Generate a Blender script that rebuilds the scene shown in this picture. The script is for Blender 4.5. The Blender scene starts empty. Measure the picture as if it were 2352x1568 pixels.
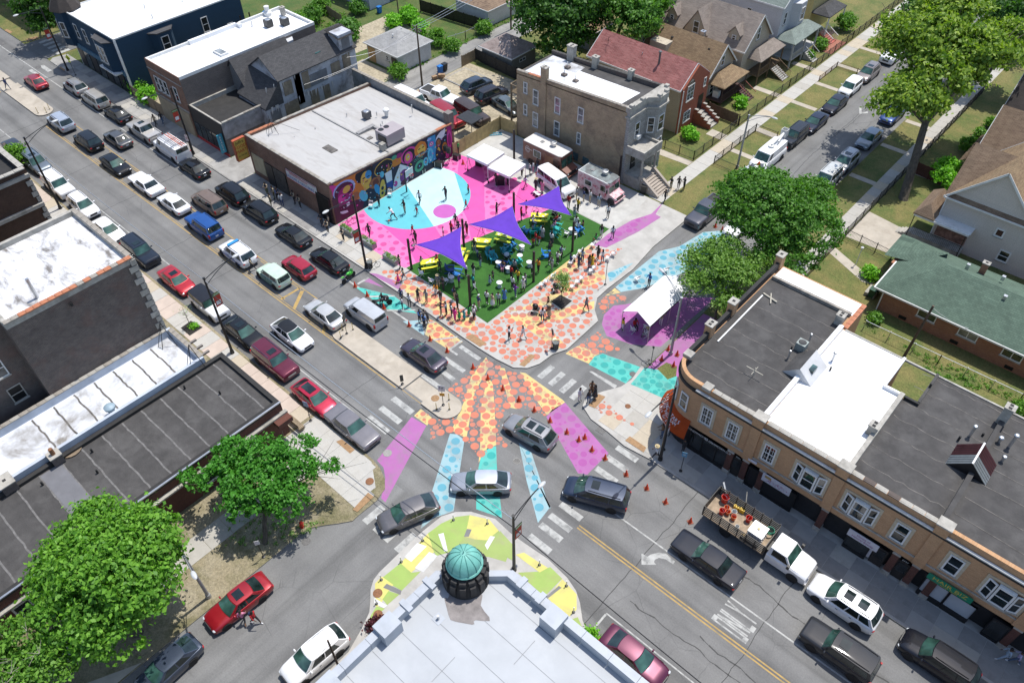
rg=range;en=enumerate
from math import cos,sin,hypot
import bpy,math,random,bmesh
import numpy as np
from mathutils import Vector,Matrix
def QL(s,n=2):
 a=[float(q)for q in s.split()]
 return[tuple(a[i:i+n])for i in rg(0,len(a),n)]
def QN(s):return[tuple(int(c)for c in q)for q in s.split()]
SC=bpy.context.scene
COL=SC.collection
R=random.Random(7)
U=R.uniform
PI=math.pi
rad=math.radians
CAM_H=52.
CF,CX,CY=1796.,1176.,784.
CA=np.array([[.7433917515629229,.6687959278881169,-.008983904968451492],[.4752511585916068,-.537615474801452,-.6964954684068984],[-.47064321939824544,.5134993749697091,-.7175049490701602]])
cam_d=bpy.data.cameras.new('camera')
cam_d.sensor_width=36.
cam_d.lens=CF/2352*36.
cam_d.clip_start=.5
cam_d.clip_end=1500
cam=bpy.data.objects.new('camera',cam_d)
COL.objects.link(cam)
cam.matrix_world=Matrix(((CA[0][0],-CA[1][0],-CA[2][0],0),(CA[0][1],-CA[1][1],-CA[2][1],0),(CA[0][2],-CA[1][2],-CA[2][2],CAM_H),(0,0,0,1)))
SC.camera=cam
SUN_EL=70.
W=bpy.data.worlds.new('World')
SC.world=W
W.use_nodes=True
wn=W.node_tree.nodes
bg=wn['Background']
sky=wn.new('ShaderNodeTexSky')
sky.sky_type='NISHITA'
sky.sun_disc=False
sky.sun_elevation=rad(SUN_EL)
sky.sun_rotation=.0
sky.altitude=200
sky.air_density=1.
sky.dust_density=1.2
W.node_tree.links.new(sky.outputs[0],bg.inputs[0])
bg.inputs[1].default_value=.15
sd=bpy.data.lights.new('sun','SUN')
sd.energy=3.9
sd.angle=rad(.55)
sd.color=(1.,.965,.91)
sun=bpy.data.objects.new('sun',sd)
COL.objects.link(sun)
sun.location=(0,60,120)
sun.rotation_euler=(rad(-(90-SUN_EL)),0,rad(-2))
SC.view_settings.view_transform='Standard'
SC.view_settings.look='None'
SC.view_settings.gamma=1
SC.view_settings.exposure=.36
SC.view_settings.use_curve_mapping=False
SC.render.engine='CYCLES'
SC.cycles.max_bounces=6
SC.cycles.transparent_max_bounces=8
def at(u,v,z=.0):
 w=CA.T@np.array([(u-CX)/CF,(v-CY)/CF,1.])
 t=(z-CAM_H)/w[2]
 return(float(w[0]*t),float(w[1]*t))
T=2.0909
FR={'00':(0,0,T),'10':(1000,0,T),'20':(2000,0,T),'30':(3000,0,T),'01':(0,650,T),'11':(1000,650,T),'21':(2000,650,T),'31':(3000,650,T),'02':(0,1300,T),'12':(1000,1300,T),'22':(2000,1300,T),'32':(3000,1300,T),'03':(0,1981,T),'13':(1000,1981,T),'23':(2000,1981,T),'33':(3000,1981,T),'A':(1600,850,3.36),'B':(2000,750,3.36),'C':(1500,1080,3.36),'D':(1850,1000,3.36),'E':(2200,950,3.36),'F':(1280,720,2.688),'G':(2350,500,2.9875),'H':(1900,550,2.9875),'Z':(3000,300,3.92),'Y':(2900,1900,3.92),'X':(3496,2331,3.92),'V':(2600,500,2.24),'P':(0,0,1.7415)}
FR['P']=(0,0,1/1.7415)
def fr(k,x,y,z=.0):
 ox,oy,s=FR[k]
 return at((ox+x/s)/1.7415,(oy+y/s)/1.7415,z)
def frs(k,*pts,z=.0):
 if isinstance(pts[0],str):pts=QL(pts[0])
 return[fr(k,x,y,z)for x,y in pts]
def inside(p,pgn):
 c=False
 x,y=p
 j=len(pgn)-1
 for i in rg(len(pgn)):
  xi,yi=pgn[i]
  xj,yj=pgn[j]
  if(yi>y)!=(yj>y)and x<(xj-xi)*(y-yi)/(yj-yi)+xi:
   c=not c
  j=i
 return c
def edge_dist(p,pgn):
 best=1e9
 for i in rg(len(pgn)):
  ax,ay=pgn[i-1]
  bx,by=pgn[i]
  dx,dy=bx-ax,by-ay
  L=dx*dx+dy*dy or 1e-9
  t=max(0,min(1,((p[0]-ax)*dx+(p[1]-ay)*dy)/L))
  best=min(best,hypot(p[0]-ax-t*dx,p[1]-ay-t*dy))
 return best
MATS={}
def srgb(h):
 if isinstance(h,str):
  c=[int(h[i:i+2],16)/255 for i in(0,2,4)]
  return tuple(x/12.92 if x<=.04045 else((x+.055)/1.055)**2.4 for x in c)
 return h
def lk(nt,a,b):
 nt.links.new(a,b)
def newmat(nam):
 m=bpy.data.materials.new(nam)
 m.use_nodes=True
 nt=m.node_tree
 p=nt.nodes['Principled BSDF']
 MATS[nam]=m
 return m,nt,p
def ramp(nt,fac,stops,interp='LINEAR'):
 r=nt.nodes.new('ShaderNodeValToRGB')
 r.color_ramp.interpolation=interp
 els=r.color_ramp.elements
 while len(els)<len(stops):
  els.new(.5)
 for e,(pos,c)in zip(els,stops):
  e.position=pos
  c=srgb(c)
  e.color=(c[0],c[1],c[2],1)
 lk(nt,fac,r.inputs[0])
 return r.outputs[0]
def coords(nt,sc=(1,1,1),loc=(0,0,0),wall=False):
 tc=nt.nodes.new('ShaderNodeTexCoord')
 out=tc.outputs['Object']
 if wall:
  g=nt.nodes.new('ShaderNodeNewGeometry')
  sx=nt.nodes.new('ShaderNodeSeparateXYZ')
  lk(nt,out,sx.inputs[0])
  sn=nt.nodes.new('ShaderNodeSeparateXYZ')
  lk(nt,g.outputs['True Normal'],sn.inputs[0])
  ab=nt.nodes.new('ShaderNodeMath')
  ab.operation='ABSOLUTE'
  lk(nt,sn.outputs[0],ab.inputs[0])
  gt=nt.nodes.new('ShaderNodeMath')
  gt.operation='GREATER_THAN'
  gt.inputs[1].default_value=.6
  lk(nt,ab.outputs[0],gt.inputs[0])
  mx=nt.nodes.new('ShaderNodeMix')
  lk(nt,gt.outputs[0],mx.inputs[0])
  lk(nt,sx.outputs[0],mx.inputs[2])
  lk(nt,sx.outputs[1],mx.inputs[3])
  cb=nt.nodes.new('ShaderNodeCombineXYZ')
  lk(nt,mx.outputs[0],cb.inputs[0])
  lk(nt,sx.outputs[2],cb.inputs[1])
  out=cb.outputs[0]
 mp=nt.nodes.new('ShaderNodeMapping')
 mp.inputs['Scale'].default_value=sc
 mp.inputs['Location'].default_value=loc
 lk(nt,out,mp.inputs[0])
 return mp.outputs[0]
def noise(nt,vec,scale,detail=4,rough=.55,dist=.0):
 n=nt.nodes.new('ShaderNodeTexNoise')
 n.inputs['Scale'].default_value=scale
 n.inputs['Detail'].default_value=detail
 n.inputs['Roughness'].default_value=rough
 n.inputs['Distortion'].default_value=dist
 lk(nt,vec,n.inputs['Vector'])
 return n.outputs['Fac']
def mix(nt,fac,a,b,mode='MIX'):
 m=nt.nodes.new('ShaderNodeMix')
 m.data_type='RGBA'
 m.blend_type=mode
 for v,s in((fac,m.inputs[0]),(a,m.inputs[6]),(b,m.inputs[7])):
  if hasattr(v,'is_linked'):
   lk(nt,v,s)
  elif isinstance(v,(int,float)):
   s.default_value=v
  else:
   v=srgb(v)
   s.default_value=(v[0],v[1],v[2],1)
 return m.outputs[2]
def bump(nt,p,h,strength=.3,dist=.05):
 b=nt.nodes.new('ShaderNodeBump')
 b.inputs['Strength'].default_value=strength
 b.inputs['Distance'].default_value=dist
 lk(nt,h,b.inputs['Height'])
 lk(nt,b.outputs[0],p.inputs['Normal'])
def mk(nam,col,rough=.8,var=.2,scale=1.5,met=.0,bmp=.0,coat=.0,spec=None,dirt=None,dscale=.4,damt=.5,aniso=(1,1,1)):
 if nam in MATS:
  return MATS[nam]
 m,nt,p=newmat(nam)
 c=srgb(col)
 v=coords(nt,aniso)
 n=noise(nt,v,scale,5,.6)
 lo=tuple(x*(1-var)for x in c)
 hi=tuple(min(1,x*(1+var))for x in c)
 out=ramp(nt,n,[(.3,lo),(.7,hi)])
 if dirt is not None:
  n2=noise(nt,v,dscale,7,.65,.3)
  f=ramp(nt,n2,[(.5-.02,(0,0,0)),(.66,(damt,)*3)])
  out=mix(nt,f,out,dirt)
 lk(nt,out,p.inputs['Base Color'])
 p.inputs['Roughness'].default_value=rough
 p.inputs['Metallic'].default_value=met
 p.inputs['Coat Weight'].default_value=coat
 p.inputs['Coat Roughness'].default_value=.04
 if spec is not None:
  p.inputs['Specular IOR Level'].default_value=spec
 if bmp:
  bump(nt,p,noise(nt,v,scale*6,4,.6),bmp)
 return m
def flat(col,rough=.6,met=.0,coat=.0):
 c=srgb(col)
 key='paint_%02x%02x%02x_%d_%d_%d'%(int(c[0]**.4545*255),int(c[1]**.4545*255),int(c[2]**.4545*255),rough*100,met*100,coat*100)
 return mk(key,c,rough,.07,3.,met,0,coat)
def glass_mat(nam,col=(.012,.02,.022),rough=.03):
 if nam in MATS:
  return MATS[nam]
 m,nt,p=newmat(nam)
 v=coords(nt)
 lk(nt,ramp(nt,noise(nt,v,.9,2),[(.35,tuple(x*.5 for x in col)),(.7,tuple(x*2 for x in col))]),p.inputs['Base Color'])
 p.inputs['Roughness'].default_value=rough
 p.inputs['Specular IOR Level'].default_value=.8
 return m
def brk(nam,a,b,mortar,sx=1.,rowh=.075,bw=.21,blot=None,bscale=.35,bamt=.6,wall=True,bmp=.4,patch=.25):
 if nam in MATS:
  return MATS[nam]
 m,nt,p=newmat(nam)
 v=coords(nt,wall=wall)
 t=nt.nodes.new('ShaderNodeTexBrick')
 t.inputs['Scale'].default_value=1.
 t.inputs['Brick Width'].default_value=bw
 t.inputs['Row Height'].default_value=rowh
 t.inputs['Mortar Size'].default_value=.008*sx
 t.inputs['Bias'].default_value=.0
 for i,c in((1,a),(2,b),(3,mortar)):
  c=srgb(c)
  t.inputs[i].default_value=(c[0],c[1],c[2],1)
 lk(nt,v,t.inputs['Vector'])
 out=t.outputs[0]
 n=noise(nt,v,1.1,6,.7)
 out=mix(nt,1.,out,ramp(nt,n,[(.3,(1-patch,)*3),(.7,(1+patch*.6,)*3)]),'MULTIPLY')
 n4=noise(nt,v,14,3,.8)
 out=mix(nt,1.,out,ramp(nt,n4,[(.3,(.75,)*3),(.7,(1.2,)*3)]),'MULTIPLY')
 if blot is not None:
  n2=noise(nt,v,bscale,7,.7,.2)
  out=mix(nt,ramp(nt,n2,[(.5,(0,0,0)),(.64,(bamt,)*3)]),out,blot)
 lk(nt,out,p.inputs['Base Color'])
 p.inputs['Roughness'].default_value=.9
 bump(nt,p,t.outputs['Fac'],-bmp,.01)
 return m
def shingle(nam,a,b,c3,row=.16,w=.35,wall=False):
 if nam in MATS:
  return MATS[nam]
 m,nt,p=newmat(nam)
 g=nt.nodes.new('ShaderNodeNewGeometry')
 tc=nt.nodes.new('ShaderNodeTexCoord')
 sx=nt.nodes.new('ShaderNodeSeparateXYZ')
 lk(nt,tc.outputs['Object'],sx.inputs[0])
 sn=nt.nodes.new('ShaderNodeSeparateXYZ')
 lk(nt,g.outputs['True Normal'],sn.inputs[0])
 def mth(op,a_,b_=None):
  q=nt.nodes.new('ShaderNodeMath')
  q.operation=op
  for i,s in en((a_,b_)):
   if s is None:
    continue
   if isinstance(s,(int,float)):
    q.inputs[i].default_value=s
   else:
    lk(nt,s,q.inputs[i])
  return q.outputs[0]
 ax=mth('ABSOLUTE',sn.outputs[0])
 ay=mth('ABSOLUTE',sn.outputs[1])
 usex=mth('GREATER_THAN',ax,ay)
 mx=nt.nodes.new('ShaderNodeMix')
 lk(nt,usex,mx.inputs[0])
 lk(nt,sx.outputs[0],mx.inputs[2])
 lk(nt,sx.outputs[1],mx.inputs[3])
 cb=nt.nodes.new('ShaderNodeCombineXYZ')
 lk(nt,mx.outputs[0],cb.inputs[0])
 lk(nt,mth('MULTIPLY',sx.outputs[2],1.9),cb.inputs[1])
 t=nt.nodes.new('ShaderNodeTexBrick')
 t.inputs['Scale'].default_value=1.
 t.inputs['Brick Width'].default_value=w
 t.inputs['Row Height'].default_value=row
 t.inputs['Mortar Size'].default_value=.012
 for i,c in((1,a),(2,b),(3,c3)):
  c=srgb(c)
  t.inputs[i].default_value=(c[0],c[1],c[2],1)
 lk(nt,cb.outputs[0],t.inputs['Vector'])
 n=noise(nt,tc.outputs['Object'],.8,6,.7)
 out=mix(nt,1.,t.outputs[0],ramp(nt,n,[(.3,(.8,)*3),(.7,(1.18,)*3)]),'MULTIPLY')
 lk(nt,out,p.inputs['Base Color'])
 p.inputs['Roughness'].default_value=.92
 bump(nt,p,t.outputs['Fac'],-.6,.02)
 return m
def asphalt_mat(nam,base,along=0,crack=.5,tint=(1,1,1)):
 m,nt,p=newmat(nam)
 v=coords(nt)
 b=base
 n=noise(nt,v,.22,6,.62)
 out=ramp(nt,n,[(.3,(b*.8*tint[0],b*.8*tint[1],b*.8*tint[2])),(.7,(b*1.22*tint[0],b*1.22*tint[1],b*1.2*tint[2]))])
 st=coords(nt,(.035,.9,1)if along==0 else(.9,.035,1))
 n2=noise(nt,st,1.,4,.5)
 out=mix(nt,1.,out,ramp(nt,n2,[(.32,(.72,)*3),(.5,(1,)*3),(.72,(1.16,)*3)]),'MULTIPLY')
 n3=noise(nt,v,9,5,.8)
 out=mix(nt,1.,out,ramp(nt,n3,[(.3,(.8,)*3),(.72,(1.2,)*3)]),'MULTIPLY')
 vo=nt.nodes.new('ShaderNodeTexVoronoi')
 vo.feature='DISTANCE_TO_EDGE'
 vo.inputs['Scale'].default_value=.33
 dn=nt.nodes.new('ShaderNodeTexNoise')
 dn.inputs['Scale'].default_value=1.3
 dn.inputs['Detail'].default_value=6
 lk(nt,v,dn.inputs['Vector'])
 dv=mix(nt,.18,v,dn.outputs['Color'],'ADD')
 lk(nt,dv,vo.inputs['Vector'])
 line=ramp(nt,vo.outputs['Distance'],[(.0,(1,1,1)),(.012,(0,0,0))])
 mask=ramp(nt,noise(nt,v,.12,3),[(.48,(0,0,0)),(.6,(crack,)*3)])
 out=mix(nt,mix(nt,1.,line,mask,'MULTIPLY'),out,(b*.3,)*3)
 lk(nt,out,p.inputs['Base Color'])
 p.inputs['Roughness'].default_value=.88
 bump(nt,p,n3,.25,.01)
 return m
def grass_mat(nam,green,dry,dirt,bal=.5,dirtpos=.7):
 m,nt,p=newmat(nam)
 v=coords(nt)
 n=noise(nt,v,.3,6,.7,.3)
 out=ramp(nt,n,[(bal-.14,green),(bal+.14,dry)])
 n2=noise(nt,v,.18,6,.7)
 out=mix(nt,ramp(nt,n2,[(dirtpos-.1,(0,0,0)),(dirtpos,(.8,)*3)]),out,dirt)
 n3=noise(nt,v,7,5,.8)
 out=mix(nt,1.,out,ramp(nt,n3,[(.3,(.55,)*3),(.7,(1.45,)*3)]),'MULTIPLY')
 lk(nt,out,p.inputs['Base Color'])
 p.inputs['Roughness'].default_value=.95
 bump(nt,p,n3,.8,.06)
 return m
def leaf_mat(nam,dark,light,trans=.35):
 m,nt,p=newmat(nam)
 g=nt.nodes.new('ShaderNodeNewGeometry')
 out=ramp(nt,g.outputs['Random Per Island'],[(.0,dark),(1.,light)])
 lk(nt,out,p.inputs['Base Color'])
 p.inputs['Roughness'].default_value=.55
 p.inputs['Specular IOR Level'].default_value=.35
 tr=nt.nodes.new('ShaderNodeBsdfTranslucent')
 lk(nt,mix(nt,1.,out,(1.3,1.5,.5),'MULTIPLY'),tr.inputs[0])
 ms=nt.nodes.new('ShaderNodeMixShader')
 ms.inputs[0].default_value=trans
 lk(nt,p.outputs[0],ms.inputs[1])
 lk(nt,tr.outputs[0],ms.inputs[2])
 lk(nt,ms.outputs[0],nt.nodes['Material Output'].inputs[0])
 return m
def car_paint(col,met=.35):
 c=srgb(col)
 key='car_paint_%02x%02x%02x'%tuple(int(max(0,x)**.4545*255)for x in c)
 if key in MATS:
  return MATS[key]
 m,nt,p=newmat(key)
 v=coords(nt)
 lk(nt,ramp(nt,noise(nt,v,1.3,5),[(.3,tuple(x*.9 for x in c)),(.7,tuple(min(1,x*1.08+.003)for x in c))]),p.inputs['Base Color'])
 dark=max(c)<.06
 p.inputs['Metallic'].default_value=.0 if dark else met
 p.inputs['Specular IOR Level'].default_value=.1 if dark else .4
 p.inputs['Roughness'].default_value=.5 if dark else .36
 p.inputs['Coat Weight'].default_value=.85 if dark else .9
 p.inputs['Coat Roughness'].default_value=.03
 return m
class MB:
 def __init__(s):
  s.v,s.f,s.m=[],[],[]
  s.X=Matrix.Identity(4)
  s.k=0
 def add(s,vs,fs,k=None):
  n=len(s.v)
  s.v+=[tuple(s.X@Vector(p))for p in vs]
  s.f+=[tuple(i+n for i in f)for f in fs]
  s.m+=[s.k if k is None else k]*len(fs)
  return s
 def box(s,x0,x1,y0,y1,z0,z1,k=None):
  return s.add([(x0,y0,z0),(x1,y0,z0),(x1,y1,z0),(x0,y1,z0),(x0,y0,z1),(x1,y0,z1),(x1,y1,z1),(x0,y1,z1)],QN('0321 4567 0154 1265 2376 3047'),k)
 def bar(s,a,b,w,h=None,k=None):
  a,b=Vector(a),Vector(b)
  h=h or w
  d=(b-a).normalized()
  up=Vector((0,0,1))if abs(d.z)<.95 else Vector((1,0,0))
  r=d.cross(up).normalized()*(w/2)
  u=r.cross(d).normalized()*(h/2)
  vs=[a-r-u,a+r-u,a+r+u,a-r+u,b-r-u,b+r-u,b+r+u,b-r+u]
  return s.add([tuple(p)for p in vs],QN('0123 7654 1045 2156 3267 0374'),k)
 def tube(s,pts,r,n=8,k=None,cap=True):
  pts=[Vector(p)for p in pts]
  rs=r if isinstance(r,(list,tuple))else[r]*len(pts)
  vs,fs=[],[]
  for i,p in en(pts):
   d=(pts[min(i+1,len(pts)-1)]-pts[max(i-1,0)])
   d=d.normalized()if d.length>1e-9 else Vector((0,0,1))
   up=Vector((0,0,1))if abs(d.z)<.9 else Vector((1,0,0))
   a=d.cross(up).normalized()
   b=d.cross(a).normalized()
   for j in rg(n):
    t=2*PI*j/n
    vs.append(tuple(p+(a*cos(t)+b*sin(t))*rs[i]))
  for i in rg(len(pts)-1):
   for j in rg(n):
    j2=(j+1)%n
    fs.append((i*n+j,(i+1)*n+j,(i+1)*n+j2,i*n+j2))
  if cap:
   fs.append(tuple(rg(n)))
   fs.append(tuple((len(pts)-1)*n+j for j in reversed(rg(n))))
  return s.add(vs,fs,k)
 def lathe(s,prof,n=16,c=(0,0,0),k=None,cap=True):
  vs,fs=[],[]
  for r,z in prof:
   for j in rg(n):
    t=2*PI*j/n
    vs.append((c[0]+r*cos(t),c[1]+r*sin(t),c[2]+z))
  for i in rg(len(prof)-1):
   for j in rg(n):
    j2=(j+1)%n
    fs.append((i*n+j,i*n+j2,(i+1)*n+j2,(i+1)*n+j))
  if cap:
   fs.append(tuple(reversed(rg(n))))
   fs.append(tuple((len(prof)-1)*n+j for j in rg(n)))
  return s.add(vs,fs,k)
 def prism(s,pgn,z0,z1,k=None,kt=None):
  n=len(pgn)
  ar=sum(pgn[i-1][0]*pgn[i][1]-pgn[i][0]*pgn[i-1][1]for i in rg(n))
  if ar<0:
   pgn=pgn[::-1]
  vs=[(x,y,z0)for x,y in pgn]+[(x,y,z1)for x,y in pgn]
  s.add(vs,[(i,(i+1)%n,n+(i+1)%n,n+i)for i in rg(n)],k)
  s.add([(x,y,z1)for x,y in pgn],[tuple(rg(n))],kt if kt is not None else k)
  return s
 def sheet(s,pgn,z,k=None):
  n=len(pgn)
  ar=sum(pgn[i-1][0]*pgn[i][1]-pgn[i][0]*pgn[i-1][1]for i in rg(n))
  if ar<0:
   pgn=pgn[::-1]
  return s.add([(x,y,z)for x,y in pgn],[tuple(rg(n))],k)
 def grid(s,P,k=None,flip=False):
  ni,nj=len(P),len(P[0])
  vs=[tuple(p)for row in P for p in row]
  fs=[]
  for i in rg(ni-1):
   for j in rg(nj-1):
    q=(i*nj+j,i*nj+j+1,(i+1)*nj+j+1,(i+1)*nj+j)
    fs.append(q[::-1]if flip else q)
  return s.add(vs,fs,k)
 def disc(s,c,r,z,n=14,k=None,ph=.0):
  return s.add([(c[0]+r*cos(2*PI*j/n+ph),c[1]+r*sin(2*PI*j/n+ph),z)for j in rg(n)],[tuple(rg(n))],k)
 def blob(s,c,r,n=8,m=5,k=None):
  r=r if isinstance(r,(list,tuple))else(r,r,r)
  vs=[(c[0],c[1],c[2]-r[2])]
  for i in rg(1,m):
   a=-PI/2+PI*i/m
   for j in rg(n):
    t=2*PI*j/n
    vs.append((c[0]+r[0]*cos(a)*cos(t),c[1]+r[1]*cos(a)*sin(t),c[2]+r[2]*sin(a)))
  vs.append((c[0],c[1],c[2]+r[2]))
  fs=[(0,1+(j+1)%n,1+j)for j in rg(n)]
  for i in rg(m-2):
   for j in rg(n):
    a,b=1+i*n+j,1+i*n+(j+1)%n
    fs.append((a,b,b+n,a+n))
  t=len(vs)-1
  fs+=[(t,1+(m-2)*n+j,1+(m-2)*n+(j+1)%n)for j in rg(n)]
  return s.add(vs,fs,k)
 def mesh(s,nam,smo=False):
  me=bpy.data.meshes.new(nam)
  me.from_pydata(s.v,[],s.f)
  if any(s.m):
   me.polygons.foreach_set('material_index',s.m)
  if smo:
   me.polygons.foreach_set('use_smooth',[True]*len(s.f))
   if smo!=2:
    try:
     me.set_sharp_from_angle(angle=rad(38))
    except Exception:
     pass
  me.update()
  return me
 def build(s,nam,mats,prnt=None,smo=False,**kw):
  me=s.mesh(nam,smo)
  mats=mats if isinstance(mats,(list,tuple))else[mats]
  for m in mats:
   me.materials.append(m)
  return link(nam,me,prnt,**kw)
def tag(o,lab=None,cat=None,grp=None,knd=None):
 if lab:o['label']=lab
 if cat:o['category']=cat
 if grp:o['group']=grp
 if knd:o['kind']=knd
 return o
def link(nam,me,prnt=None,lab=None,cat=None,grp=None,knd=None,loc=None,rz=None,M=None):
 o=bpy.data.objects.new(nam,me)
 COL.objects.link(o)
 if prnt is not None:
  o.parent=prnt
  if loc is None and not prnt.get('_local'):
   o.matrix_parent_inverse=PINV.get(prnt.name,Matrix.Identity(4))
 if M is not None:
  o.matrix_basis=M
 if loc is not None:
  o.location=loc
 if rz is not None:
  o.rotation_euler=(0,0,rz)
 tag(o,lab,cat,grp,knd)
 return o
PINV={}
def thg(nam,lab,cat,loc=(0,0,0),rz=0,grp=None,knd=None,loc_=False):
 o=bpy.data.objects.new(nam,None)
 COL.objects.link(o)
 o.empty_display_size=.3
 o.location=(loc[0],loc[1],loc[2]if len(loc)>2 else 0)
 o.rotation_euler=(0,0,rz)
 if loc_:
  o['_local']=1
 else:
  PINV[o.name]=Matrix.Translation(Vector(o.location)).inverted()
 return tag(o,lab,cat,grp,knd)
def copy_tree(o,prnt=None,lab=None,grp=None):
 c=o.copy()
 COL.objects.link(c)
 if prnt is not None:
  c.parent=prnt
 for ch in KIDS.get(o.as_pointer(),[]):
  k=copy_tree(ch,c)
  KIDS.setdefault(c.as_pointer(),[]).append(k)
 if lab:c['label']=lab
 if grp:c['group']=grp
 return c
KIDS={}
def seal(root):
 def walk(o):
  for ch in list(o.children):
   KIDS.setdefault(o.as_pointer(),[]).append(ch)
   walk(ch)
 walk(root)
 return root
ASPH=asphalt_mat('asphalt_avenue',.155,0,.5,(1,.99,.97))
ASPH2=asphalt_mat('asphalt_side_street',.16,1,.5,(1,.99,.97))
ALLEY=asphalt_mat('alley_concrete',.24,1,.8,(1,.97,.92))
CONC=mk('concrete_pavement',(.40,.385,.355),.85,.13,.7,bmp=.1,dirt=(.2,.185,.16),dscale=.5,damt=.35)
CONC2=mk('concrete_warm',(.40,.355,.29),.85,.13,.9,bmp=.1,dirt=(.24,.2,.15),dscale=.6,damt=.4)
CONC3=mk('concrete_old',(.30,.29,.27),.88,.15,.8,bmp=.15,dirt=(.13,.12,.11),dscale=.5,damt=.5)
KERB=mk('kerb_stone',(.33,.32,.29),.85,.2,1.2,dirt=(.12,.115,.1),dscale=1.2,damt=.6)
GRASS=grass_mat('parched_lawn',(.065,.105,.02),(.17,.15,.05),(.2,.165,.11),.47,.76)
GRASS2=grass_mat('green_lawn',(.05,.095,.017),(.12,.12,.035),(.2,.165,.11),.56,.8)
DIRTY=grass_mat('bare_parkway',(.09,.09,.03),(.26,.22,.14),(.3,.26,.18),.42,.6)
GRAVEL=mk('gravel_lot',(.36,.31,.22),.95,.3,3,bmp=.4,dirt=(.2,.17,.11),dscale=.6,damt=.6)
PALE=mk('pale_lot',(.44,.43,.40),.9,.12,1.2,bmp=.1,dirt=(.28,.27,.25),dscale=.3,damt=.5)
WHITEP=mk('road_paint_white',(.38,.38,.36),.8,.15,2,dirt=(.16,.16,.155),dscale=1.6,damt=.85)
YELP=mk('road_paint_yellow',(.38,.25,.08),.8,.15,2,dirt=(.2,.17,.1),dscale=1.6,damt=.7)
def paint(n,c,d=(.2,.19,.18),amt=.35):
 return mk(n,c,.75,.07,.8,dirt=d,dscale=.7,damt=amt)
PINKL=paint('court_paint_light_pink',(.66,.15,.37),amt=.05)
PINK=paint('court_paint_pink',(.60,.07,.30),amt=.05)
PINKD=paint('court_paint_dot_pink',(.50,.055,.24),amt=.05)
CYD=paint('court_paint_turquoise',(.09,.41,.47),amt=.05)
CYL=paint('court_paint_ice_blue',(.42,.62,.64),amt=.05)
PURC=paint('court_paint_purple',(.42,.09,.35),amt=.05)
YEL=paint('mural_paint_yellow',(.56,.43,.17),amt=.6)
ORA=paint('mural_paint_orange',(.50,.16,.095),amt=.55)
TEAL=paint('mural_paint_teal',(.07,.42,.36),amt=.4)
TEALD=paint('mural_paint_dark_teal',(.02,.30,.27),amt=.2)
LBL=paint('mural_paint_pale_blue',(.26,.40,.43),amt=.5)
LBLD=paint('mural_paint_blue',(.09,.30,.38),amt=.2)
PUR=paint('mural_paint_violet',(.34,.11,.30),amt=.45)
PURD=paint('mural_paint_deep_violet',(.32,.07,.27),amt=.15)
LIME=paint('mural_paint_lime',(.27,.38,.09),(.3,.3,.12),.5)
LIME2=paint('mural_paint_olive',(.27,.35,.10),(.3,.3,.16),.6)
YELC=paint('mural_paint_lemon',(.55,.50,.14),(.35,.32,.16),.5)
GREYP=paint('mural_paint_grey',(.16,.16,.155),amt=.2)
WHT=paint('mural_paint_white',(.6,.6,.58),amt=.4)
def structure(nam,mb,mats,z=0,lab=None):
 o=mb.build(nam,mats)
 return tag(o,lab,None,None,'structure')
g=MB();g.sheet(QL('-420 -200 300 -200 300 420 -420 420'),-.06)
GROUND=structure('ground',g,GRASS)
road=MB();road.prism(QL('-260 19.5 120 19.5 120 34.95 -260 34.95'),-.05,0)
ROAD=structure('avenue_road',road,ASPH)
m=MB();m.prism(QL('-32.3 34.95 -22.9 34.95 -22.9 260 -32.3 260'),-.05,0)
m.prism(QL('-32.6 19.5 -32.6 -40 -22.5 -40 -22.5 19.5'),-.05,0)
SIDE=structure('side_street',m,ASPH2)
m=MB();m.prism(QL('-129.5 34.95 -122.5 34.95 -122.5 200 -129.5 200'),-.05,0)
structure('far_side_street',m,ASPH2)
m=MB();m.prism(QL('-80.1 57.5 -75.3 58.5 -75.3 220 -80.1 220'),-.05,.02)
structure('alley',m,ALLEY)
m=MB();m.prism(QL('8 120 16 120 16 220 8 220'),-.05,.01)
structure('far_lane',m,ASPH2)
def block(nam,pgn,mat,top=.10,kerb=True,kmat=None):
 mb=MB()
 mb.k=0
 mb.prism(pgn,-.05,top,1,0)
 return structure(nam,mb,[mat,kmat or KERB])
def arc(c,r,a0,a1,n=8):
 return[(c[0]+r*cos(rad(a0+(a1-a0)*i/n)),c[1]+r*sin(rad(a0+(a1-a0)*i/n)))for i in rg(n+1)]
PLZ=[(-60.2,34.8),(-52.1,34.8)]+frs('11','1400 1200 1770 1460')+frs('12','1900 190 2060 290 2200 360')+frs('22','120 362 230 365 330 330 440 250')+frs('21','560 1568 700 1440 820 1330 792 1240 812 1140 900 1060 1110 900')+[(-32.2,57.1),(-32.2,64.),(-60.2,64.)]
PLAZA=block('plaza_pavement',PLZ,CONC,.12)
NW_SW=block('north_pavement',QL('-121.4 37.6 -121.9 35.6 -121.2 34.9 -60.2 34.8 -60.2 37.6'),CONC3,.10)
EASTC=[(-22.9,260),(-22.9,42.6)]+frs('22','1180 345 1100 460 1010 520 860 560 720 605 690 680 760 790 900 895 1040 1015 1260 1130')+[(120,34.75),(120,260)]
EAST=block('east_block_ground',EASTC,GRASS,.09)
mc=MB();mc.prism(EASTC[1:-2]+QL('60 34.76 60 38.25 -18. 38.25 -18. 42.6'),.02,.1,0)
structure('corner_apron',mc,CONC)
WEST=block('west_block_ground',QL('-32.3 64. -32.3 260 -75.3 260 -75.3 64.'),GRASS,.09)
ALOT=block('north_block_ground',QL('-121.9 37.6 -60.2 37.6 -60.2 57.9 -80.1 57.9 -80.1 260 -121.9 260'),GRASS2,.08)
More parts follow.
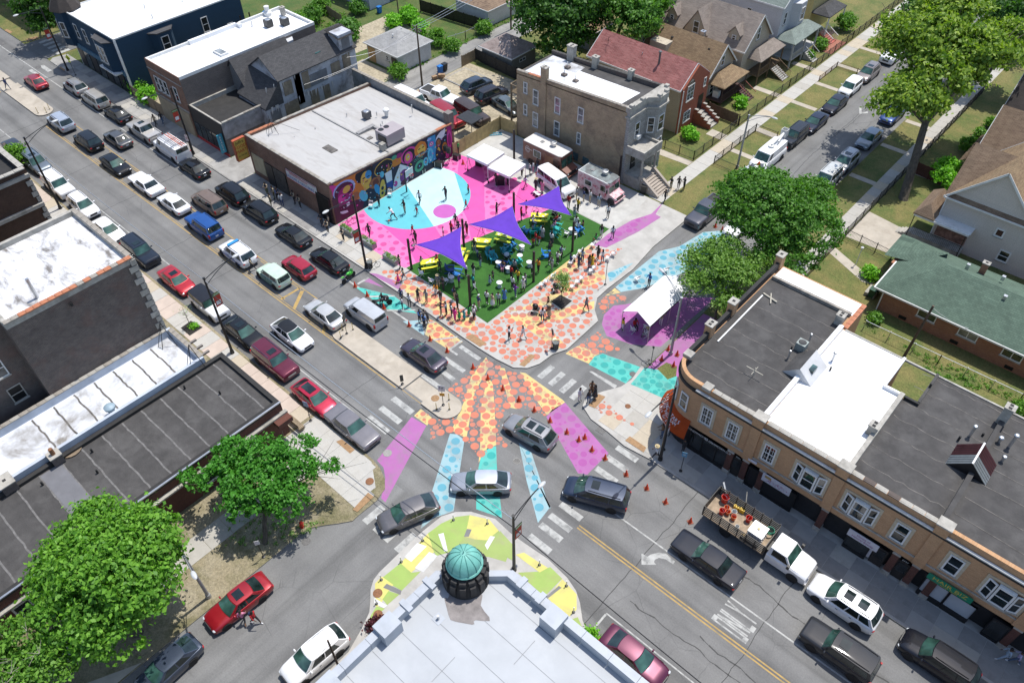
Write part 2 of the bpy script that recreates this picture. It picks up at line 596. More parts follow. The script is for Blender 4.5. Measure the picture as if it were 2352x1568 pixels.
FARN=block('far_corner_ground',QL('-130 36. -130.6 35. -230 35. -230 200 -130 200'),GRASS,.09)
SWB=[(-260,-60),(-260,19.7),(-37.5,19.7)]+frs('12','950 1060 1030 1130 1090 1200 1128 1290 1130 1370 1060 1470')+frs('13','910 168 860 215 740 237 640 250 500 275 400 345 250 470')+[(-32.5,8),(-32.5,-60)]
SWBL=block('southwest_block_ground',SWB,DIRTY,.09)
SEB=frs('13','940 1110 1000 980 1008 880 1010 790 1035 710 1080 650 1250 485 1450 300 1600 180 1720 143 1850 140 2050 200 2180 320')+frs('23','200 400 400 535 560 690 635 800 668 900 690 1050 745 1160')+QL('-11.2 19.7 120 19.7 120 -60 -22.9 -60 -22.9 8.4')
SEBL=block('southeast_corner_ground',SEB,CONC,.11)
SLABM={}
def slab_field(prnt,x0,x1,y0,y1,nx,ny,top,mats,gap=.025,test=None,seed=1):
 rr=random.Random(seed)
 dx,dy=(x1-x0)/nx,(y1-y0)/ny
 key=(round(dx,3),round(dy,3),gap)
 for i in rg(nx):
  for j in rg(ny):
   cx,cy=x0+(i+.5)*dx,y0+(j+.5)*dy
   if test and not all(test((cx+a*dx/2,cy+b*dy/2))for a in(-1,1)for b in(-1,1)):
    continue
   mt=rr.choices(mats,weights=[5]+[2]*(len(mats)-1))[0]
   k=key+(mt.name,)
   if k not in SLABM:
    b=MB()
    hx,hy=dx/2-gap/2,dy/2-gap/2
    b.box(-hx,hx,-hy,hy,-.03,.0)
    me=b.mesh('paving_slab')
    me.materials.append(mt)
    SLABM[k]=me
   o=link('paving_slab',SLABM[k],prnt)
   o.location=(cx,cy,top+rr.uniform(-.002,.004))
   o.matrix_parent_inverse=Matrix.Identity(4)
def pave(nam,lab=None):
 o=bpy.data.objects.new(nam,None)
 COL.objects.link(o)
 o['kind']='structure'
 return o
SL=[mk('slab_a',(.42,.405,.37),.85,.1,.8,dirt=(.26,.24,.2),dscale=.8,damt=.3),mk('slab_b',(.38,.36,.32),.85,.1,.8,dirt=(.2,.19,.16),dscale=.8,damt=.4),mk('slab_c',(.44,.38,.29),.85,.1,.8,dirt=(.26,.22,.16),dscale=.8,damt=.4)]
SLP=[mk('slab_pinkish',(.47,.39,.33),.85,.1,.8),SL[0],SL[2]]
SLG=[mk('slab_grey',(.26,.25,.235),.85,.12,.8,dirt=(.14,.13,.12),dscale=.8,damt=.5),SL[1],mk('slab_grey2',(.32,.31,.29),.85,.1,.8)]
n_side=pave('north_sidewalk')
slab_field(n_side,-119.5,-60.3,35.05,37.45,40,2,.125,SLG,seed=3)
p_side=pave('plaza_sidewalk')
slab_field(p_side,-60.2,-52.2,35.,37.4,5,2,.145,SL,seed=4)
e_side=pave('east_sidewalk')
slab_field(e_side,-16.,30.,34.95,37.55,30,2,.115,SLG,seed=5)
slab_field(e_side,-24.,-16.1,35.05,42.55,5,5,.115,SL,test=lambda p:inside(p,EASTC)and edge_dist(p,EASTC)>.15 and not(p[0]>-17.6 and p[1]>37.5),seed=6)
w_side=pave('street_sidewalk_west')
slab_field(w_side,-37.75,-35.85,64.2,160,1,60,.115,[SL[0],SL[2],SL[1]],seed=7)
r_side=pave('street_sidewalk_east')
slab_field(r_side,-19.75,-18.15,53.5,150,1,60,.115,[SL[1],SL[0],SL[2]],seed=8)
s_side=pave('south_sidewalk')
slab_field(s_side,-120,-41.,17.35,19.45,52,1,.115,SLP,seed=9)
slab_field(s_side,-40.5,-30.9,15.9,19.5,5,2,.115,[SL[0]],test=lambda p:inside(p,SWB),seed=10)
slab_field(s_side,-38.3,-36.3,-14,15.9,1,16,.115,[SL[1],SL[0]],seed=11)
m=MB()
m.sheet(QL('-40.7 14.6 -36.2 15.95 -31.6 15.95 -31.4 18.2 -33.5 19.6 -40.7 19.6'),.094)
structure('corner_pavement',m,CONC)
m=MB()
for y0,y1 in((100.2,101.),(93.6,94.4),(84.3,85.4),(78.3,79.1),(107,107.8),(114,114.8),(121,121.8)):
 m.box(-35.85,-32.45,y0,y1,.05,.112)
for y0,y1 in((91.3,92.1),(82.8,83.6),(98.6,99.4),(106,106.8),(114,114.8)):
 m.box(-22.75,-19.75,y0,y1,.05,.112)
m.sheet(QL('-42.5 72. -37.8 72.4 -37.8 73.4 -42.5 73.2'),.11)
m.sheet(QL('-40. 79.7 -37.8 79.7 -37.8 81.2 -40. 81.2'),.11)
m.sheet(QL('-41.5 93.6 -37.8 93.6 -37.8 94.6 -41.5 94.6'),.11)
m.sheet(QL('-41 103.3 -37.8 103.3 -37.8 104.3 -41 104.3'),.11)
m.sheet(QL('-18.1 69.6 -12.8 67.3 -12.5 66.6 -13.5 66.3 -18.1 68.4'),.11)
m.sheet(QL('-18. 72. -12.4 72.3 -12.2 77. -18. 77.8'),.11)
m.sheet(QL('-18. 88 -12.2 88 -12.2 89 -18. 89'),.11)
m.sheet(QL('-37.7 -14 -32.6 -3 -32.6 -1.2 -37.7 -12'),.11)
structure('garden_paths',m,CONC2)
m=MB()
m.sheet(QL('-60 56.6 -43.4 56.6 -37.2 56.7 -37.3 61.5 -37.6 64. -60 64.'),.128)
structure('pale_parking_lot',m,PALE)
m=MB()
m.sheet(QL('-75.2 57. -60.4 57. -60.4 64. -57.6 64. -57.6 76. -66 74.3 -75.2 73.9'),.105)
structure('car_park_ground',m,GRAVEL)
m=MB();m.box(-74.6,-69.6,68.2,72.4,.02,.22,0);m.box(-74.4,-69.8,68.4,72.2,.1,.235,1)
tag(m.build('raised_gravel_bed',[CONC3,GRAVEL]),knd='structure')
m=MB();m.sheet(QL('-100.5 37.7 -95.1 37.7 -95.1 60 -100.5 60'),.09)
m.sheet(QL('-87.6 58.1 -80.2 58.1 -80.2 64.8 -87.6 64.8'),.09)
m.sheet(QL('-96 62 -90 62 -89 76 -96 78'),.09)
structure('back_yard_gravel',m,GRAVEL)
m=MB();m.sheet([(-75.1,57.2),(-60.3,37.7),(-60.3,37.7)][:0]+QL('-80.05 37.7 -75.2 37.7 -75.2 44 -80.05 43'),.105)
m.sheet(QL('-79.9 34.9 -75.3 34.9 -75.3 37.7 -79.9 37.7'),.13)
structure('side_driveway',m,CONC3)
m=MB()
m.sheet(frs('22','1310 370 1390 320 1480 350 1470 440 1400 465'),.122)
structure('verge_patch',m,GRASS)
m=MB()
m.sheet(frs('21','1560 490 1280 430 1420 300 1730 85 1900 130 1880 180 1640 440'),.1)
structure('street_verge',m,GRASS)
Z0,ZP=.004,.126
def shape(mb,k,pts,z):
 mb.sheet(pts,z,k)
def clip(pgn,p,q):
 out=[]
 def side(a):
  return(q[0]-p[0])*(a[1]-p[1])-(q[1]-p[1])*(a[0]-p[0])
 for i in rg(len(pgn)):
  a,b=pgn[i-1],pgn[i]
  sa,sb=side(a),side(b)
  if(sa>=0)!=(sb>=0):
   t=sa/(sa-sb)
   out.append((a[0]+(b[0]-a[0])*t,a[1]+(b[1]-a[1])*t))
  if sb>=0:
   out.append(b)
 return out
TURF=frs('11','1310 890')+frs('A','170 715 530 570 700 500 860 430 1290 258')+frs('B','215 490 340 430 480 390 640 315 760 290')+[(-43.4,56.45),(-37.45,56.5),(-37.4,37.4)]
pk=MB()
PINKP=frs('11','735 530 850 612 1060 790 1230 862 1300 888')+TURF[1:11]+frs('H','850 715 650 575 500 480')+[(-52.2,57.6),(-59.9,56.2)]
court_paint=[PINKL,PINK,CYD,CYL,PURC]
pk.sheet(PINKP,ZP,0)
def clipto(pgn,clipper):
 ar=sum(clipper[i-1][0]*clipper[i][1]-clipper[i][0]*clipper[i-1][1]for i in rg(len(clipper)))
 c=clipper if ar>0 else clipper[::-1]
 for i in rg(len(c)):
  pgn=clip(pgn,c[i-1],c[i])
  if len(pgn)<3:
   return[]
 return pgn
w1=frs('11','1080 510 1330 730')+frs('A','220 690 530 572 665 512 470 205 300 180')
w2=frs('A','905 -60 1143 -60 1143 315 960 385 905 100')+frs('11','1700 250')
w3=frs('H','112 896 112 450 60 300')+[(-59.7,56.2),(-56,52)]+frs('A','905 -60')
w4=frs('H','470 770 535 600 560 520 650 577 845 715 780 800 640 850')+[TURF[6],TURF[5]]
for i_,w in en((w1,w2,w3,w4)):
 pk.sheet(w,ZP+.001+.0006*i_,1)
cc,cr=(-57.49,47.),6.15
circ=[(cc[0]+cr*cos(2*PI*i/96),cc[1]+cr*sin(2*PI*i/96))for i in rg(96)]
circ=clip(circ,(-59.98,60),(-59.98,30))
circ=circ if len(circ)>10 else circ
pk.sheet(circ,ZP+.004,2)
lit=clip(circ,(-59.06,47.35),(-51.87,44.37))
lit=clip(lit,(-51.83,49.14),(-57.54,53.16))
pk.sheet(lit,ZP+.006,3)
pk.sheet([(-52.98+1.27*cos(2*PI*i/40),47.07+1.27*sin(2*PI*i/40))for i in rg(40)],ZP+.008,4)
tag(pk.build('court_painting',court_paint),knd='structure')
def dots(nam,pgn,mat,z,avoid=(),rmin=.12,rmax=.42,n=900,seed=1,dens=1.,m2=.03,biggest=.5):
 rr=random.Random(seed)
 xs=[p[0]for p in pgn];ys=[p[1]for p in pgn]
 placed=[]
 grid={}
 for t in rg(int(n*14)):
  f=t/(n*14)
  r=rmax if f<biggest*.3 else(rr.uniform(rmin+(rmax-rmin)*.45,rmax*.85)if f<.55 else rr.uniform(rmin,rmin+(rmax-rmin)*.5))
  if f>.8 and rr.random()<.7:r=rr.uniform(.05,.1)
  p=(rr.uniform(min(xs),max(xs)),rr.uniform(min(ys),max(ys)))
  if not inside(p,pgn)or edge_dist(p,pgn)<r*.9+.03:
   continue
  if any(inside(p,a)or edge_dist(p,a)<r+.03 for a in avoid):
   continue
  gx,gy=int(p[0]),int(p[1])
  ok=True
  for a in(-1,0,1):
   for b in(-1,0,1):
    for(q,s)in grid.get((gx+a,gy+b),()):
     if hypot(p[0]-q[0],p[1]-q[1])<r+s+m2+(0 if dens>=1 else(1-dens)*.9):
      ok=False
  if ok:
   placed.append((p,r));grid.setdefault((gx,gy),[]).append((p,r))
   if len(placed)>=n:
    break
 mb=MB()
 for p,r in placed:
  mb.disc(p,r,z,16)
 return tag(mb.build(nam,mat),knd='stuff')
IC=frs('12','1430 670 1560 560 1700 590 1770 660 1740 740 1600 775 1500 740')
ROADDOT=frs('12','1975 275 2150 350')+frs('22','0 370 180 395 540 640 390 770 260 720 90 690 30 760 0 900 100 1050 0 900')+frs('12','2190 1050 2060 1005 1910 1140 1830 1010 1700 900 1500 975 1490 840 1370 760 1440 690 1500 745 1600 785 1760 760 1800 660 1640 540 1830 390')
PLZDOT=frs('11','1060 900 1310 898 1985 1355')+[(-37.3,37.3),(-37.3,55.)]+frs('21','830 640 780 700 890 725 1080 712 880 830 885 1000 790 1130 772 1240 800 1330 540 1568')+frs('22','430 235 230 340 120 345 0 290')+frs('12','1900 170 1700 40')+frs('11','1400 1190 1280 1080')
yl=MB()
for ps,fk in((QL('365 195 560 230 760 330 960 440 1130 560 1344 700 1344 840 1130 760 900 640 690 500 560 430 430 320'),'C'),(QL('0 1262 200 1215 610 1010 860 905 885 980 650 1080 420 1190 190 1240'),'21'),(QL('0 1290 420 1252 790 1165 785 1230 450 1340 150 1340'),'21'),(QL('150 1342 330 1335 560 1540 470 1568'),'21'),(QL('330 1010 500 870 760 690 800 712 700 830 640 900 560 960'),'21'),(QL('850 560 1000 640 1500 900 1640 1000 1560 1010 1200 900 900 700'),'11'if False else'C')):
 if fk=='C'and ps[0][0]==850:
  continue
 yl.sheet(frs(fk,*ps),ZP,0)
yl.sheet(frs('11','1000 932 1060 937 1250 1010 1290 1050 1268 1082'),ZP,1)
yl.sheet(frs('21','1265 437 1362 342 1300 440 1345 465 1150 590 890 720 785 700 910 600 1100 490'),ZP,1)
yl.sheet(frs('E','765 490 1050 372 1120 352 835 596 800 605'),ZP,2)
tag(yl.build('plaza_painting',[YEL,PUR,LBL]),knd='structure')
TREEBED=frs('21','425 1170 505 1115 600 1165 520 1235')
dots('plaza_orange_dots',PLZDOT,ORA,ZP+.003,avoid=[TREEBED],n=760,rmin=.14,rmax=.35,seed=3)
dots('court_pink_dots',PINKP,PINKD,ZP+.0035,avoid=[circ,w1,w2,w3,w4],n=330,rmin=.12,rmax=.34,seed=4,dens=.75)
dots('plaza_blue_dots',frs('E','765 490 1050 372 1120 352 835 596 800 605'),LBLD,ZP+.003,n=16,seed=5)
dots('plaza_violet_dots',frs('21','1150 470 1250 445 1150 580 890 715 800 700 910 605'),PURD,ZP+.003,n=24,seed=6)
rp=MB()
RP=[YEL,PUR,LBL,TEAL]
for k,fk,ps in((0,'12',QL('1975 268 2010 330 1880 560 1810 945 1685 880 1790 640 1850 430')),(0,'12',QL('1985 440 2030 480 2045 700 2060 1000 1960 1050 1912 1150 1925 1000 1930 700')),(0,'12',QL('2085 355 2130 362 2235 700 2175 690')),(0,'22',QL('165 392 215 402 520 622 543 645 392 752 300 622')),(0,'22',QL('548 238 600 200 660 170 832 238 790 262 742 322')),(0,'12',QL('1372 757 1430 700 1520 772 1482 838')),(1,'12',QL('1352 767 1475 840 1132 1480 1097 1445 1132 1280 1117 1190 1062 1130')),(1,'22',QL('387 767 440 702 545 648 908 1070 730 1248 652 1238')),(3,'22',QL('742 328 790 262 860 238 1178 352 1052 488')),(2,'21',QL('965 1042 1330 742 1500 702 1700 582 1960 562 1990 640 1700 860 1430 962 1200 1050 1010 1083')),(1,'21',QL('1092 1180 950 1197 870 1272 852 1350 892 1450 1100 1520 1345 1540 1530 1370 1800 1130 1500 1130')),(0,'21',QL('880 1115 960 1050 1010 1088 905 1112')),(3,'11',QL('882 1042 940 1050 1200 1112 1398 1262 1132 1222')),(1,'11',[(932,988),(985,962),(1118,1044)]),(0,'11',QL('1495 1305 1560 1335 1778 1500 1655 1560 1465 1438'))):
 rp.sheet(frs(fk,*ps),Z0,k)
LB1=frs('12','1672 907 1730 912 1793 960')+frs('13','1703 130 1540 185 1427 278')+frs('12','1522 1390')
TB1=frs('12','1912 1185 1932 1100 1990 1022 2058 1012 2065 1190')+frs('13','2108 188 1892 113')+frs('12','1892 1450')
LB2=frs('22','157 982 262 1062 418 1540')+frs('23','422 92 317 228')+frs('22','222 1300')
rp.sheet(LB1,Z0,2);rp.sheet(TB1,Z0,3);rp.sheet(LB2,Z0,2)
rp.sheet(frs('C','372 687 618 672 663 858 655 876'),Z0,2)
structure('road_painting',rp,RP)
dots('road_orange_dots',ROADDOT,ORA,Z0+.003,avoid=[IC],n=620,rmin=.14,rmax=.36,seed=8)
dots('bay_orange_dots',frs('11','1495 1305 1560 1335 1778 1500 1655 1560 1465 1438'),ORA,Z0+.003,n=44,seed=9,rmax=.35)
dots('corner_orange_dots',frs('22','545 235 650 165 830 40 900 110 960 160 1030 215 830 235 740 320'),ORA,Z0+.003,n=150,seed=10,rmax=.4)
dots('inlet_orange_dots',frs('21','812 1170 880 1110 1000 1085 1120 1150 940 1195 860 1280'),ORA,Z0+.003,n=50,seed=14,rmax=.36)
for i,(pgn,mt,n)in en(((LB1,LBLD,60),(LB2,LBLD,44),(TB1,TEALD,30),(frs('21','965 1042 1330 742 1500 702 1700 582 1960 562 1990 640 1700 860 1430 962 1200 1050 1010 1083'),LBLD,130),(frs('22','742 328 790 262 860 238 1178 352 1052 488'),TEALD,50),(frs('22','387 767 440 702 545 648 908 1070 730 1248 652 1238'),PURD,70),(frs('11','882 1042 940 1050 1200 1112 1398 1262 1132 1222'),TEALD,36),(frs('21','950 1197 870 1272 852 1350 892 1450 1100 1520 1345 1540 1500 1400'),PURD,80))):
 dots(['blue_dots','blue_dots','teal_dots','blue_dots','teal_dots','violet_dots','teal_dots','violet_dots'][i],pgn,mt,Z0+.003,n=n,seed=20+i,rmin=.12,rmax=.36,dens=.85)
ep=MB()
EP=[TEAL,PUR,ORA]
ep.sheet(frs('22','1208 362 1322 382 1400 462 1478 432 1478 600 1400 633 1092 500'),.124,0)
ep.sheet(QL('-22.8 42.7 -18.3 42.7 -18.3 52.5 -22.8 52.'),.12,1)
structure('corner_painting',ep,EP)
dots('corner_teal_dots',frs('22','1208 362 1322 382 1400 462 1478 432 1478 600 1400 633 1092 500'),TEALD,.128,n=44,seed=31,rmax=.34,avoid=[frs('22','1310 370 1390 320 1480 350 1470 440 1400 465')])
dots('corner_orange_dots',frs('22','790 702 862 622 930 682 1182 872 1130 862 830 742'),ORA,.128,n=26,seed=32,rmax=.3)
cp=MB()
CP=[LIME,YELC,LIME2,WHT,GREYP]
for n_,(k,fk,ps)in en(((0,'13',QL('1110 690 1260 570 1350 650 1430 640 1270 800 1190 755')),(1,'13',QL('1260 570 1490 322 1540 480 1350 650')),(0,'13',QL('1490 322 1600 240 1720 185 1838 170 1800 350 1700 470 1560 510 1540 480')),(1,'13',QL('1838 170 2000 205 2080 300 1980 380 1880 372 1800 350')),(2,'13',QL('2080 300 2190 420 2140 560 2000 520 1980 380')),(2,'13',QL('1800 350 1880 372 1980 380 2000 520 1700 470')),(1,'13',QL('1105 682 1200 752 1112 880 1050 832 1047 742')),(0,'13',QL('1110 872 1160 802 1250 832 1150 920')),(1,'13',QL('1050 850 1112 880 1090 930 1050 930')),(0,'13',QL('1060 930 1130 950 1000 1060 1010 1010')),(1,'23',QL('130 500 200 482 400 610 332 648')),(2,'23',QL('0 300 110 420 125 560 20 500')),(0,'23',QL('150 650 332 640 420 602 520 700 372 850')),(1,'23',QL('400 862 520 702 640 830 640 960 560 1030')),(0,'23',[(592,1040),(650,1022),(700,1135)]))):
 cp.sheet(frs(fk,*ps),.116+.0015*(n_%4),k)
for n_,(k,fk,ps)in en(((3,'13',QL('1290 520 1400 402 1480 430 1350 560')),(3,'13',QL('1380 610 1500 477 1570 510 1450 650')),(3,'13',QL('1575 330 1620 318 1655 470 1625 475')),(3,'13',QL('2010 345 2050 350 1985 460 1965 420')),(4,'13',QL('1815 285 1855 290 1830 350 1790 350')),(4,'13',QL('1145 742 1270 800 1260 835 1115 775')),(3,'13',QL('1042 862 1150 925 1120 945 1042 905')),(4,'23',QL('380 855 490 760 515 775 400 865')))):
 cp.sheet(frs(fk,*ps),.1245,k)
structure('green_corner_painting',cp,CP)
tf=MB();tf.prism(TURF,.1,.15)
m_,nt,p=newmat('artificial_turf')
v=coords(nt)
o_=ramp(nt,noise(nt,v,.5,4),[(.3,(.018,.082,.007)),(.7,(.032,.125,.012))])
n_=noise(nt,v,22,4,.8)
lk(nt,mix(nt,1.,o_,ramp(nt,n_,[(.3,(.55,)*3),(.7,(1.5,)*3)]),'MULTIPLY'),p.inputs['Base Color'])
p.inputs['Roughness'].default_value=.9
bump(nt,p,n_,.7,.04)
tag(tf.build('artificial_turf',MATS['artificial_turf']),knd='structure')
tb=MB();tb.prism(TREEBED,.1,.16)
tag(tb.build('tree_bed',mk('mulch',(.025,.022,.02),.95,.5,8,bmp=.8)),knd='structure')
tb=MB();tb.prism(frs('01','1515 1390 1600 1330 1700 1385 1590 1455'),.1,.13)
tag(tb.build('sidewalk_tree_bed',MATS['mulch']),knd='structure')
def mrk(nam,pts,mat,z=.003,prnt=None):
 mb=MB().sheet(pts,z)
 o=mb.build(nam,mat,prnt or ROAD)
 o.matrix_parent_inverse=Matrix.Identity(4)
 return o
def rect(x0,x1,y0,y1):
 return[(x0,y0),(x1,y0),(x1,y1),(x0,y1)]
for y in(20.95,22.5,23.9,25.3):
 mrk('crosswalk_bar',rect(-37.3,-34.8,y-.28,y+.28),WHITEP)
for y in(28.85,30.3,31.6,33.6):
 mrk('crosswalk_bar',rect(-37.3,-34.8,y-.22,y+.22),WHITEP,.0015)
for y in(21.6,23.07,24.35,25.45,26.75,31.2,32.65,33.95):
 mrk('crosswalk_bar',rect(-19.65,-17.6,y-.27,y+.27),WHITEP)
for x in(-29.3,-28.05,-26.8,-25.65):
 mrk('crosswalk_bar',rect(x-.28,x+.28,35.5,37.35),WHITEP,prnt=SIDE)
mrk('stop_line',frs('22','742 385 770 385 980 505 960 530'),WHITEP,prnt=SIDE)
for x in(-29.7,-28.5,-27.4,-26.1):
 mrk('crosswalk_bar',rect(x-.3,x+.3,15.6,17.45),WHITEP,prnt=SIDE)
for i in rg(5):
 mrk('crosswalk_bar',rect(-128.6+i*1.35,-127.9+i*1.35,36.6,38.6),WHITEP)
mrk('crosswalk_bar',rect(-121,-118.4,33.2,33.8),WHITEP);mrk('crosswalk_bar',rect(-121,-118.4,31.6,32.1),WHITEP)
for y in(25.97,26.22):
 mrk('centre_line',rect(-17.4,60,y-.055,y+.055),YELP)
mrk('lane_line',rect(-16,60,28.76,28.88),WHITEP)
mrk('centre_line',rect(-104.5,-38,26.2,26.31),YELP)
mrk('centre_line',rect(-150,-117.6,26.2,26.31),YELP)
mrk('centre_line',rect(-104.5,-34.9,26.44,26.5),YELP,.0025)
mrk('turn_lane_line',rect(-104.5,-48.2,28.82,28.92),YELP)
x=-103.
while x<-50:
 mrk('turn_lane_dash',rect(x,x+1.6,28.6,28.68),YELP)
 mrk('turn_lane_dash',rect(x,x+1.6,26.68,26.76),YELP)
 x+=5.2
for k_,ps in(('11',QL('250 1140 410 1045 425 1052 262 1150')),('11',QL('355 1220 420 1075 455 1070 380 1228')),('11',QL('600 1415 625 1330 648 1340 625 1428'))):
 mrk('hatch_bar',frs(k_,*ps),YELP)
mrk('parking_line',rect(-160,-80.2,32.28,32.4),WHITEP)
mrk('parking_line',rect(-53.6,-36.7,32.55,32.75),WHITEP)
mrk('parking_line',rect(-135,-38.5,21.95,22.05),WHITEP)
mrk('parking_line',rect(-11.7,60,22.02,22.12),WHITEP)
mrk('parking_tick',rect(-11.75,-11.6,19.9,22.),WHITEP)
for k_,ps in(('11',QL('985 958 1000 968 905 1022 893 1012')),('11',QL('985 1115 1210 1110 1210 1120 1000 1128')),('11',QL('1140 1232 1380 1228 1390 1238 1150 1242')),('11',QL('1380 1338 1545 1330 1545 1340 1395 1350')),('12',QL('1530 118 1735 92 1735 104 1540 130')),('12',QL('1765 125 1780 133 1668 215 1650 210'))):
 mrk('bay_line',frs(k_,*ps),WHITEP,.009)
mrk('turn_arrow',frs('23','1182 487 1190 485 1235 510 1260 492 1330 475 1390 485 1462 550 1448 573 1385 532 1330 520 1295 535 1288 555 1306 577 1184 577'),WHITEP)
def word(nam,txt,x0,y0,w,h,mat,prnt):
 S={'O':[((0,0),(0,1)),((0,1),(1,1)),((1,1),(1,0)),((1,0),(0,0))],'N':[((0,0),(0,1)),((0,1),(1,0)),((1,0),(1,1))],'L':[((0,1),(0,0)),((0,0),(1,0))],'Y':[((0,1),(.5,.5)),((1,1),(.5,.5)),((.5,.5),(.5,0))]}
 n=len(txt)
 cw=h/n
 for i,ch in en(txt):
  mb=MB()
  for j,(a,b)in en(S[ch]):
   P=[]
   for q in(a,b):
    P.append(Vector((x0+w-q[1]*w,y0+i*cw+q[0]*cw*.68,0)))
   d=(P[1]-P[0]);
   lx=abs(d.x)>abs(d.y)
   hw=.06 if lx else .17
   nn=Vector((-d.y,d.x,0)).normalized()*hw
   e=d.normalized()*(.0 if lx else .05)
   mb.sheet([tuple((P[0]-nn-e)[:2]),tuple((P[1]-nn+e)[:2]),tuple((P[1]+nn+e)[:2]),tuple((P[0]+nn-e)[:2])],.003+.0006*j)
  o=mb.build(nam,mat,prnt)
  o.matrix_parent_inverse=Matrix.Identity(4)
pa,pb=fr('23',1955,890),fr('23',2050,1260)
word('road_letter','YLNO'[::-1],fr('23',1890,960)[0]-.3,26.62,2.35,2.,WHITEP,ROAD)
mrk('street_arrow',frs('Z','1710 510 1745 520 1755 590 1850 570 1850 600 1715 612'),WHITEP,prnt=SIDE)
sm=MB()
for x,w_ in((-106,.06),(-91.5,.05),(-81.8,.05),(-70.2,.05),(-62.4,.05),(-12.3,.06),(-3.2,.05),(-40.4,.04),(9,.05)):
 y=19.7
 px=x
 while y<34.7:
  nx_=x+U(-.08,.08)
  sm.add([(px-w_/2,y,.0012),(px+w_/2,y,.0012),(nx_+w_/2,y+.6,.0012),(nx_-w_/2,y+.6,.0012)],[(0,1,2,3)])
  px=nx_;y+=.6
for y0_,x0_,x1_ in((23.9,-11,40),(25.,-6,40),(30.6,-10,40)):
 x,py=x0_,y0_
 while x<x1_:
  ny_=py+U(-.12,.12)
  ww=U(.02,.06)
  sm.add([(x,py-ww,.0012),(x+.4,ny_-ww,.0012),(x+.4,ny_+ww,.0012),(x,py+ww,.0012)],[(0,1,2,3)])
  py=ny_+(y0_-ny_)*.05;x+=.4
for ax,ay,n_ in((-27.6,70,80),(-28.1,90,60)):
 px,y=ax,ay
 for i in rg(n_):
  nx_=px+U(-.08,.08)
  sm.add([(px-.03,y,.0012),(px+.03,y,.0012),(nx_+.03,y+.5,.0012),(nx_-.03,y+.5,.0012)],[(0,1,2,3)])
  px=nx_;y+=.5
tag(sm.build('tar_seams',mk('tar',(.035,.035,.034),.7,.2,3)),knd='stuff')
def island(nam,pgn):
 mb=MB()
 mb.prism(pgn,-.02,.15,1,0)
 o=tag(mb.build(nam,[CONC2,KERB]),knd='structure')
 return o
island('median_island',arc((-46.55,27.65),1.18,90,270,10)+[(-37.35,26.47),(-37.35,28.83)])
island('median_nose',[(-34.95,26.4),(-32.9,26.4)]+arc((-33.,27.65),1.28,-80,80,10)+[(-34.95,28.9)])
island('far_median_island',[(-118.2,26.6)]+arc((-108.,27.75),1.15,-90,90,10)+[(-118.2,28.9)])
island('far_median_nose',QL('-127.5 26.6 -120.6 26.6 -120.6 28.9 -127.5 28.9'))
m=MB();m.sheet(rect(-37.3,-35.,26.75,28.5),.0045);m.sheet(rect(-120.6,-118.3,26.8,28.7),.0045)
structure('median_crossing',m,CONC2)
RUST=mk('cast_iron_rust',(.22,.10,.045),.8,.3,6,bmp=.3)
IRON=mk('cast_iron',(.13,.125,.12),.7,.3,6,bmp=.3)
TACT=mk('tactile_panel',(.30,.18,.09),.85,.2,5)
for i,(k_,ps,z)in en((('12',QL('770 960 878 1048 838 1080 722 980'),.128),('12',QL('990 1405 1038 1440 900 1568 860 1548'),.128),('22',QL('822 582 882 605 795 702 740 678'),.128),('22',QL('1085 935 1222 1030 1200 1070 1045 970'),.128),('12',QL('1860 80 1980 160 1925 190 1800 110'),.135),('22',QL('255 250 300 262 205 355 160 338'),.135),('00',QL('60 250 108 275 88 288 40 262'),.115),('00',QL('310 310 325 322 235 348 218 335'),.115),('00',QL('515 555 560 585 535 600 500 570'),.12))):
 mb=MB().sheet(frs(k_,*ps),z)
 structure('tactile_panel',mb,TACT)
covers=(('12',1150,1070,.36,CONC3,'round grey manhole cover on the violet road band',.007),('12',1003,1312,.33,RUST,'round rusty grate in the pale corner pavement beside the kerb',.125),('12',1550,620,.36,MATS['tactile_panel'],'round tan utility cover on the small median nose',.153),('12',2230,1135,.3,CONC3,'pale manhole cover beside the teal band in the crossing',.004),('13',1070,822,.34,RUST,'rusty orange manhole cover on the lime and yellow corner',.127),('13',1072,1000,.33,RUST,'rusty round drain grate at the narrow end of the green corner',.127),('13',470,382,.33,IRON,'dark round drain cover by the kerb under the tree shadow',.004),('22',1110,410,.3,IRON,'dark round drain grate on the teal dotted paint',.008),('22',1068,685,.25,RUST,'small rusty cover on the pale corner pavement by the crossing',.125),('22',140,1138,.3,CONC3,'pale manhole cover beside the narrow pale blue band',.004),('00',28,365,.4,IRON,'dark manhole cover at the far left edge of the avenue',.004),('00',320,563,.4,IRON,'dark manhole cover beside the yellow crossing sign',.004))
for k_,x,y,r,mt,lb,z in covers:
 p=fr(k_,x,y)
 t_=thg('manhole_cover',lb,'manhole cover',(p[0],p[1],z),loc_=True)
 mb=MB().lathe([(r,0),(r,.012),(r*.93,.016),(r*.93,.01),(.001,.01)],20)
 for a in rg(-3,4):
  L=math.sqrt(max(0,.8-(a/4)**2))*r
  mb.box(-L,L,a*r/4-.012,a*r/4+.012,.008,.018)
 link('cover_plate',mb.mesh('cover_plate'),t_).data.materials.append(mt)
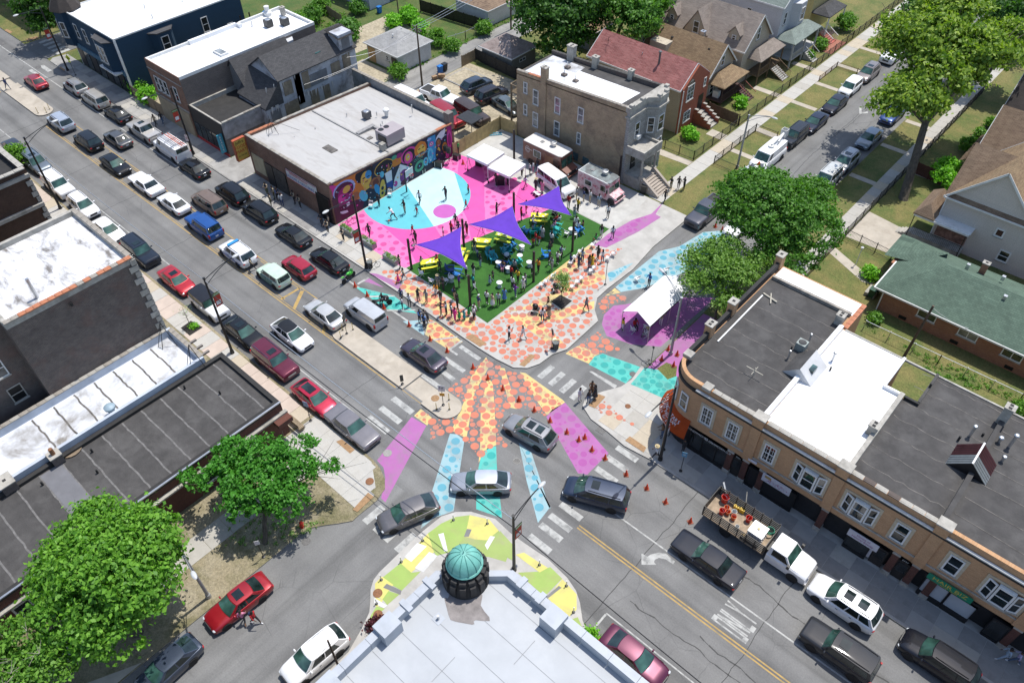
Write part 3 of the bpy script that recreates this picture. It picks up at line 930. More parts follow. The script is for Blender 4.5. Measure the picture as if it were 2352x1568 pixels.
for k_,ps in(('22',QL('812 870 845 858 868 885 838 905')),('12',QL('2040 300 2075 298 2090 325 2055 332')),('21',QL('890 1080 915 1065 938 1080 912 1095'))):
 pl=frs(k_,*ps)
 c=(sum(p[0]for p in pl)/4,sum(p[1]for p in pl)/4)
 t_=thg('drain_grate',{'2':'black slotted drain grate in the gutter by the violet band','1':'slotted drain grate in the gutter at the curved plaza kerb'}['2'if ps[0][0]==812 else'1']if ps[0][0]!=890 else'slotted drain grate by the pale blue dotted road paint','drain grate',(c[0],c[1],.004),loc_=True)
 mb=MB()
 for i in rg(6):
  mb.box(-.35+i*.13,-.29+i*.13,-.22,.22,0,.02)
 mb.box(-.38,.42,-.26,-.22,0,.02).box(-.38,.42,.22,.26,0,.02)
 link('grate',mb.mesh('grate'),t_).data.materials.append(IRON)
WOODG=mk('weathered_wood',(.22,.17,.11),.9,.3,3,aniso=(1,1,6))
FENCEW=mk('new_pine_boards',(.42,.32,.15),.85,.2,2)
BKM=mk('black_metal',(.012,.012,.013),.45,.2,4)
STL=mk('galvanised_steel',(.5,.51,.52),.35,.12,4,met=.8)
WTM=mk('white_trim',(.68,.68,.66),.6,.06,2,dirt=(.4,.39,.36),dscale=1.5,damt=.4)
GLS=glass_mat('window_glass')
GLASSB=glass_mat('window_blind',(.16,.17,.17),.08)
STN=mk('limestone',(.36,.34,.30),.88,.2,2.2,bmp=.2,dirt=(.14,.13,.11),dscale=1.,damt=.5)
CLAY=mk('clay_coping',(.42,.16,.08),.75,.3,2,dirt=(.2,.15,.12),dscale=1.5,damt=.5)
COPING=mk('grey_coping',(.30,.27,.23),.85,.35,2,dirt=(.1,.09,.08),dscale=1.5,damt=.6)
ROOFW=mk('white_roof_coat',(.78,.78,.78),.6,.04,.5,dirt=(.5,.49,.46),dscale=.35,damt=.35)
ROOFWD=mk('worn_white_roof',(.66,.66,.67),.6,.1,.8,dirt=(.13,.115,.10),dscale=.45,damt=.95,aniso=(1,2.2,1))
ROOFS=mk('silver_roof_coat',(.62,.64,.68),.45,.12,.6,dirt=(.17,.15,.12),dscale=.3,damt=.9,bmp=.15)
ROOFG=mk('grey_white_roof',(.40,.39,.375),.75,.08,.5,dirt=(.26,.24,.22),dscale=.5,damt=.6,aniso=(.5,2,1))
ROOFL=mk('light_grey_membrane',(.36,.375,.39),.6,.06,.5,dirt=(.48,.49,.5),dscale=.2,damt=.4)
ROOFK=mk('black_rolled_roof',(.055,.052,.05),.9,.22,1.2,bmp=.5,dirt=(.12,.115,.11),dscale=.5,damt=.4)
ROOFT=mk('tar_roof',(.022,.021,.02),.8,.3,1.2,bmp=.4)
BR_TAN=brk('tan_brick',(.42,.31,.19),(.33,.235,.14),(.32,.27,.2),blot=(.13,.10,.08),bamt=.55)
BR_ORANGE=brk('orange_brick',(.50,.29,.15),(.43,.24,.12),(.42,.28,.17),patch=.12)
BR_DARK=brk('soot_brick',(.13,.10,.085),(.09,.07,.065),(.19,.17,.15),blot=(.16,.08,.06),bamt=.4,patch=.3)
BR_RED=brk('dark_red_brick',(.13,.045,.03),(.09,.03,.022),(.11,.07,.055),patch=.2)
BR_BROWN=brk('brown_red_brick',(.24,.12,.075),(.18,.085,.055),(.22,.17,.13),blot=(.32,.22,.16),bamt=.35)
BR_BROWND=brk('deep_brown_brick',(.09,.045,.028),(.07,.035,.022),(.08,.06,.045))
BR_NEWRED=brk('new_red_brick',(.36,.09,.045),(.30,.07,.035),(.24,.12,.08),patch=.08)
BR_RANCH=brk('ranch_brick',(.36,.16,.085),(.28,.115,.06),(.27,.18,.13),patch=.15)
BR_GREY=brk('grey_soot_brick',(.16,.13,.11),(.12,.10,.09),(.19,.17,.155),patch=.2)
CMU=brk('painted_block',(.60,.59,.56),(.56,.55,.52),(.48,.47,.44),rowh=.2,bw=.4,patch=.08,blot=(.3,.28,.25),bamt=.3)
BLOCKG=brk('stone_front_blocks',(.36,.35,.33),(.30,.29,.27),(.2,.19,.18),rowh=.3,bw=.6,patch=.2,sx=2,bmp=.8)
def siding(n,c,h=.14):
 return brk(n,c,tuple(x*.95 for x in srgb(c)),tuple(x*.55 for x in srgb(c)),rowh=h,bw=8.,patch=.06,bmp=.5)
SD_CREAM=siding('cream_siding',(.46,.40,.31));SD_BEIGE=siding('beige_siding',(.60,.54,.48));SD_GREY=siding('grey_siding',(.24,.24,.235))
SD_WHITE=siding('white_siding',(.52,.53,.55));SD_BLUE=siding('navy_siding',(.012,.045,.085),.12);SD_YEL=siding('yellow_siding',(.55,.45,.20));SD_TAN=siding('tan_siding',(.38,.33,.24));SD_TAUPE=siding('taupe_siding',(.22,.21,.185))
SH_CHAR=shingle('charcoal_shingles',(.075,.073,.075),(.05,.05,.052),(.035,.035,.035))
SH_RED=shingle('red_shingles',(.30,.11,.10),(.20,.055,.05),(.24,.16,.14),w=.5)
SH_TAN=shingle('tan_shingles',(.27,.19,.105),(.19,.125,.07),(.11,.075,.045))
SH_GREYB=shingle('greybrown_shingles',(.25,.215,.18),(.19,.16,.135),(.29,.22,.19),w=.5)
SH_GREEN=shingle('green_shingles',(.095,.145,.105),(.07,.11,.08),(.045,.075,.055))
SH_BROWN=shingle('brown_shingles',(.20,.14,.09),(.13,.085,.055),(.26,.18,.12),w=.4)
SH_PALE=shingle('faded_grey_shingles',(.30,.30,.29),(.24,.24,.235),(.36,.35,.34))
SH_ROSE=shingle('rose_grey_shingles',(.30,.24,.22),(.22,.165,.15),(.34,.29,.26),w=.5)
SH_DARK=shingle('dark_brown_shingles',(.055,.045,.04),(.04,.033,.03),(.03,.025,.022))
SH_GG=shingle('greygreen_shingles',(.19,.23,.20),(.14,.17,.15),(.24,.27,.25),w=.5)
CONDUIT=flat((.3,.3,.3),.4,.5)
WC={}
def win(prnt,face,a,z,plane,w,h,trim=None,glass=None,style='sash',sill=True,ft=.09):
 trim=trim or WTM
 glass=glass or GLS
 k=(round(w,2),round(h,2),style,ft,trim.name,glass.name,sill)
 if k not in WC:
  f=MB()
  f.box(-w/2,-w/2+ft,-.06,.03,0,h);f.box(w/2-ft,w/2,-.06,.03,0,h)
  f.box(-w/2+ft,w/2-ft,-.06,.03,h-ft,h);f.box(-w/2+ft,w/2-ft,-.06,.03,0,ft)
  if style in('sash','grid'):
   f.box(-w/2+ft,w/2-ft,-.045,.0,h/2-.035,h/2+.035)
  if style in('pair','grid'):
   f.box(-.035,.035,-.05,.0,ft,h-ft)
  if style=='grid':
   for q in(.25,.75):
    f.box(-w/2+ft,w/2-ft,-.03,.0,h*q-.012,h*q+.012)
    f.box(-w/2+w*q-.012,-w/2+w*q+.012,-.029,.0,ft,h-ft)
  if style=='tri':
   for q in(-w*.22,w*.22):
    f.box(q-.07,q+.07,-.055,.0,ft,h-ft)
   f.box(-w/2+ft,w/2-ft,-.04,.0,h/2-.03,h/2+.03)
  g_=MB();g_.box(-w/2+ft*.8,w/2-ft*.8,-.018,-.008,ft*.8,h-ft*.8)
  s_=MB();s_.box(-w/2-.07,w/2+.07,-.12,.02,-.09,0)
  fm,gm,sm_=f.mesh('window_frame'),g_.mesh('pane'),s_.mesh('sill')
  fm.materials.append(trim);gm.materials.append(glass);sm_.materials.append(STN)
  WC[k]=(fm,gm,sm_)
 fm,gm,sm_=WC[k]
 M=Matrix.Translation((a,plane,z))if face=='S'else(Matrix.Translation((plane,a,z))@Matrix.Rotation(PI/2,4,'Z')if face=='E'else face@Matrix.Translation((a,plane,z)))
 fo=link('window',fm,prnt,M=M)
 link('pane',gm,fo)
 if sill:
  link('sill',sm_,fo)
 return fo
CPM={}
def cpg(prnt,p,q,z,mats,w=.36,L=.6,h=.09):
 p,q=Vector(p),Vector(q)
 d=q-p
 n=max(1,int(d.length/L))
 l=d.length/n
 ang=math.atan2(d.y,d.x)
 for i in rg(n):
  mt=R.choice(mats)
  k=(round(l,2),w,h,mt.name)
  if k not in CPM:
   b=MB();b.box(-l/2+.012,l/2-.012,-w/2,w/2,0,h);b.box(-l/2+.02,l/2-.02,-w/4,w/4,h,h+.02)
   me=b.mesh('coping_stone');me.materials.append(mt);CPM[k]=me
  c=p+d*((i+.5)/n)
  zz=z if not isinstance(z,tuple)else z[0]+(z[1]-z[0])*(i+.5)/n
  link('coping_stone',CPM[k],prnt,M=Matrix.Translation((c.x,c.y,zz+U(-.01,.01)))@Matrix.Rotation(ang+U(-.012,.012),4,'Z'))
def prt(prnt,nam,mb,mats,smo=False,lab=None,knd=None):
 return mb.build(nam,mats,prnt,smo,lab=lab,knd=knd)
def bxp(prnt,nam,b,mat,lab=None):
 mb=MB().box(*b)
 return prt(prnt,nam,mb,mat,lab=lab)
def parapet_walls(prnt,x0,x1,y0,y1,zr,zt,wallm,roofm,th=.3,inner=None,zb=.0,slope=.0,nam='wall'):
 mb=MB()
 mb.prism([(x0,y0),(x1,y0),(x1,y1),(x0,y1)],zb,zr-.02)
 prt(prnt,nam,mb,wallm)
 for b in((x0,x1,y0,y0+th),(x0,x1,y1-th,y1),(x0,x0+th,y0+th,y1-th),(x1-th,x1,y0+th,y1-th)):
  mb=MB();mb.k=0
  mb.box(*b,zr-.02,zt)
  prt(prnt,'parapet',mb,inner or wallm)
 r=MB();r.box(x0+th-.01,x1-th+.01,y0+th-.01,y1-th+.01,zr-.03,zr)
 return prt(prnt,'roof',r,roofm)
def gbl(prnt,x0,x1,y0,y1,ze,zr,axis,wallm,roofm,over=.35,th=.14,zb=.0,walls=True,trim=None,ends=(1,1)):
 if walls:
  mb=MB()
  mb.prism([(x0,y0),(x1,y0),(x1,y1),(x0,y1)],zb,ze)
  cy,cx=(y0+y1)/2,(x0+x1)/2
  if axis=='x':
   mb.add([(x0,y0,ze),(x0,y1,ze),(x0,cy,zr),(x1,y0,ze),(x1,y1,ze),(x1,cy,zr)],QN('021 345 0352 1254'))
  else:
   mb.add([(x0,y0,ze),(x1,y0,ze),(cx,y0,zr),(x0,y1,ze),(x1,y1,ze),(cx,y1,zr)],QN('012 354 0253 1452'))
  prt(prnt,'wall',mb,wallm)
 for s in(-1,1):
  mb=MB()
  if axis=='x':
   c,e=(y0+y1)/2,(y0 if s<0 else y1)
   sl=(zr-ze)/abs(c-e)
   e2=e+s*over;z2=ze-sl*over
   a0,a1=x0-over*ends[0],x1+over*ends[1]
   P=[(a0,c,zr+.02),(a1,c,zr+.02),(a1,e2,z2+.02),(a0,e2,z2+.02)]
  else:
   c,e=(x0+x1)/2,(x0 if s<0 else x1)
   sl=(zr-ze)/abs(c-e)
   e2=e+s*over;z2=ze-sl*over
   a0,a1=y0-over*ends[0],y1+over*ends[1]
   P=[(c,a0,zr+.02),(c,a1,zr+.02),(e2,a1,z2+.02),(e2,a0,z2+.02)]
  Q=[(p[0],p[1],p[2]+th)for p in P]
  fs=QN('0123 7654 0451 1562 2673 3740')
  mb.add(P+Q,fs,0)
  prt(prnt,'roof',mb,roofm)
  if trim:
   tb=MB()
   for u,v in((0,3),(1,2),(2,3)):
    tb.bar((P[u][0],P[u][1],P[u][2]+.05),(P[v][0],P[v][1],P[v][2]+.05),.06,.2)
   prt(prnt,'fascia',tb,trim)
def hip(prnt,x0,x1,y0,y1,ze,zr,roofm,inset=None,th=.1,nam='roof'):
 inset=inset if inset is not None else min(x1-x0,y1-y0)/2
 if(x1-x0)>=(y1-y0):
  c=(y0+y1)/2
  r0,r1=(x0+inset,c),(x1-inset,c)
 else:
  c=(x0+x1)/2
  r0,r1=(c,y0+inset),(c,y1-inset)
 B=[(x0,y0,ze),(x1,y0,ze),(x1,y1,ze),(x0,y1,ze)]
 Bl=[(p[0],p[1],ze-th)for p in B]
 if(x1-x0)>=(y1-y0):
  fs=QN('0198 129 2389 308')
 else:
  fs=QN('018 1298 239 3089')
 mb=MB()
 mb.add(B+Bl+[(r0[0],r0[1],zr),(r1[0],r1[1],zr)],fs+QN('0451 1562 2673 3740 7654'))
 return prt(prnt,nam,mb,roofm)
def text(prnt,s,size,M,mat,nam='lettering',ext=.004,align='CENTER',sx=1.,font=None):
 c=bpy.data.curves.new(nam,'FONT')
 c.body=s
 c.size=size
 c.extrude=ext
 c.align_x=align
 c.align_y='CENTER'
 c.resolution_u=2
 c.materials.append(mat)
 tmp=bpy.data.objects.new('tmp',c)
 me=bpy.data.meshes.new_from_object(tmp)
 me.name=nam
 bpy.data.objects.remove(tmp)
 if not me.materials:
  me.materials.append(mat)
 return link(nam,me,prnt,M=M@Matrix.Scale(sx,4,(1,0,0)))
FS=Matrix.Rotation(PI/2,4,'X')
FE=Matrix.Rotation(PI/2,4,'Z')@FS
def TR(x,y,z):
 return Matrix.Translation((x,y,z))
def vnt(prnt,x,y,z,r=.07,h=.6,cap=False,mat=None,nam='vent_pipe'):
 mb=MB().tube([(x,y,z),(x,y,z+h)],r,8)
 if cap:
  mb.lathe([(r*1.7,h),(r*1.7,h+.06),(r*1.1,h+.14),(.01,h+.16)],10,(x,y,z))
 return prt(prnt,nam,mb,mat or STL,1)
def chm(prnt,x,y,z,w=.6,d=.6,h=1.2,mat=None,cap=STN,flues=1):
 mb=MB().box(x-w/2,x+w/2,y-d/2,y+d/2,z,z+h)
 c=prt(prnt,'chimney',mb,mat or BR_TAN)
 mb=MB().box(x-w/2-.06,x+w/2+.06,y-d/2-.06,y+d/2+.06,z+h,z+h+.1)
 prt(c,'chimney_cap',mb,cap)
 mb=MB()
 for i in rg(flues):
  o_=(i-(flues-1)/2)*.34
  mb.box(x-.12,x+.12,y-.12+o_,y+.12+o_,z+h+.1,z+h+.112)
 prt(c,'flue',mb,ROOFT)
def seams(prnt,x0,x1,y0,y1,z,n,along,mat,w=.12,wob=.05):
 for i in rg(n):
  t=(i+.6)/n
  mb=MB()
  m_=14
  if along=='x':
   y=y0+(y1-y0)*t
   xs=[x0+(x1-x0)*j/m_ for j in rg(m_+1)]
   P=[(x,y+U(-wob,wob))for x in xs]
   mb.grid([[(p[0],p[1]+w/2,z)for p in P],[(p[0],p[1]-w/2,z)for p in P]])
  else:
   x=x0+(x1-x0)*t
   ys=[y0+(y1-y0)*j/m_ for j in rg(m_+1)]
   P=[(x+U(-wob,wob),y)for y in ys]
   mb.grid([[(p[0]-w/2,p[1],z)for p in P],[(p[0]+w/2,p[1],z)for p in P]])
  prt(prnt,'roof_seam',mb,mat)
b=thg('apartment_building','navy blue clapboard two-storey building with a white roof, corner turret and white trimmed windows','building',(-109.5,37.6,0))
parapet_walls(b,-116.6,-102.6,37.7,56.5,7.75,7.9,SD_BLUE,ROOFW,.12,WTM)
for x in(-114.,-111.6,-108.9):
 win(b,'S',x,4.6,37.7,.95,2.)
for x,y,f in((-105.3,37.,0),):
 mb=MB().prism(QL('-107.4 37.68 -106.7 36.75 -104.2 36.75 -103.4 37.68'),3.3,7.2)
 prt(b,'bay',mb,SD_BLUE)
 mb=MB().prism(QL('-107.6 37.66 -106.8 36.6 -104.1 36.6 -103.2 37.66'),7.2,7.3)
 prt(b,'bay_roof',mb,SH_CHAR)
 for q in(-106.,-104.9):
  win(b,'S',q,4.3,36.72,.95,2.2)
 mb=MB().box(-107.5,-103.3,36.55,37.67,3.1,3.3)
 prt(b,'bay_base',mb,WTM)
for i in rg(7):
 x=-115.6+i*1.85
 bxp(b,'shop_bay',(x-.8,x+.8,37.6,37.69,.25,2.7),GLS if i%2 else BKM)
bxp(b,'shop_band',(-116.6,-102.6,37.55,37.685,2.8,3.5),mk('scalloped_blue',(.05,.13,.20),.8,.5,4))
for x0_ in(-116.65,-102.75):
 bxp(b,'corner_board',(x0_,x0_+.2,37.64,37.72,0,7.7),WTM)
bxp(b,'corner_board',(-102.62,-102.56,37.7,37.9,0,7.7),WTM)
mb=MB().prism(QL('-102.61 42.3 -101.7 43. -101.7 44.9 -102.61 45.6'),1.2,7.)
prt(b,'side_bay',mb,SD_BLUE)
mb=MB().prism(QL('-102.6 42.1 -101.5 42.9 -101.5 45. -102.6 45.8'),7.,7.15)
prt(b,'bay_roof',mb,SH_CHAR)
win(b,'E',43.9,4.4,-101.7,1.1,2.1);win(b,'E',50.4,4.6,-102.6,1.,2.);win(b,'E',43.9,1.5,-101.7,1.1,1.8);win(b,'E',54.,3.,-102.6,.9,1.6)
prt(b,'turret',MB().lathe([(1.75,3.2),(1.75,7.9)],8,(-116.9,38.4,0)),SD_BLUE)
prt(b,'turret_roof',MB().lathe([(2.15,7.9),(2.1,8.),(.05,11.6)],8,(-116.9,38.4,0)),SH_DARK)
for a_ in(-PI/2-.4,-PI/2+.45):
 M_=TR(-116.9,38.4,0)@Matrix.Rotation(a_+PI/2,4,'Z')
 win(b,M_,0,4.4,-1.7,.8,2.1)
for x,y in((-112,47),(-108.5,45.5),(-106.5,50),(-104.8,44.5)):
 vnt(b,x,y,7.75,.09,.5)
mb=MB()
for i in rg(6):
 mb.box(-102.5,-100.9,55.2+i*.12,55.3+i*.12,.3+i*.8,.38+i*.8)
for x,y in((-100.95,54.9),(-100.95,56.4)):
 mb.box(x-.07,x+.07,y-.07,y+.07,0,5.8)
prt(b,'rear_stair',mb,BKM)
b=thg('apartment_building','red brick and tan stone building at the far top left corner across the side street','building',(-139,40,0))
parapet_walls(b,-160,-131.6,40.2,60,8.3,8.9,BR_BROWN,ROOFK,.35)
bxp(b,'stone_base',(-160.05,-131.5,40.1,40.2,0,2.8),mk('tan_stone',(.36,.27,.16),.85,.15,1));bxp(b,'stone_base',(-131.6,-131.5,40.2,60,0,2.8),MATS['tan_stone'])
bxp(b,'door',(-137.5,-135.9,40.02,40.09,0,2.3),BKM)
for x in(-141,-145.5,-150):
 win(b,'S',x,4.3,40.2,1.2,1.8)
for y in(43,47,51):
 win(b,'E',y,4.3,-131.6,1.2,1.8)
b=thg('brick_building','brown brick two-storey building with a bright white roof next to the navy one','building',(-90.7,37.6,0))
parapet_walls(b,-94.6,-87.,37.6,57.5,7.7,8.05,BR_GREY,ROOFW,.25,WTM)
bxp(b,'front_wall',(-94.62,-86.98,37.5,37.6,0,8.06),BR_BROWN)
bxp(b,'boarded_shopfront',(-94.4,-87.2,37.42,37.5,.1,3.3),mk('plywood',(.33,.27,.18),.85,.15,.8))
prt(b,'stone_course',MB().box(-94.62,-86.98,37.44,37.5,3.4,3.62).box(-94.62,-86.98,37.44,37.5,6.9,7.),STN)
for x in(-93.2,-92.2,-91.2,-88.9):
 win(b,'S',x,4.3,37.5,.85,1.9)
prt(b,'parapet_step',MB().box(-94.5,-94.1,43.5,50.8,7.7,8.2).box(-94.5,-93.4,50.4,50.8,7.7,8.2),ROOFW)
for x,y in((-91.,53.2),(-89.8,54.9)):
 c_=prt(b,'condenser',MB().box(x-.45,x+.45,y-.45,y+.45,7.75,8.65),flat((.05,.05,.05),.5))
 prt(c_,'fan_guard',MB().lathe([(.36,8.66),(.3,8.68),(.02,8.67)],12,(x,y,0)),STL)
prt(b,'skylight',MB().box(-90.2,-88.3,44.2,45.3,7.72,7.95).box(-90.,-88.5,44.35,45.15,7.95,7.97,1),[WTM,GLASSB])
vnt(b,-92.7,51.8,7.7,.1,.7);chm(b,-92.5,56.6,7.7,.5,.5,1.,STN)
prt(b,'roof_fan',MB().lathe(QL('.5 7.7 .55 8.1 .3 8.4 .35 8.9 .1 9.'),12,(-94.,55.2,0)),WTM,1)
prt(b,'side_bay',MB().prism(QL('-86.99 50.5 -86.1 51 -86.1 53.3 -86.99 53.8'),3.2,7.4),SD_WHITE);win(b,'E',52.1,4.4,-86.1,.9,1.6)
b=thg('shop','small shop with a black and red front and tar roof beside the gutted grey house','building',(-83.7,37.6,0))
parapet_walls(b,-87.,-80.2,37.7,45.6,4.,4.5,BR_GREY,ROOFT,.22,STN)
bxp(b,'shopfront',(-87.,-80.2,37.6,37.7,.5,4.52),flat((.02,.02,.022),.6))
bxp(b,'red_sill',(-87.,-80.2,37.58,37.7,0,.5),flat((.38,.03,.03),.6))
for i in rg(5):
 bxp(b,'shop_window',(-86.6+i*1.25,-85.6+i*1.25,37.56,37.6,.6,2.5),GLS)
prt(b,'render_patch',MB().box(-80.2,-80.15,37.7,45.6,2.4,4.35),mk('peeling_render',(.27,.265,.27),.9,.25,1.2,dirt=(.12,.11,.1),dscale=.8,damt=.6))
o_=bxp(b,'blade_sign',(-80.6,-80.45,36.9,37.58,.8,3.2),flat((.03,.25,.35),.5))
text(o_,'BEAUTY',.34,TR(-80.44,37.24,2.)@Matrix.Rotation(PI/2,4,'X')@Matrix.Rotation(0,4,'Y'),WTM)if False else text(o_,'B\nE\nA\nU\nT\nY',.34,TR(-80.44,37.24,2.)@FE,WTM)
cpg(b,(-80.3,37.9),(-80.3,45.5),4.5,[STN,COPING],.3,.7)
WRAP=mk('torn_housewrap',(.40,.41,.44),.8,.15,.7,dirt=(.13,.12,.11),dscale=.55,damt=.9)
b=thg('house','half stripped grey house with charcoal shingles, torn white wrap and boarded windows','house',(-82,50,0))
gbl(b,-84.9,-79.2,45.8,57.6,7.1,9.1,'y',WRAP,SH_CHAR,.2,.12,trim=None)
gbl(b,-88.2,-84.3,44.2,52.,5.4,8.,'y',SD_GREY,SH_CHAR,.25)
mb=MB()
mb.add(QL('-84.9 43.2 4.6 -79.15 43.2 4.4 -79.15 45.9 7. -84.9 45.9 7.4 -84.9 43.2 4.4 -79.15 43.2 4.2 -79.15 45.9 4.2 -84.9 45.9 4.2',3),QN('0123 4510 5621 4037'))
prt(b,'lean_to_roof',mb,SH_CHAR)
bxp(b,'lower_wall',(-84.8,-79.2,43.3,45.8,0,4.25),WRAP)
bxp(b,'dormer',(-81.3,-79.3,55.4,57.5,7.,9.2),WRAP)
prt(b,'dormer_roof',MB().add(QL('-81.6 55.1 9.3 -79. 55.1 8.8 -79. 57.8 8.8 -81.6 57.8 9.3',3),QN('0123 3210')),ROOFK)
PLY=mk('old_plywood',(.20,.165,.12),.9,.3,1.5);GREYW=mk('bare_grey_board',(.15,.155,.165),.9,.2,1)
for y,z,w_,h_,mt in((46.9,4.9,1.3,1.7,PLY),(49.6,4.6,1.,2.2,PLY),(51.5,4.6,2.6,1.5,GREYW),(54.2,4.7,1.4,1.6,PLY),(46.9,2.,2.,2.,PLY),(50.4,1.9,1.2,2.2,PLY),(52.3,2.3,1.,1.7,PLY),(56.,5.,1.2,1.7,PLY),(44.5,1.6,1.4,2.2,GREYW),(48.4,3.1,.9,3.8,GREYW),(56.4,7.3,1.2,1.4,GREYW)):
 mb=MB().box(-79.19,-79.13 if z<7 else-79.2+.0,y-w_/2,y+w_/2,z,z+h_)if z<7 else mb.box(-79.3,-79.24,y-w_/2,y+w_/2,z,z+h_)
 prt(b,'window_board',mb,mt)
mb=MB()
for i in rg(26):
 y=U(43.5,57);z=R.choice((4.4,7.,4.2,2.2));l=U(.3,1.1)
 mb.add([(-79.1,y,z),(-79.05,y+U(.08,.25),z),(-79.,y+U(-.1,.1),z-l)],QN('012 210'))
prt(b,'torn_wrap',mb,WTM,knd='stuff')
mb=MB().box(-80.6,-80.,52.2,53.,7.62,7.9);mb.X=Matrix.Identity(4);prt(b,'skylight',mb,[glass_mat('skylight_glass',(.03,.09,.09))])
b=thg('food_mart','brown brick corner store with worn pale roof and painted side wall by the court','building',(-67.5,37.6,0))
prt(b,'wall',MB().prism(QL('-75 37.6 -60.1 37.6 -60.1 55.9 -75 55.9'),0,3.6),BR_BROWN)
prt(b,'front_wall',MB().prism(QL('-75 37.59 -60.09 37.59 -60.09 37.9 -75 37.9'),3.5,4.6),BR_BROWN)
mb=MB().add(QL('-74.7 37.9 4.95 -60.4 37.9 4.95 -60.4 55.6 4.05 -74.7 55.6 4.05 -74.7 37.9 4.5 -60.4 37.9 4.5 -60.4 55.6 3.5 -74.7 55.6 3.5',3),QN('0123 0451 1562 2673 3740'))
prt(b,'roof',mb,ROOFG)
prt(b,'front_parapet',MB().prism(QL('-75 37.6 -60.1 37.6 -60.1 37.9 -75 37.9'),4.6,5.25),BR_BROWN)
for x0_,x1_ in((-75.,-74.7),(-60.4,-60.1)):
 mb=MB().add([(x0_,37.9,3.4),(x1_,37.9,3.4),(x1_,55.9,3.4),(x0_,55.9,3.4),(x0_,37.9,5.2),(x1_,37.9,5.2),(x1_,55.9,4.35),(x0_,55.9,4.35)],QN('4567 0154 1265 2376 3047'))
 prt(b,'side_parapet',mb,BR_BROWN)
prt(b,'rear_wall',MB().box(-78.3,-60.4,55.9,56.2,0,5.),mk('dirty_stucco',(.24,.245,.25),.9,.2,.8,dirt=(.09,.085,.08),dscale=.8,damt=.8))
cpg(b,(-78.2,56.05),(-60.5,56.05),5.,[COPING],.4,.5)
cpg(b,(-74.8,37.75),(-60.2,37.75),5.25,[COPING,COPING,STN],.34,.75)
cpg(b,(-74.85,38.),(-74.85,41.3),(5.2,5.05),[CLAY],.4,.55);cpg(b,(-74.85,41.6),(-74.85,55.6),(5.03,4.36),[COPING,STN],.34,.8)
cpg(b,(-60.22,38.),(-60.22,55.7),(5.2,4.36),[COPING,COPING,STN],.34,.6);cpg(b,(-60.22,53.2),(-60.22,55.6),(4.52,4.4),[CLAY],.38,.6)
bxp(b,'corner_pier',(-61.,-60.15,55.3,56.1,4.3,5.7),BR_GREY)
prt(b,'roof_ridge',MB().box(-74.5,-60.5,46.55,46.7,4.5,4.62),mk('roof_flashing',(.25,.245,.24),.7,.3,3))
prt(b,'roof_kerb',MB().box(-66.6,-66.1,46.7,49.2,4.45,4.75).box(-66.1,-65.,48.9,49.2,4.45,4.7),MATS['roof_flashing'])
c_=prt(b,'rooftop_unit',MB().box(-63.6,-61.6,47.2,49.8,4.7,6.),mk('unit_taupe',(.33,.29,.30),.6,.06,1))
for q in(47.7,48.5):
 prt(c_,'fan_guard',MB().lathe([(.34,6.005),(.3,6.04),(.01,6.03)],14,(-63.15,q,0)),BKM)
prt(c_,'coil_grille',MB().box(-63.1,-61.8,47.12,47.2,5.,5.7),BKM)
c_=prt(b,'condenser',MB().box(-68.9,-68.1,49.6,50.4,4.5,5.3),flat((.09,.09,.095),.5));prt(c_,'fan_guard',MB().lathe([(.33,5.31),(.3,5.33),(.01,5.32)],12,(-68.5,50,0)),STL)
prt(b,'roof_fan',MB().lathe(QL('.22 0 .24 .5 .36 .55 .38 .8 .2 .95 .05 1'),12,(-67.2,51.9,4.4)),WTM,1)
bxp(b,'roof_duct_box',(-62.,-61.4,46.2,46.8,4.6,5.4),STN)
for x,y,h in((-65.2,54.2,.9),(-67.9,51.,.5),(-70.5,48.6,.35),(-70.8,44.2,.3),(-71.1,41.5,.3),(-66.,50.2,.35),(-65.6,49.6,.4)):
 vnt(b,x,y,4.5,.06,h,h>.8)
mb=MB()
p0=Vector((-73.4,40.2,4.9));top=p0+Vector((0,0,1.7))
for a_ in rg(4):
 f_=p0+Vector((cos(a_*PI/2+.4),sin(a_*PI/2+.4),0))*.8
 mb.tube([f_,top],.025,5)
mb.tube([top,(-71.5,42.6,4.9)],.02,5).tube([top,(-75,42.8,4.9)],.02,5).tube([p0,top+Vector((0,0,.5))],.03,5)
prt(b,'roof_mast',mb,BKM)
bxp(b,'patch',(-66.9,-65.2,42.1,43.,4.72,4.78),mk('roof_patch',(.12,.11,.1),.9,.5,2));bxp(b,'patch',(-65.,-64.5,46.9,47.5,4.5,4.56),MATS['roof_patch'])
bxp(b,'shop_glazing',(-74.4,-72.2,37.5,37.59,.9,3.2),mk('yellowed_panel',(.42,.37,.24),.7,.15,1));bxp(b,'security_gate',(-72.,-70.6,37.48,37.59,.05,3.),BKM)
mb=MB()
for i in rg(16):
 mb.box(-70.4+i*.14,-70.37+i*.14,37.46,37.5,.1,3.)
for i in rg(12):
 mb.box(-70.4,-68.2,37.45,37.48,.2+i*.24,.22+i*.24)
prt(b,'window_grille',mb,mk('rust_grey',(.13,.115,.1),.7,.3,3));bxp(b,'shop_window',(-70.45,-68.15,37.52,37.59,.1,3.),glass_mat('dull_glass',(.05,.05,.045),.2))
sg=bxp(b,'banner_sign',(-67.6,-62.3,37.44,37.5,2.95,4.05),flat((.62,.62,.60),.5),lab='white banner sign with blue and red lettering')
RED_=flat((.5,.02,.02),.5);BLU_=flat((.02,.08,.35),.5)
text(sg,'GENESIS Discount',.42,TR(-65.4,37.43,3.78)@FS,RED_);text(sg,'LIQUORS & GROCERIES',.46,TR(-65.2,37.43,3.3)@FS,BLU_)
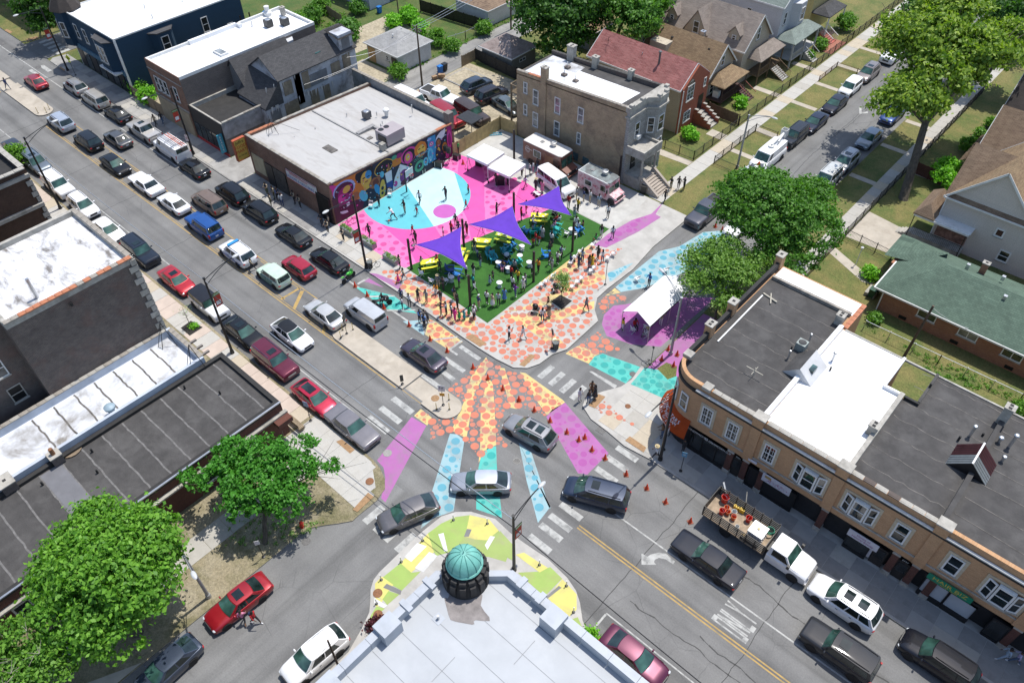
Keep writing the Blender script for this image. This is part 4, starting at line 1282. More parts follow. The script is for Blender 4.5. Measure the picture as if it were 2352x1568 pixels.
prt(sg,'sign_border',MB().box(-67.6,-62.3,37.42,37.435,2.95,3.02).box(-67.6,-62.3,37.42,37.435,3.98,4.05),RED_)
bxp(b,'corner_gate',(-62.6,-60.3,37.42,37.58,.05,3.4),BKM)
mb=MB()
for i in rg(12):
 mb.box(-62.5+i*.19,-62.47+i*.19,37.38,37.42,.1,3.3)
prt(b,'corner_gate_bars',mb,BKM)
bxp(b,'side_opening',(-60.1,-60.06,37.7,38.4,.05,3.3),BKM)
sg=bxp(b,'blade_sign',(-75.,-74.7,35.9,37.35,2.7,5.2),flat((.62,.40,.08),.5),lab='yellow and red projecting FOOD MART sign')
prt(sg,'sign_frame',MB().box(-75.06,-74.64,35.84,35.92,2.64,5.26).box(-75.06,-74.64,37.33,37.41,2.64,5.26).box(-75.06,-74.64,35.92,37.33,5.2,5.28).box(-75.06,-74.64,35.92,37.33,2.62,2.7),flat((.38,.08,.03),.6))
text(sg,'Jeffre',.5,TR(-74.69,36.6,4.85)@FE,BKM);text(sg,'FOOD',.52,TR(-74.69,36.62,4.3)@FE,RED_);text(sg,'MART',.52,TR(-74.69,36.62,3.75)@FE,RED_);text(sg,'621-282-6260',.2,TR(-74.69,36.62,3.2)@FE,BKM)
def mcol(n,c):
 return flat(c,.8)
MU={'n':(.015,.02,.04),'o':(.48,.16,.02),'y':(.55,.36,.06),'m':(.24,.01,.12),'p':(.50,.04,.24),'b':(.03,.22,.42),'c':(.09,.38,.50),'w':(.55,.58,.62),'l':(.28,.35,.60),'k':(.008,.007,.012),'r':(.07,.008,.035),'g':(.05,.26,.16),'u':(.02,.05,.22),'d':(.12,.03,.02),'s':(.26,.10,.04),'v':(.13,.03,.16)}
MK=list(MU)
mmats=[mcol(k,MU[k])for k in MK]
mu=MB()
LAY=[0]
def mp(k,pts):
 LAY[0]+=1
 x=-60.098+.0012*LAY[0]*.35
 vs=[(x,37.75+u,v)for u,v in pts]
 ar=sum(pts[i-1][0]*pts[i][1]-pts[i][0]*pts[i-1][1]for i in rg(len(pts)))
 if ar<0:
  vs=vs[::-1]
 mu.add(vs,[tuple(rg(len(vs)))],MK.index(k))
def me_(k,cu,cv,ru,rv,rot=.0,n=18,wob=.0):
 rr=random.Random(int(cu*100+cv*10))
 pts=[]
 for i in rg(n):
  t=2*PI*i/n
  s=1+rr.uniform(-wob,wob)
  a,c_=ru*cos(t)*s,rv*sin(t)*s
  pts.append((cu+a*cos(rot)-c_*sin(rot),max(.04,min(4.95-cu*.045,cv+a*sin(rot)+c_*cos(rot)))))
 mp(k,pts)
mp('n',QL('0 .03 17.8 .03 17.8 4.25 0 5.05'))
mp('o',QL('1. 2.2 4.2 .9 5.8 4.7 .5 5.'));mp('m',QL('0 .03 3.4 .03 2.6 2.2 0 3.4'));mp('p',QL('0 3.6 1.2 4.4 .3 4.98 0 5.'))
mp('r',QL('0 .03 4.3 .03 3.7 1.5 2.4 1.9 .4 2. 0 2.4'));mp('w',QL('.3 1.5 1.6 1.1 1.7 .8 1. .9'));mp('w',QL('1.6 1.9 2. 2.3 2.1 1.6 1.7 1.5'))
me_('l',1.7,3.7,1.5,1.05);me_('r',1.65,3.55,1.3,1.);me_('m',1.7,3.,1.,1.05);me_('y',2.,3.6,.55,.4,.3);me_('p',1.2,2.8,.5,.55);me_('k',1.5,2.95,.3,.1);me_('k',2.3,3.1,.28,.1);me_('w',1.75,2.3,.3,.08);me_('s',2.9,2.2,.6,.5,.3)
me_('k',4.6,4.2,1.3,1.,0,20,.05);me_('y',4.7,3.5,.75,.95,-.1);me_('b',5.1,3.9,.45,.5);me_('k',4.45,3.75,.22,.07);me_('k',5.05,3.7,.2,.07);me_('s',4.7,3.2,.25,.1);me_('y',4.6,2.4,.4,.7,.3)
mp('n',QL('3.6 .1 6. .1 6.3 2.4 4.4 2.2'));me_('c',4.,1.7,.5,.8,.4);me_('s',5.8,2.4,.8,.7,0,16,.15);me_('d',5.9,2.5,.5,.45,0,12,.2);me_('b',6.,1.5,.35,.8,.3);me_('y',6.7,1.2,.45,1.1,-.2,16,.1);me_('n',6.7,1.3,.2,.25);me_('n',6.6,.7,.18,.2)
me_('y',7.3,3.7,1.35,.9,.1,20,.03);me_('k',7.3,3.7,1.25,.8,.1,20,.05);me_('s',7.9,3.,.16,.9,-.1);mp('w',QL('7.3 2.9 8.3 2.9 8.2 1.6 7.4 1.6'));mp('u',QL('7.3 1.6 8.3 1.6 8.2 .6 7.4 .8'));me_('s',7.6,.5,.3,.45);me_('c',6.9,3.,.3,.4)
mp('w',QL('8. .2 10.4 .2 10.9 2. 9.6 3. 8.6 1.7'));me_('v',10.,1.2,.7,.9);me_('p',8.6,.9,.3,.35);me_('o',9.3,3.6,.9,.6,.2,14,.12);me_('m',9.6,4.1,.5,.3);me_('g',8.9,4.2,.4,.25);me_('r',9.8,.5,.5,.3)
me_('p',11.,3.5,1.2,.95,.1,20,.03);me_('k',11.,3.4,1.,.85);me_('p',10.9,3.2,.65,.75);me_('y',10.8,3.3,.35,.45)
me_('o',12.8,3.4,.95,.95,0,18,.06);me_('y',12.9,3.3,.6,.6,0,14,.08);me_('d',12.9,2.9,.4,.15);me_('k',12.6,3.5,.18,.07);me_('k',13.2,3.5,.18,.07);me_('g',12.4,1.4,.8,.7,.4);me_('n',12.4,1.4,.45,.35,.4)
mp('b',QL('13.8 1. 15.2 1. 15.2 4.2 14. 4.3'));me_('c',14.2,2.1,.45,.8);me_('b',14.2,2.1,.22,.45);me_('c',13.4,1.5,.4,.55);me_('u',13.4,1.5,.18,.3);me_('p',14.5,3.3,.35,.28);me_('w',14.5,3.3,.2,.15);me_('r',14.5,3.3,.1,.07);me_('l',14.2,4.,.35,.15)
me_('w',16.,3.7,.9,.45,.5,16,.05);mp('w',QL('15.8 4. 16.8 4.35 16.6 3.4 15.9 3.1'));me_('k',15.6,3.,.45,.6);me_('s',15.6,2.9,.34,.48);me_('k',15.45,2.95,.1,.04);me_('k',15.75,2.95,.1,.04);me_('n',15.5,1.6,.55,.9);me_('y',15.6,2.1,.12,.35,.4);me_('o',16.5,2.,.4,.6);me_('s',16.6,1.4,.35,.3)
mp('m',QL('16.9 .1 17.8 .1 17.8 4.25 17. 4.3'));me_('p',17.35,2.6,.4,1.2);me_('m',17.35,2.6,.25,.8);me_('p',16.8,.8,.3,.5)
for i in rg(120):
 u_=U(.6,17.4)
 me_(R.choice('wclyp'),u_,U(.5,4.),U(.04,.12),U(.03,.14),U(0,3),8)
mo=prt(b,'painted_mural',mu,mmats,lab='bright mural of overlapping portraits on a navy ground')
for q_,s_,z_ in((12.3,'COLOR',2.4),(12.9,'WE HAVE',2.75)):
 text(mo,s_,.42,TR(-60.03,37.75+q_,z_)@FE,mmats[MK.index('g'if s_=='COLOR'else'c')])
def garage(lab,x0,x1,y0,y1,ze,zr,wallm,roofm,zb=0,extras=()):
 b=thg('garage',lab,'garage',((x0+x1)/2,y0,0))
 prt(b,'wall',MB().prism([(x0,y0),(x1,y0),(x1,y1),(x0,y1)],zb,ze-.05),wallm)
 hip(b,x0-.3,x1+.3,y0-.3,y1+.3,ze,zr,roofm)
 prt(b,'gutter',MB().box(x0-.36,x1+.36,y0-.36,y0-.3,ze-.14,ze+.01).box(x1+.3,x1+.36,y0-.3,y1+.3,ze-.14,ze+.01),WTM)
 return b
b=garage('white block garage with a faded grey pyramid roof beside the alley utility pole',-86.9,-80.4,65.3,71.5,2.65,4.3,CMU,SH_PALE)
bxp(b,'boarded_door',(-86.6,-85.2,65.2,65.29,0,2.2),mk('osb_board',(.42,.27,.12),.9,.2,2));bxp(b,'black_door',(-81.7,-80.7,65.2,65.29,0,2.1),BKM);win(b,'S',-82.6,1.3,65.3,.7,.7)
vnt(b,-83.3,67.3,3.9,.1,.25,mat=WTM);vnt(b,-84.,69.5,3.9,.1,.25,mat=WTM)
b=garage('grey garage with a rose shingled pyramid roof behind the black slatted fence',-74.1,-68.5,75.4,80.4,2.45,4.1,SD_TAUPE,SH_ROSE)
win(b,'E',77.6,1.2,-68.5,1.3,.5,style='pair',sill=False);vnt(b,-71.6,76.5,3.1,.1,.25,mat=WTM)
b=garage('white walled garage with a brown flat-pitched roof at the top of the alley',-88.,-81.2,84.2,90.5,2.6,3.4,CMU,SH_BROWN)
b=garage('small garage with a sandy shingled roof mostly under the big dark tree',-69.5,-64.8,88.,93.,2.5,3.9,SD_GREY,SH_TAN)
b=thg('house','white clapboard house back with a grey basement door beside the blue bin','house',(-103,80,0))
gbl(b,-110,-99.4,76.4,86,5.6,8.5,'x',SD_WHITE,SH_CHAR);bxp(b,'basement_door',(-99.4,-99.33,80.6,81.6,0,2.),GREYW);win(b,'E',78.4,3.2,-99.4,.9,1.3)
mb=MB()
for i in rg(8):
 mb.box(-99.3,-97.9,83.+i*.28,83.25+i*.28,i*.22,i*.22+.06)
for y in(83.,85.3):
 mb.box(-97.95,-97.87,y,y+.08,0,2.8)
prt(b,'rear_stair',mb,BKM)
b=thg('three_flat','tall tan brick flat building with a grey stone front, half white roof and stone porch','building',(-49.5,67.5,0))
x0_,x1_,y0_,y1_=-57.6,-41.75,64.25,70.9
mb=MB()
mb.add([(x0_,y0_,0),(x1_,y0_,0),(x1_,y1_,0),(x0_,y1_,0),(x0_,y0_,8.2),(x1_,y0_,9.),(x1_,y1_,9.),(x0_,y1_,8.2)],QN('0154 1265 2376 3047 4567'))
prt(b,'wall',mb,BR_TAN)
for(a0,a1)in((y0_,y0_+.28),(y1_-.28,y1_)):
 mb=MB().add([(x0_,a0,8.1),(x1_,a0,8.9),(x1_,a1,8.9),(x0_,a1,8.1),(x0_,a0,8.55),(x1_,a0,9.5),(x1_,a1,9.5),(x0_,a1,8.55)],QN('0154 1265 2376 3047 4567'))
 prt(b,'parapet',mb,BR_TAN if a0<66 else BR_DARK)
prt(b,'roof',MB().add([(x0_+.05,y0_+.27,8.23),(x1_,y0_+.27,9.03),(x1_,y1_-.27,9.03),(x0_+.05,y1_-.27,8.23)],[(0,1,2,3)]),ROOFK)
mb=MB().add([(x0_+6.2,y0_+.4,8.57),(x1_-1.6,y0_+.4,8.99),(x1_-1.4,y1_-2.3,9.),(x0_+5.6,y1_-2.,8.54)],[(0,1,2,3)]);prt(b,'white_roof_coat',mb,ROOFW)
mb.X=Matrix.Identity(4)
prt(b,'worn_roof_coat',MB().add([(x0_+.5,y0_+.4,8.27),(x0_+6.2,y0_+.4,8.56),(x0_+5.6,y1_-.9,8.53),(x0_+.5,y1_-.6,8.27)],[(0,1,2,3)]),ROOFS)
cpg(b,(x0_+4.6,y0_+.14),(x1_,y0_+.14),(8.85,9.5),[COPING],.36,.5,.08);cpg(b,(x0_,y0_+.14),(x0_+1.7,y0_+.14),(8.55,8.65),[COPING],.36,.5,.08);cpg(b,(x0_+1.8,y0_+.14),(x0_+4.,y0_+.14),(8.66,8.8),[CLAY],.36,.5,.08)
cpg(b,(x0_,y1_-.14),(x1_,y1_-.14),(8.55,9.5),[mk('dark_coping',(.07,.065,.06),.8,.3,2)],.36,.5,.08)
for x,y,w_,d_,h_,mt,fl in((-53.4,y0_+.1,.75,.6,2.,BR_TAN,2),(-54.6,y1_-.2,.9,.7,1.9,STN,2),(-51.,y1_-.25,.7,.55,1.7,STN,1),(-46.,y1_-.2,.6,.5,1.7,STN,1)):
 chm(b,x,y,8.2,w_,d_,h_,mt,STN,fl)
bxp(b,'pilaster',(-53.8,-53.,y0_-.12,y0_,0,8.4),BR_TAN)
for x,y,h in((-53.5,68.6,.8),(-52.6,66.9,.7),(-50.6,66.5,1.)):
 vnt(b,x,y,8.5,.06,h);bxp(b,'vent_flashing',(x-.3,x+.3,y-.25,y+.25,8.5,8.62+(x+57)*.03),BR_GREY)
for x,z,h in((-56.2,6.1,1.4),(-56.2,3.3,1.4),(-54.6,5.2,1.9),(-54.6,2.3,1.9),(-51.3,5.3,2.),(-51.3,2.4,1.9),(-47.9,5.4,1.9),(-48.,2.6,1.5)):
 win(b,'S',x,z,y0_,.85 if h>1.5 else .6,h,glass=GLASSB)
for x in(-51.,-48.4,-46.8):
 bxp(b,'glass_block_window',(x-.45,x+.45,y0_-.03,y0_,.3,1.3),mk('glass_block',(.06,.12,.13),.3,.6,6))
prt(b,'stone_front',MB().prism([(-41.76,y0_),(-41.4,y0_),(-41.4,67.5),(-40.4,68.3),(-40.4,69.9),(-41.2,y1_),(-41.76,y1_)],0,9.),BLOCKG)
prt(b,'stone_cornice',MB().prism([(-41.9,y0_-.1),(-41.2,y0_-.1),(-41.2,67.4),(-40.2,68.2),(-40.2,70),(-41.,y1_+.1),(-41.9,y1_+.1)],8.3,8.5).prism([(-41.9,y0_-.1),(-41.3,y0_-.1),(-41.3,67.4),(-40.3,68.3),(-40.3,69.9),(-41.1,y1_+.1),(-41.9,y1_+.1)],9.,9.6),STN)
for y,x in((64.6,-41.5),(66.6,-41.5),(68.5,-40.6),(69.8,-40.6),(70.7,-41.2)):
 prt(b,'cornice_block',MB().box(x-.2,x+.25,y-.22,y+.22,9.6,9.85),STN)
win(b,'E',66.,5.3,-41.4,.9,1.9);win(b,'E',69.1,5.3,-40.4,1.1,1.9);win(b,'E',69.1,2.4,-40.4,1.2,1.9,style='pair');win(b,'E',66.,2.3,-41.4,.8,1.4)
M_=TR(-40.9,67.9,0)@Matrix.Rotation(PI/2-.85-.0,4,'Z');win(b,M_,0,5.3,-.03,.8,1.9)
bxp(b,'basement_window',(-40.42,-40.36,68.6,69.6,.2,1.2),MATS['glass_block'])
bxp(b,'window_air_conditioner',(-41.4,-41.,65.8,66.4,5.2,5.65),WTM)
bxp(b,'porch_floor',(-41.4,-39.2,64.35,67.3,0,1.5),STN);bxp(b,'porch_roof',(-41.4,-38.9,64.1,67.6,4.2,4.7),STN)
for bb in((-41.4,-38.9,64.1,64.3,4.7,5.2),(-39.1,-38.9,64.3,67.6,4.7,5.2),(-41.2,-39.1,67.4,67.6,4.7,5.)):
 bxp(b,'balcony_wall',bb,STN)
for x,y in((-39.3,64.6),(-39.3,67.2)):
 prt(b,'porch_column',MB().lathe(QL('.26 1.5 .26 1.9 .15 1.95 .13 3.9 .24 4. .24 4.2'),12,(x,y,0)),STN,1)
bxp(b,'porch_door',(-41.4,-41.34,65.4,66.3,1.5,3.6),BKM)
for i in rg(8):
 bxp(b,'porch_step',(-39.2+i*.3,-38.9+i*.3,64.75,66.9,0,1.4-i*.175),mk('porch_concrete',(.36,.31,.26),.9,.15,1.5))
for y in(64.6,67.05):
 prt(b,'stair_wall',MB().add([(-39.3,y-.15,0),(-36.7,y-.15,0),(-36.7,y-.15,.35),(-39.3,y-.15,2.),(-39.3,y+.15,0),(-36.7,y+.15,0),(-36.7,y+.15,.35),(-39.3,y+.15,2.)],QN('0123 7654 3267 1562')),MATS['porch_concrete'])
 for i in rg(7):
  prt(b,'stair_light',MB().blob((-39.+i*.35,y+(-.19 if y<65 else-.19),1.5-i*.22),.06,6,4),WTM)
mb=MB()
for z in(2.6,5.):
 mb.box(-59.3,-57.65,65.,67.5,z-.12,z)
 for q in(65.,67.5):
  mb.bar((-59.3,q,z+.95),(-57.65,q,z+.95),.08)
 mb.bar((-59.3,65,z+.95),(-59.3,67.5,z+.95),.08)
 for i in rg(11):
  mb.bar((-59.3+i*.16,65.,z),(-59.3+i*.16,65.,z+.95),.04)
 for i in rg(15):
  mb.bar((-59.3,65.+i*.17,z),(-59.3,65.+i*.17,z+.95),.04)
for x,y in((-59.2,65.05),(-59.2,67.4)):
 mb.box(x-.09,x+.09,y-.09,y+.09,0,6.)
prt(b,'rear_balcony',mb,WOODG)
b=thg('house','narrow house with a dappled red shingle roof and new red brick front','house',(-50,80,0))
gbl(b,-57.,-43.,77.4,83.2,5.9,8.,'x',SD_TAN,SH_RED,.35,trim=WTM,ends=(.3,.1))
mb=MB().add(QL('-42.98 77.4 0 -42.98 83.2 0 -42.98 83.2 5.95 -42.98 80.3 8. -42.98 77.4 5.95 -42.7 77.4 0 -42.7 83.2 0 -42.7 83.2 5.95 -42.7 80.3 8. -42.7 77.4 5.95',3),QN('56789 0594 6127 4983 3872'))
prt(b,'brick_front',mb,BR_NEWRED)
win(b,'E',79.,4.,-42.7,1.5,2.,style='grid');win(b,'E',79.,1.2,-42.7,1.5,1.4,style='grid');win(b,'E',82.2,4.6,-42.7,.5,1.1)
prt(b,'arched_light',MB().add(QL('-42.68 78.25 6. -42.68 79.75 6. -42.68 79.5 6.5 -42.68 79 6.75 -42.68 78.5 6.5',3),[(0,1,2,3,4)]),GLS)
bxp(b,'entry_recess',(-42.72,-42.66,81.3,82.4,1.2,3.6),BKM)
for i in rg(5):
 bxp(b,'entry_step',(-42.7+i*.5,-42.2+i*.5,81.,82.7,0,1.3-i*.25),STN)
 for y in(80.8,82.75):
  bxp(b,'stair_wall',(-42.7+i*.5,-42.2+i*.5,y,y+.25,0,2.-i*.3),BR_NEWRED);bxp(b,'stair_coping',(-42.72+i*.5,-42.18+i*.5,y-.04,y+.29,2.-i*.3,2.07-i*.3),STN)
prt(b,'downpipe',MB().box(-42.71,-42.62,77.3,77.4,0,5.8),WTM)
vnt(b,-47.5,78.9,6.9,.13,1.7,True,flat((.12,.12,.12),.5));vnt(b,-50.2,79.2,7.2,.06,.4)
prt(b,'roof_antenna',MB().tube([(-55.3,79,7),(-55.3,79,8.),(-54.9,78.7,8.3)],.03,5).tube([(-55.8,79,7.6),(-54.9,79,7.6)],.02,5),BKM)
b=thg('house','tan shingled cottage with a hipped front porch roof and dark deck','house',(-49,88.8,0))
gbl(b,-54.5,-44.1,85.8,91.7,4.1,7.,'x',SD_CREAM,SH_TAN,.35,trim=WTM)
win(b,'E',88.7,4.3,-44.1,.8,1.4);win(b,'E',87.,1.2,-44.1,1.,1.4);win(b,'S',-50,1.8,85.8,.8,1.2)
hip(b,-45.6,-41.7,85.9,92.1,3.,4.,SH_TAN,1.6,.12,'porch_roof')
bxp(b,'deck',(-44.1,-41.9,85.9,92.,.9,1.05),mk('deck_brown',(.06,.03,.025),.8,.2,3))
mb=MB()
for y in(86.,89.,91.9):
 mb.box(-41.98,-41.9,y-.04,y+.04,0,3.)
for i in rg(40):
 mb.bar((-41.95,86+i*.15,1.),(-41.95,86+i*.15,1.9),.03)
mb.bar((-41.95,86,1.9),(-41.95,92,1.9),.07);prt(b,'porch_railing',mb,MATS['deck_brown'])
for i in rg(6):
 bxp(b,'porch_step',(-41.9+i*.3,-41.6+i*.3,90.2,91.6,0,1.-i*.16),MATS['deck_brown'])
mb=MB()
for y in(90.1,91.65):
 mb.bar((-41.9,y,1.9),(-40.,y,.9),.07)
prt(b,'stair_rail',mb,flat((.25,.07,.05),.6))
bxp(b,'grill_box',(-43.6,-42.8,86.6,87.2,1.05,1.9),WTM)
chm(b,-48.,89.6,6.2,.5,.5,1.1,STL,STL);bxp(b,'side_dormer',(-53.5,-51.,85.9,88.5,4.5,5.9),SD_CREAM)
bxp(b,'roof_vent',(-51.5,-51.2,87.6,87.9,6.1,6.3),BKM);bxp(b,'roof_vent',(-46.,-45.7,87.8,88.1,6.1,6.35),BKM)
b=thg('house','large cream house with grey-brown shingles, gabled dormers and a wooden stair porch','house',(-50,96,0))
gbl(b,-57.5,-43.4,92.7,99.4,5.2,8.6,'x',SD_CREAM,SH_GREYB,.35,trim=WTM)
def dormer(b,xc,w,y0,y1,z0,ze,zr,wallm,roofm,ww=.7,wh=1.1,wz=None):
 gbl(b,xc-w/2,xc+w/2,y0,y1,ze,zr,'y',wallm,roofm,.2,zb=z0)
 win(b,'S',xc,wz if wz else z0+.35,y0,ww,wh,glass=GLS)
dormer(b,-55.,1.5,93.2,95.8,5.2,6.6,7.5,SD_CREAM,SH_GREYB,.6,.7,5.7);dormer(b,-50.8,3.4,92.6,96,5.,5.6,8.3,SD_CREAM,SH_GREYB,.9,1.6,5.3);dormer(b,-45.4,1.5,93.2,95.8,5.2,6.6,7.5,SD_CREAM,SH_GREYB,.6,.7,5.7)
win(b,'E',96.,5.4,-43.4,.8,1.7);win(b,'E',97.8,1.9,-43.4,.9,1.4);vnt(b,-51,97.2,7.8,.15,.7,1)
hip(b,-44.2,-41.4,94.3,101.,3.5,4.6,SH_GREYB,1.3,.12,'porch_roof')
WD=mk('porch_timber',(.17,.11,.06),.8,.25,3)
mb=MB()
for x,y in((-41.6,94.6),(-41.6,97.4),(-41.6,100.8),(-43.2,100.8)):
 mb.box(x-.07,x+.07,y-.07,y+.07,0,3.5)
mb.box(-43.4,-41.5,94.5,100.9,1.3,1.42)
for i in rg(26):
 mb.bar((-41.6,94.6+i*.12,1.4),(-41.6,94.6+i*.12,2.2),.03)
mb.bar((-41.6,94.6,2.25),(-41.6,97.6,2.25),.07);prt(b,'porch_frame',mb,WD)
for i in rg(9):
 bxp(b,'porch_step',(-41.5+i*.26,-41.24+i*.26,98.,99.6,1.1-i*.14,1.18-i*.14),mk('grey_tread',(.34,.33,.31),.8,.15,2))
mb=MB()
for y in(97.9,99.65):
 mb.bar((-41.5,y,2.2),(-39.2,y,.95),.06).bar((-41.5,y,1.2),(-39.2,y,.05),.06)
 for i in rg(12):
  mb.bar((-41.5+i*.2,y,1.2-i*.1),(-41.5+i*.2,y,2.15-i*.105),.03)
prt(b,'stair_rail',mb,WD)
b=thg('house','pale two-storey house with a corner bay and grey-green porch roof past the cream one','house',(-49,105,0))
gbl(b,-62,-43.2,101.6,109.,8.,10.8,'x',SD_WHITE,SH_GG,.3,trim=WTM)
prt(b,'bay',MB().prism(QL('-43.21 104.3 -42.2 105. -42.2 106.6 -43.21 107.3'),.5,7.6),SD_WHITE)
win(b,'E',105.8,5.2,-42.2,1.,1.7);win(b,'E',102.8,5.2,-43.2,.8,1.7);win(b,'S',-55.5,5.3,101.6,.9,1.3);win(b,'S',-48,5.3,101.6,.8,1.3)
hip(b,-43.6,-40.3,101.4,109.2,3.7,4.7,SH_GG,1.5,.12,'porch_roof')
mb=MB()
for x,y in((-40.6,101.7),(-40.6,105.2),(-40.6,108.9)):
 mb.box(x-.1,x+.1,y-.1,y+.1,0,3.6)
mb.box(-43.2,-40.5,101.6,109,1.2,1.3).bar((-40.6,101.7,2.1),(-40.6,105.2,2.1),.08)
for i in rg(24):
 mb.bar((-40.6,101.7+i*.15,1.3),(-40.6,101.7+i*.15,2.1),.04)
prt(b,'porch_frame',mb,mk('grey_white_paint',(.42,.41,.39),.7,.1,2))
for i in rg(6):
 bxp(b,'porch_step',(-40.5+i*.28,-40.2+i*.28,105.6,107.,0,1.1-i*.18),MATS['grey_tread'])
prt(b,'stair_rail',MB().bar((-40.5,105.5,2.1),(-38.9,105.5,1.1),.07).bar((-40.5,107.1,2.1),(-38.9,107.1,1.1),.07),MATS['grey_white_paint'])
b=thg('house','yellow house with a dark porch roof and red stairs at the top edge','house',(-48,116,0))
gbl(b,-60,-43.6,112.4,119.5,7.2,9.8,'x',SD_YEL,SH_CHAR,.3)
hip(b,-43.9,-40.8,112.6,118.2,3.6,4.4,SH_CHAR,1.2,.12,'porch_roof');win(b,'E',116,4.9,-43.6,1.,1.6)
RST=flat((.40,.10,.07),.7)
for i in rg(7):
 bxp(b,'porch_step',(-41.6+i*.3,-41.3+i*.3,112.6,114.,0,1.3-i*.18),RST)
mb=MB()
for y in(112.5,114.1):
 mb.bar((-41.6,y,2.2),(-39.4,y,.9),.08)
 for i in rg(14):
  mb.bar((-41.6+i*.16,y,1.2-i*.09),(-41.6+i*.16,y,2.15-i*.093),.04)
for y in(112.8,118.):
 mb.box(-41.,-40.85,y-.07,y+.07,0,3.5)
prt(b,'porch_frame',mb,WTM)
mb=MB().sheet(QL('-41 109.6 -38 109.6 -38 114.5 -41 114.5'),.115);tag(mb.build('red_paved_yard',mk('red_pavers',(.30,.12,.08),.9,.2,4)),knd='structure')
b=thg('ranch_house','low orange brick bungalow with a green shingled hip roof and white gutters','house',(0,64,0))
prt(b,'wall',MB().prism(QL('-10.9 63.6 14 63.6 14 71.9 -12. 71.9 -12. 67.6 -10.9 67.6'),0,2.65),BR_RANCH)
hip(b,-11.6,14.6,63.1,72.5,2.7,4.75,SH_GREEN,4.3,.12)
prt(b,'porch_roof',MB().add(QL('-12.95 68.2 2.68 -12.95 72.6 2.68 -8.4 72.6 2.7 -8.9 70.3 3.9 -12.95 70.3 2.72 -10.4 68.2 3.2 -8. 70.2 4.3',3),QN('0564 4621')),SH_GREEN)
prt(b,'gutter',MB().box(-11.7,14.7,63.02,63.1,2.55,2.72).box(-11.72,-11.6,63.1,68.,2.55,2.72),WTM)
prt(b,'downpipe',MB().box(-10.85,-10.75,63.45,63.55,0,2.6).box(4.6,4.7,63.45,63.55,0,2.6),WTM)
for x in(-6.6,-2.9,.9,6.5):
 win(b,'S',x,1.35,63.6,1.7,1.05,style='pair',glass=GLASSB if x in(-2.9,)else GLS)
for x in(-8.4,-3.6,1.2):
 bxp(b,'basement_window',(x-.35,x+.35,63.55,63.6,.25,.6),BKM)
chm(b,-4.8,70.,3.4,.55,.45,1.6,BR_RANCH,STN)
for x,y in((-6.,69.2),(-2.,67.),(-3.,69.6)):
 prt(b,'roof_vent',MB().box(x-.15,x+.15,y-.15,y+.15,4.3 if y>68 else 4.35,4.75),STL)
bxp(b,'garden_steps',(-12.6,-11.6,64.6,66.,0,.5),STN)
b=thg('house','big beige clapboard house with a white framed gable, brown roof and shaded side porch','house',(-5,79,0))
prt(b,'wall',MB().prism(QL('-11.3 77.2 6 77.2 6 85. -11.3 85.'),0,5.8).add(QL('-11.3 77.2 5.8 -3.2 77.2 5.8 -7.25 77.2 10. -11.3 85 5.8 -3.2 85 5.8 -7.25 85 10.',3),QN('012 354')),SD_BEIGE)
gbl(b,-11.3,-3.2,77.2,85.,5.8,10.,'y',SD_BEIGE,SH_TAN,.3,.14,walls=False,trim=WTM)
gbl(b,-11.3,6,77.2,85.,5.8,9.6,'x',SD_BEIGE,SH_BROWN,.3,.14,walls=False)
prt(b,'pent_roof',MB().add(QL('-11.5 76.8 5.7 6.2 76.8 5.7 6.2 77.2 6.05 -11.5 77.2 6.05',3),[(0,1,2,3)]),SH_BROWN)
prt(b,'gutter',MB().box(-11.5,6.2,76.72,76.8,5.55,5.72).box(-11.36,-11.26,77.1,77.18,0,5.6),WTM)
win(b,'S',-5.6,3.4,77.2,.85,.95,style='plain',ft=.14);win(b,'S',-4.3,1.,77.2,1.1,1.3,ft=.14);win(b,'S',-1.6,3.6,77.2,.9,1.1,ft=.14)
hip(b,-13.4,-11.3,75.7,81.,3.4,4.5,SH_BROWN,.9,.12,'porch_roof');bxp(b,'porch_beam',(-13.3,-7.8,75.75,75.9,3.05,3.25),WTM);bxp(b,'porch_canopy',(-11.3,-7.7,75.9,77.2,3.2,3.35),WTM)
bxp(b,'stone_panel',(-11.,-8.,77.12,77.2,1.,3.1),mk('flagstone',(.22,.12,.09),.9,.5,3));bxp(b,'porch_floor',(-12.9,-7.9,76.,77.2,0,.8),STN)
mb=MB()
for x in(-13.2,-8.):
 mb.box(x-.04,x+.04,75.8,75.88,0,3.1)
for i in rg(30):
 mb.bar((-12.9+i*.17,75.9,.8),(-12.9+i*.17,75.9,1.7),.02)
mb.bar((-12.9,75.9,1.7),(-7.9,75.9,1.7),.04);prt(b,'porch_railing',mb,BKM)
for i in rg(5):
 bxp(b,'porch_step',(-13.2-i*.3,-12.9-i*.3,76.2,77.3,0,.75-i*.15),STN)
b=thg('house','brown shingled house with dark upper roof at the right edge beyond the beige one','house',(-4,92,0))
gbl(b,-12.,8,88.6,96.5,4.8,8.6,'x',SD_GREY,SH_BROWN,.4,trim=WTM);gbl(b,-12.6,2,97.5,104.5,5.8,9.2,'x',SD_WHITE,SH_DARK,.4,trim=WTM)
prt(b,'porch_roof',MB().add(QL('-13.6 89 3. -12 89 4.2 -12 96 4.2 -13.6 96 3.',3),QN('0123 3210')),SH_BROWN)
b=thg('house','dark-roofed house half hidden behind the tallest tree crown','house',(-4,112,0))
gbl(b,-13.2,4,108,116,6.2,9.5,'x',SD_GREY,SH_CHAR,.4,trim=WTM)
for i in rg(5):
 bxp(b,'porch_step',(-13.5-i*.3,-13.2-i*.3,112,113.5,0,.9-i*.16),WOODG)
b=thg('commercial_block','long orange brick shop building with rounded corner, white and black roofs and stone-trimmed windows','building',(5,37.6,0))
CCX,CCY,CRR=-15.9,39.75,2.2
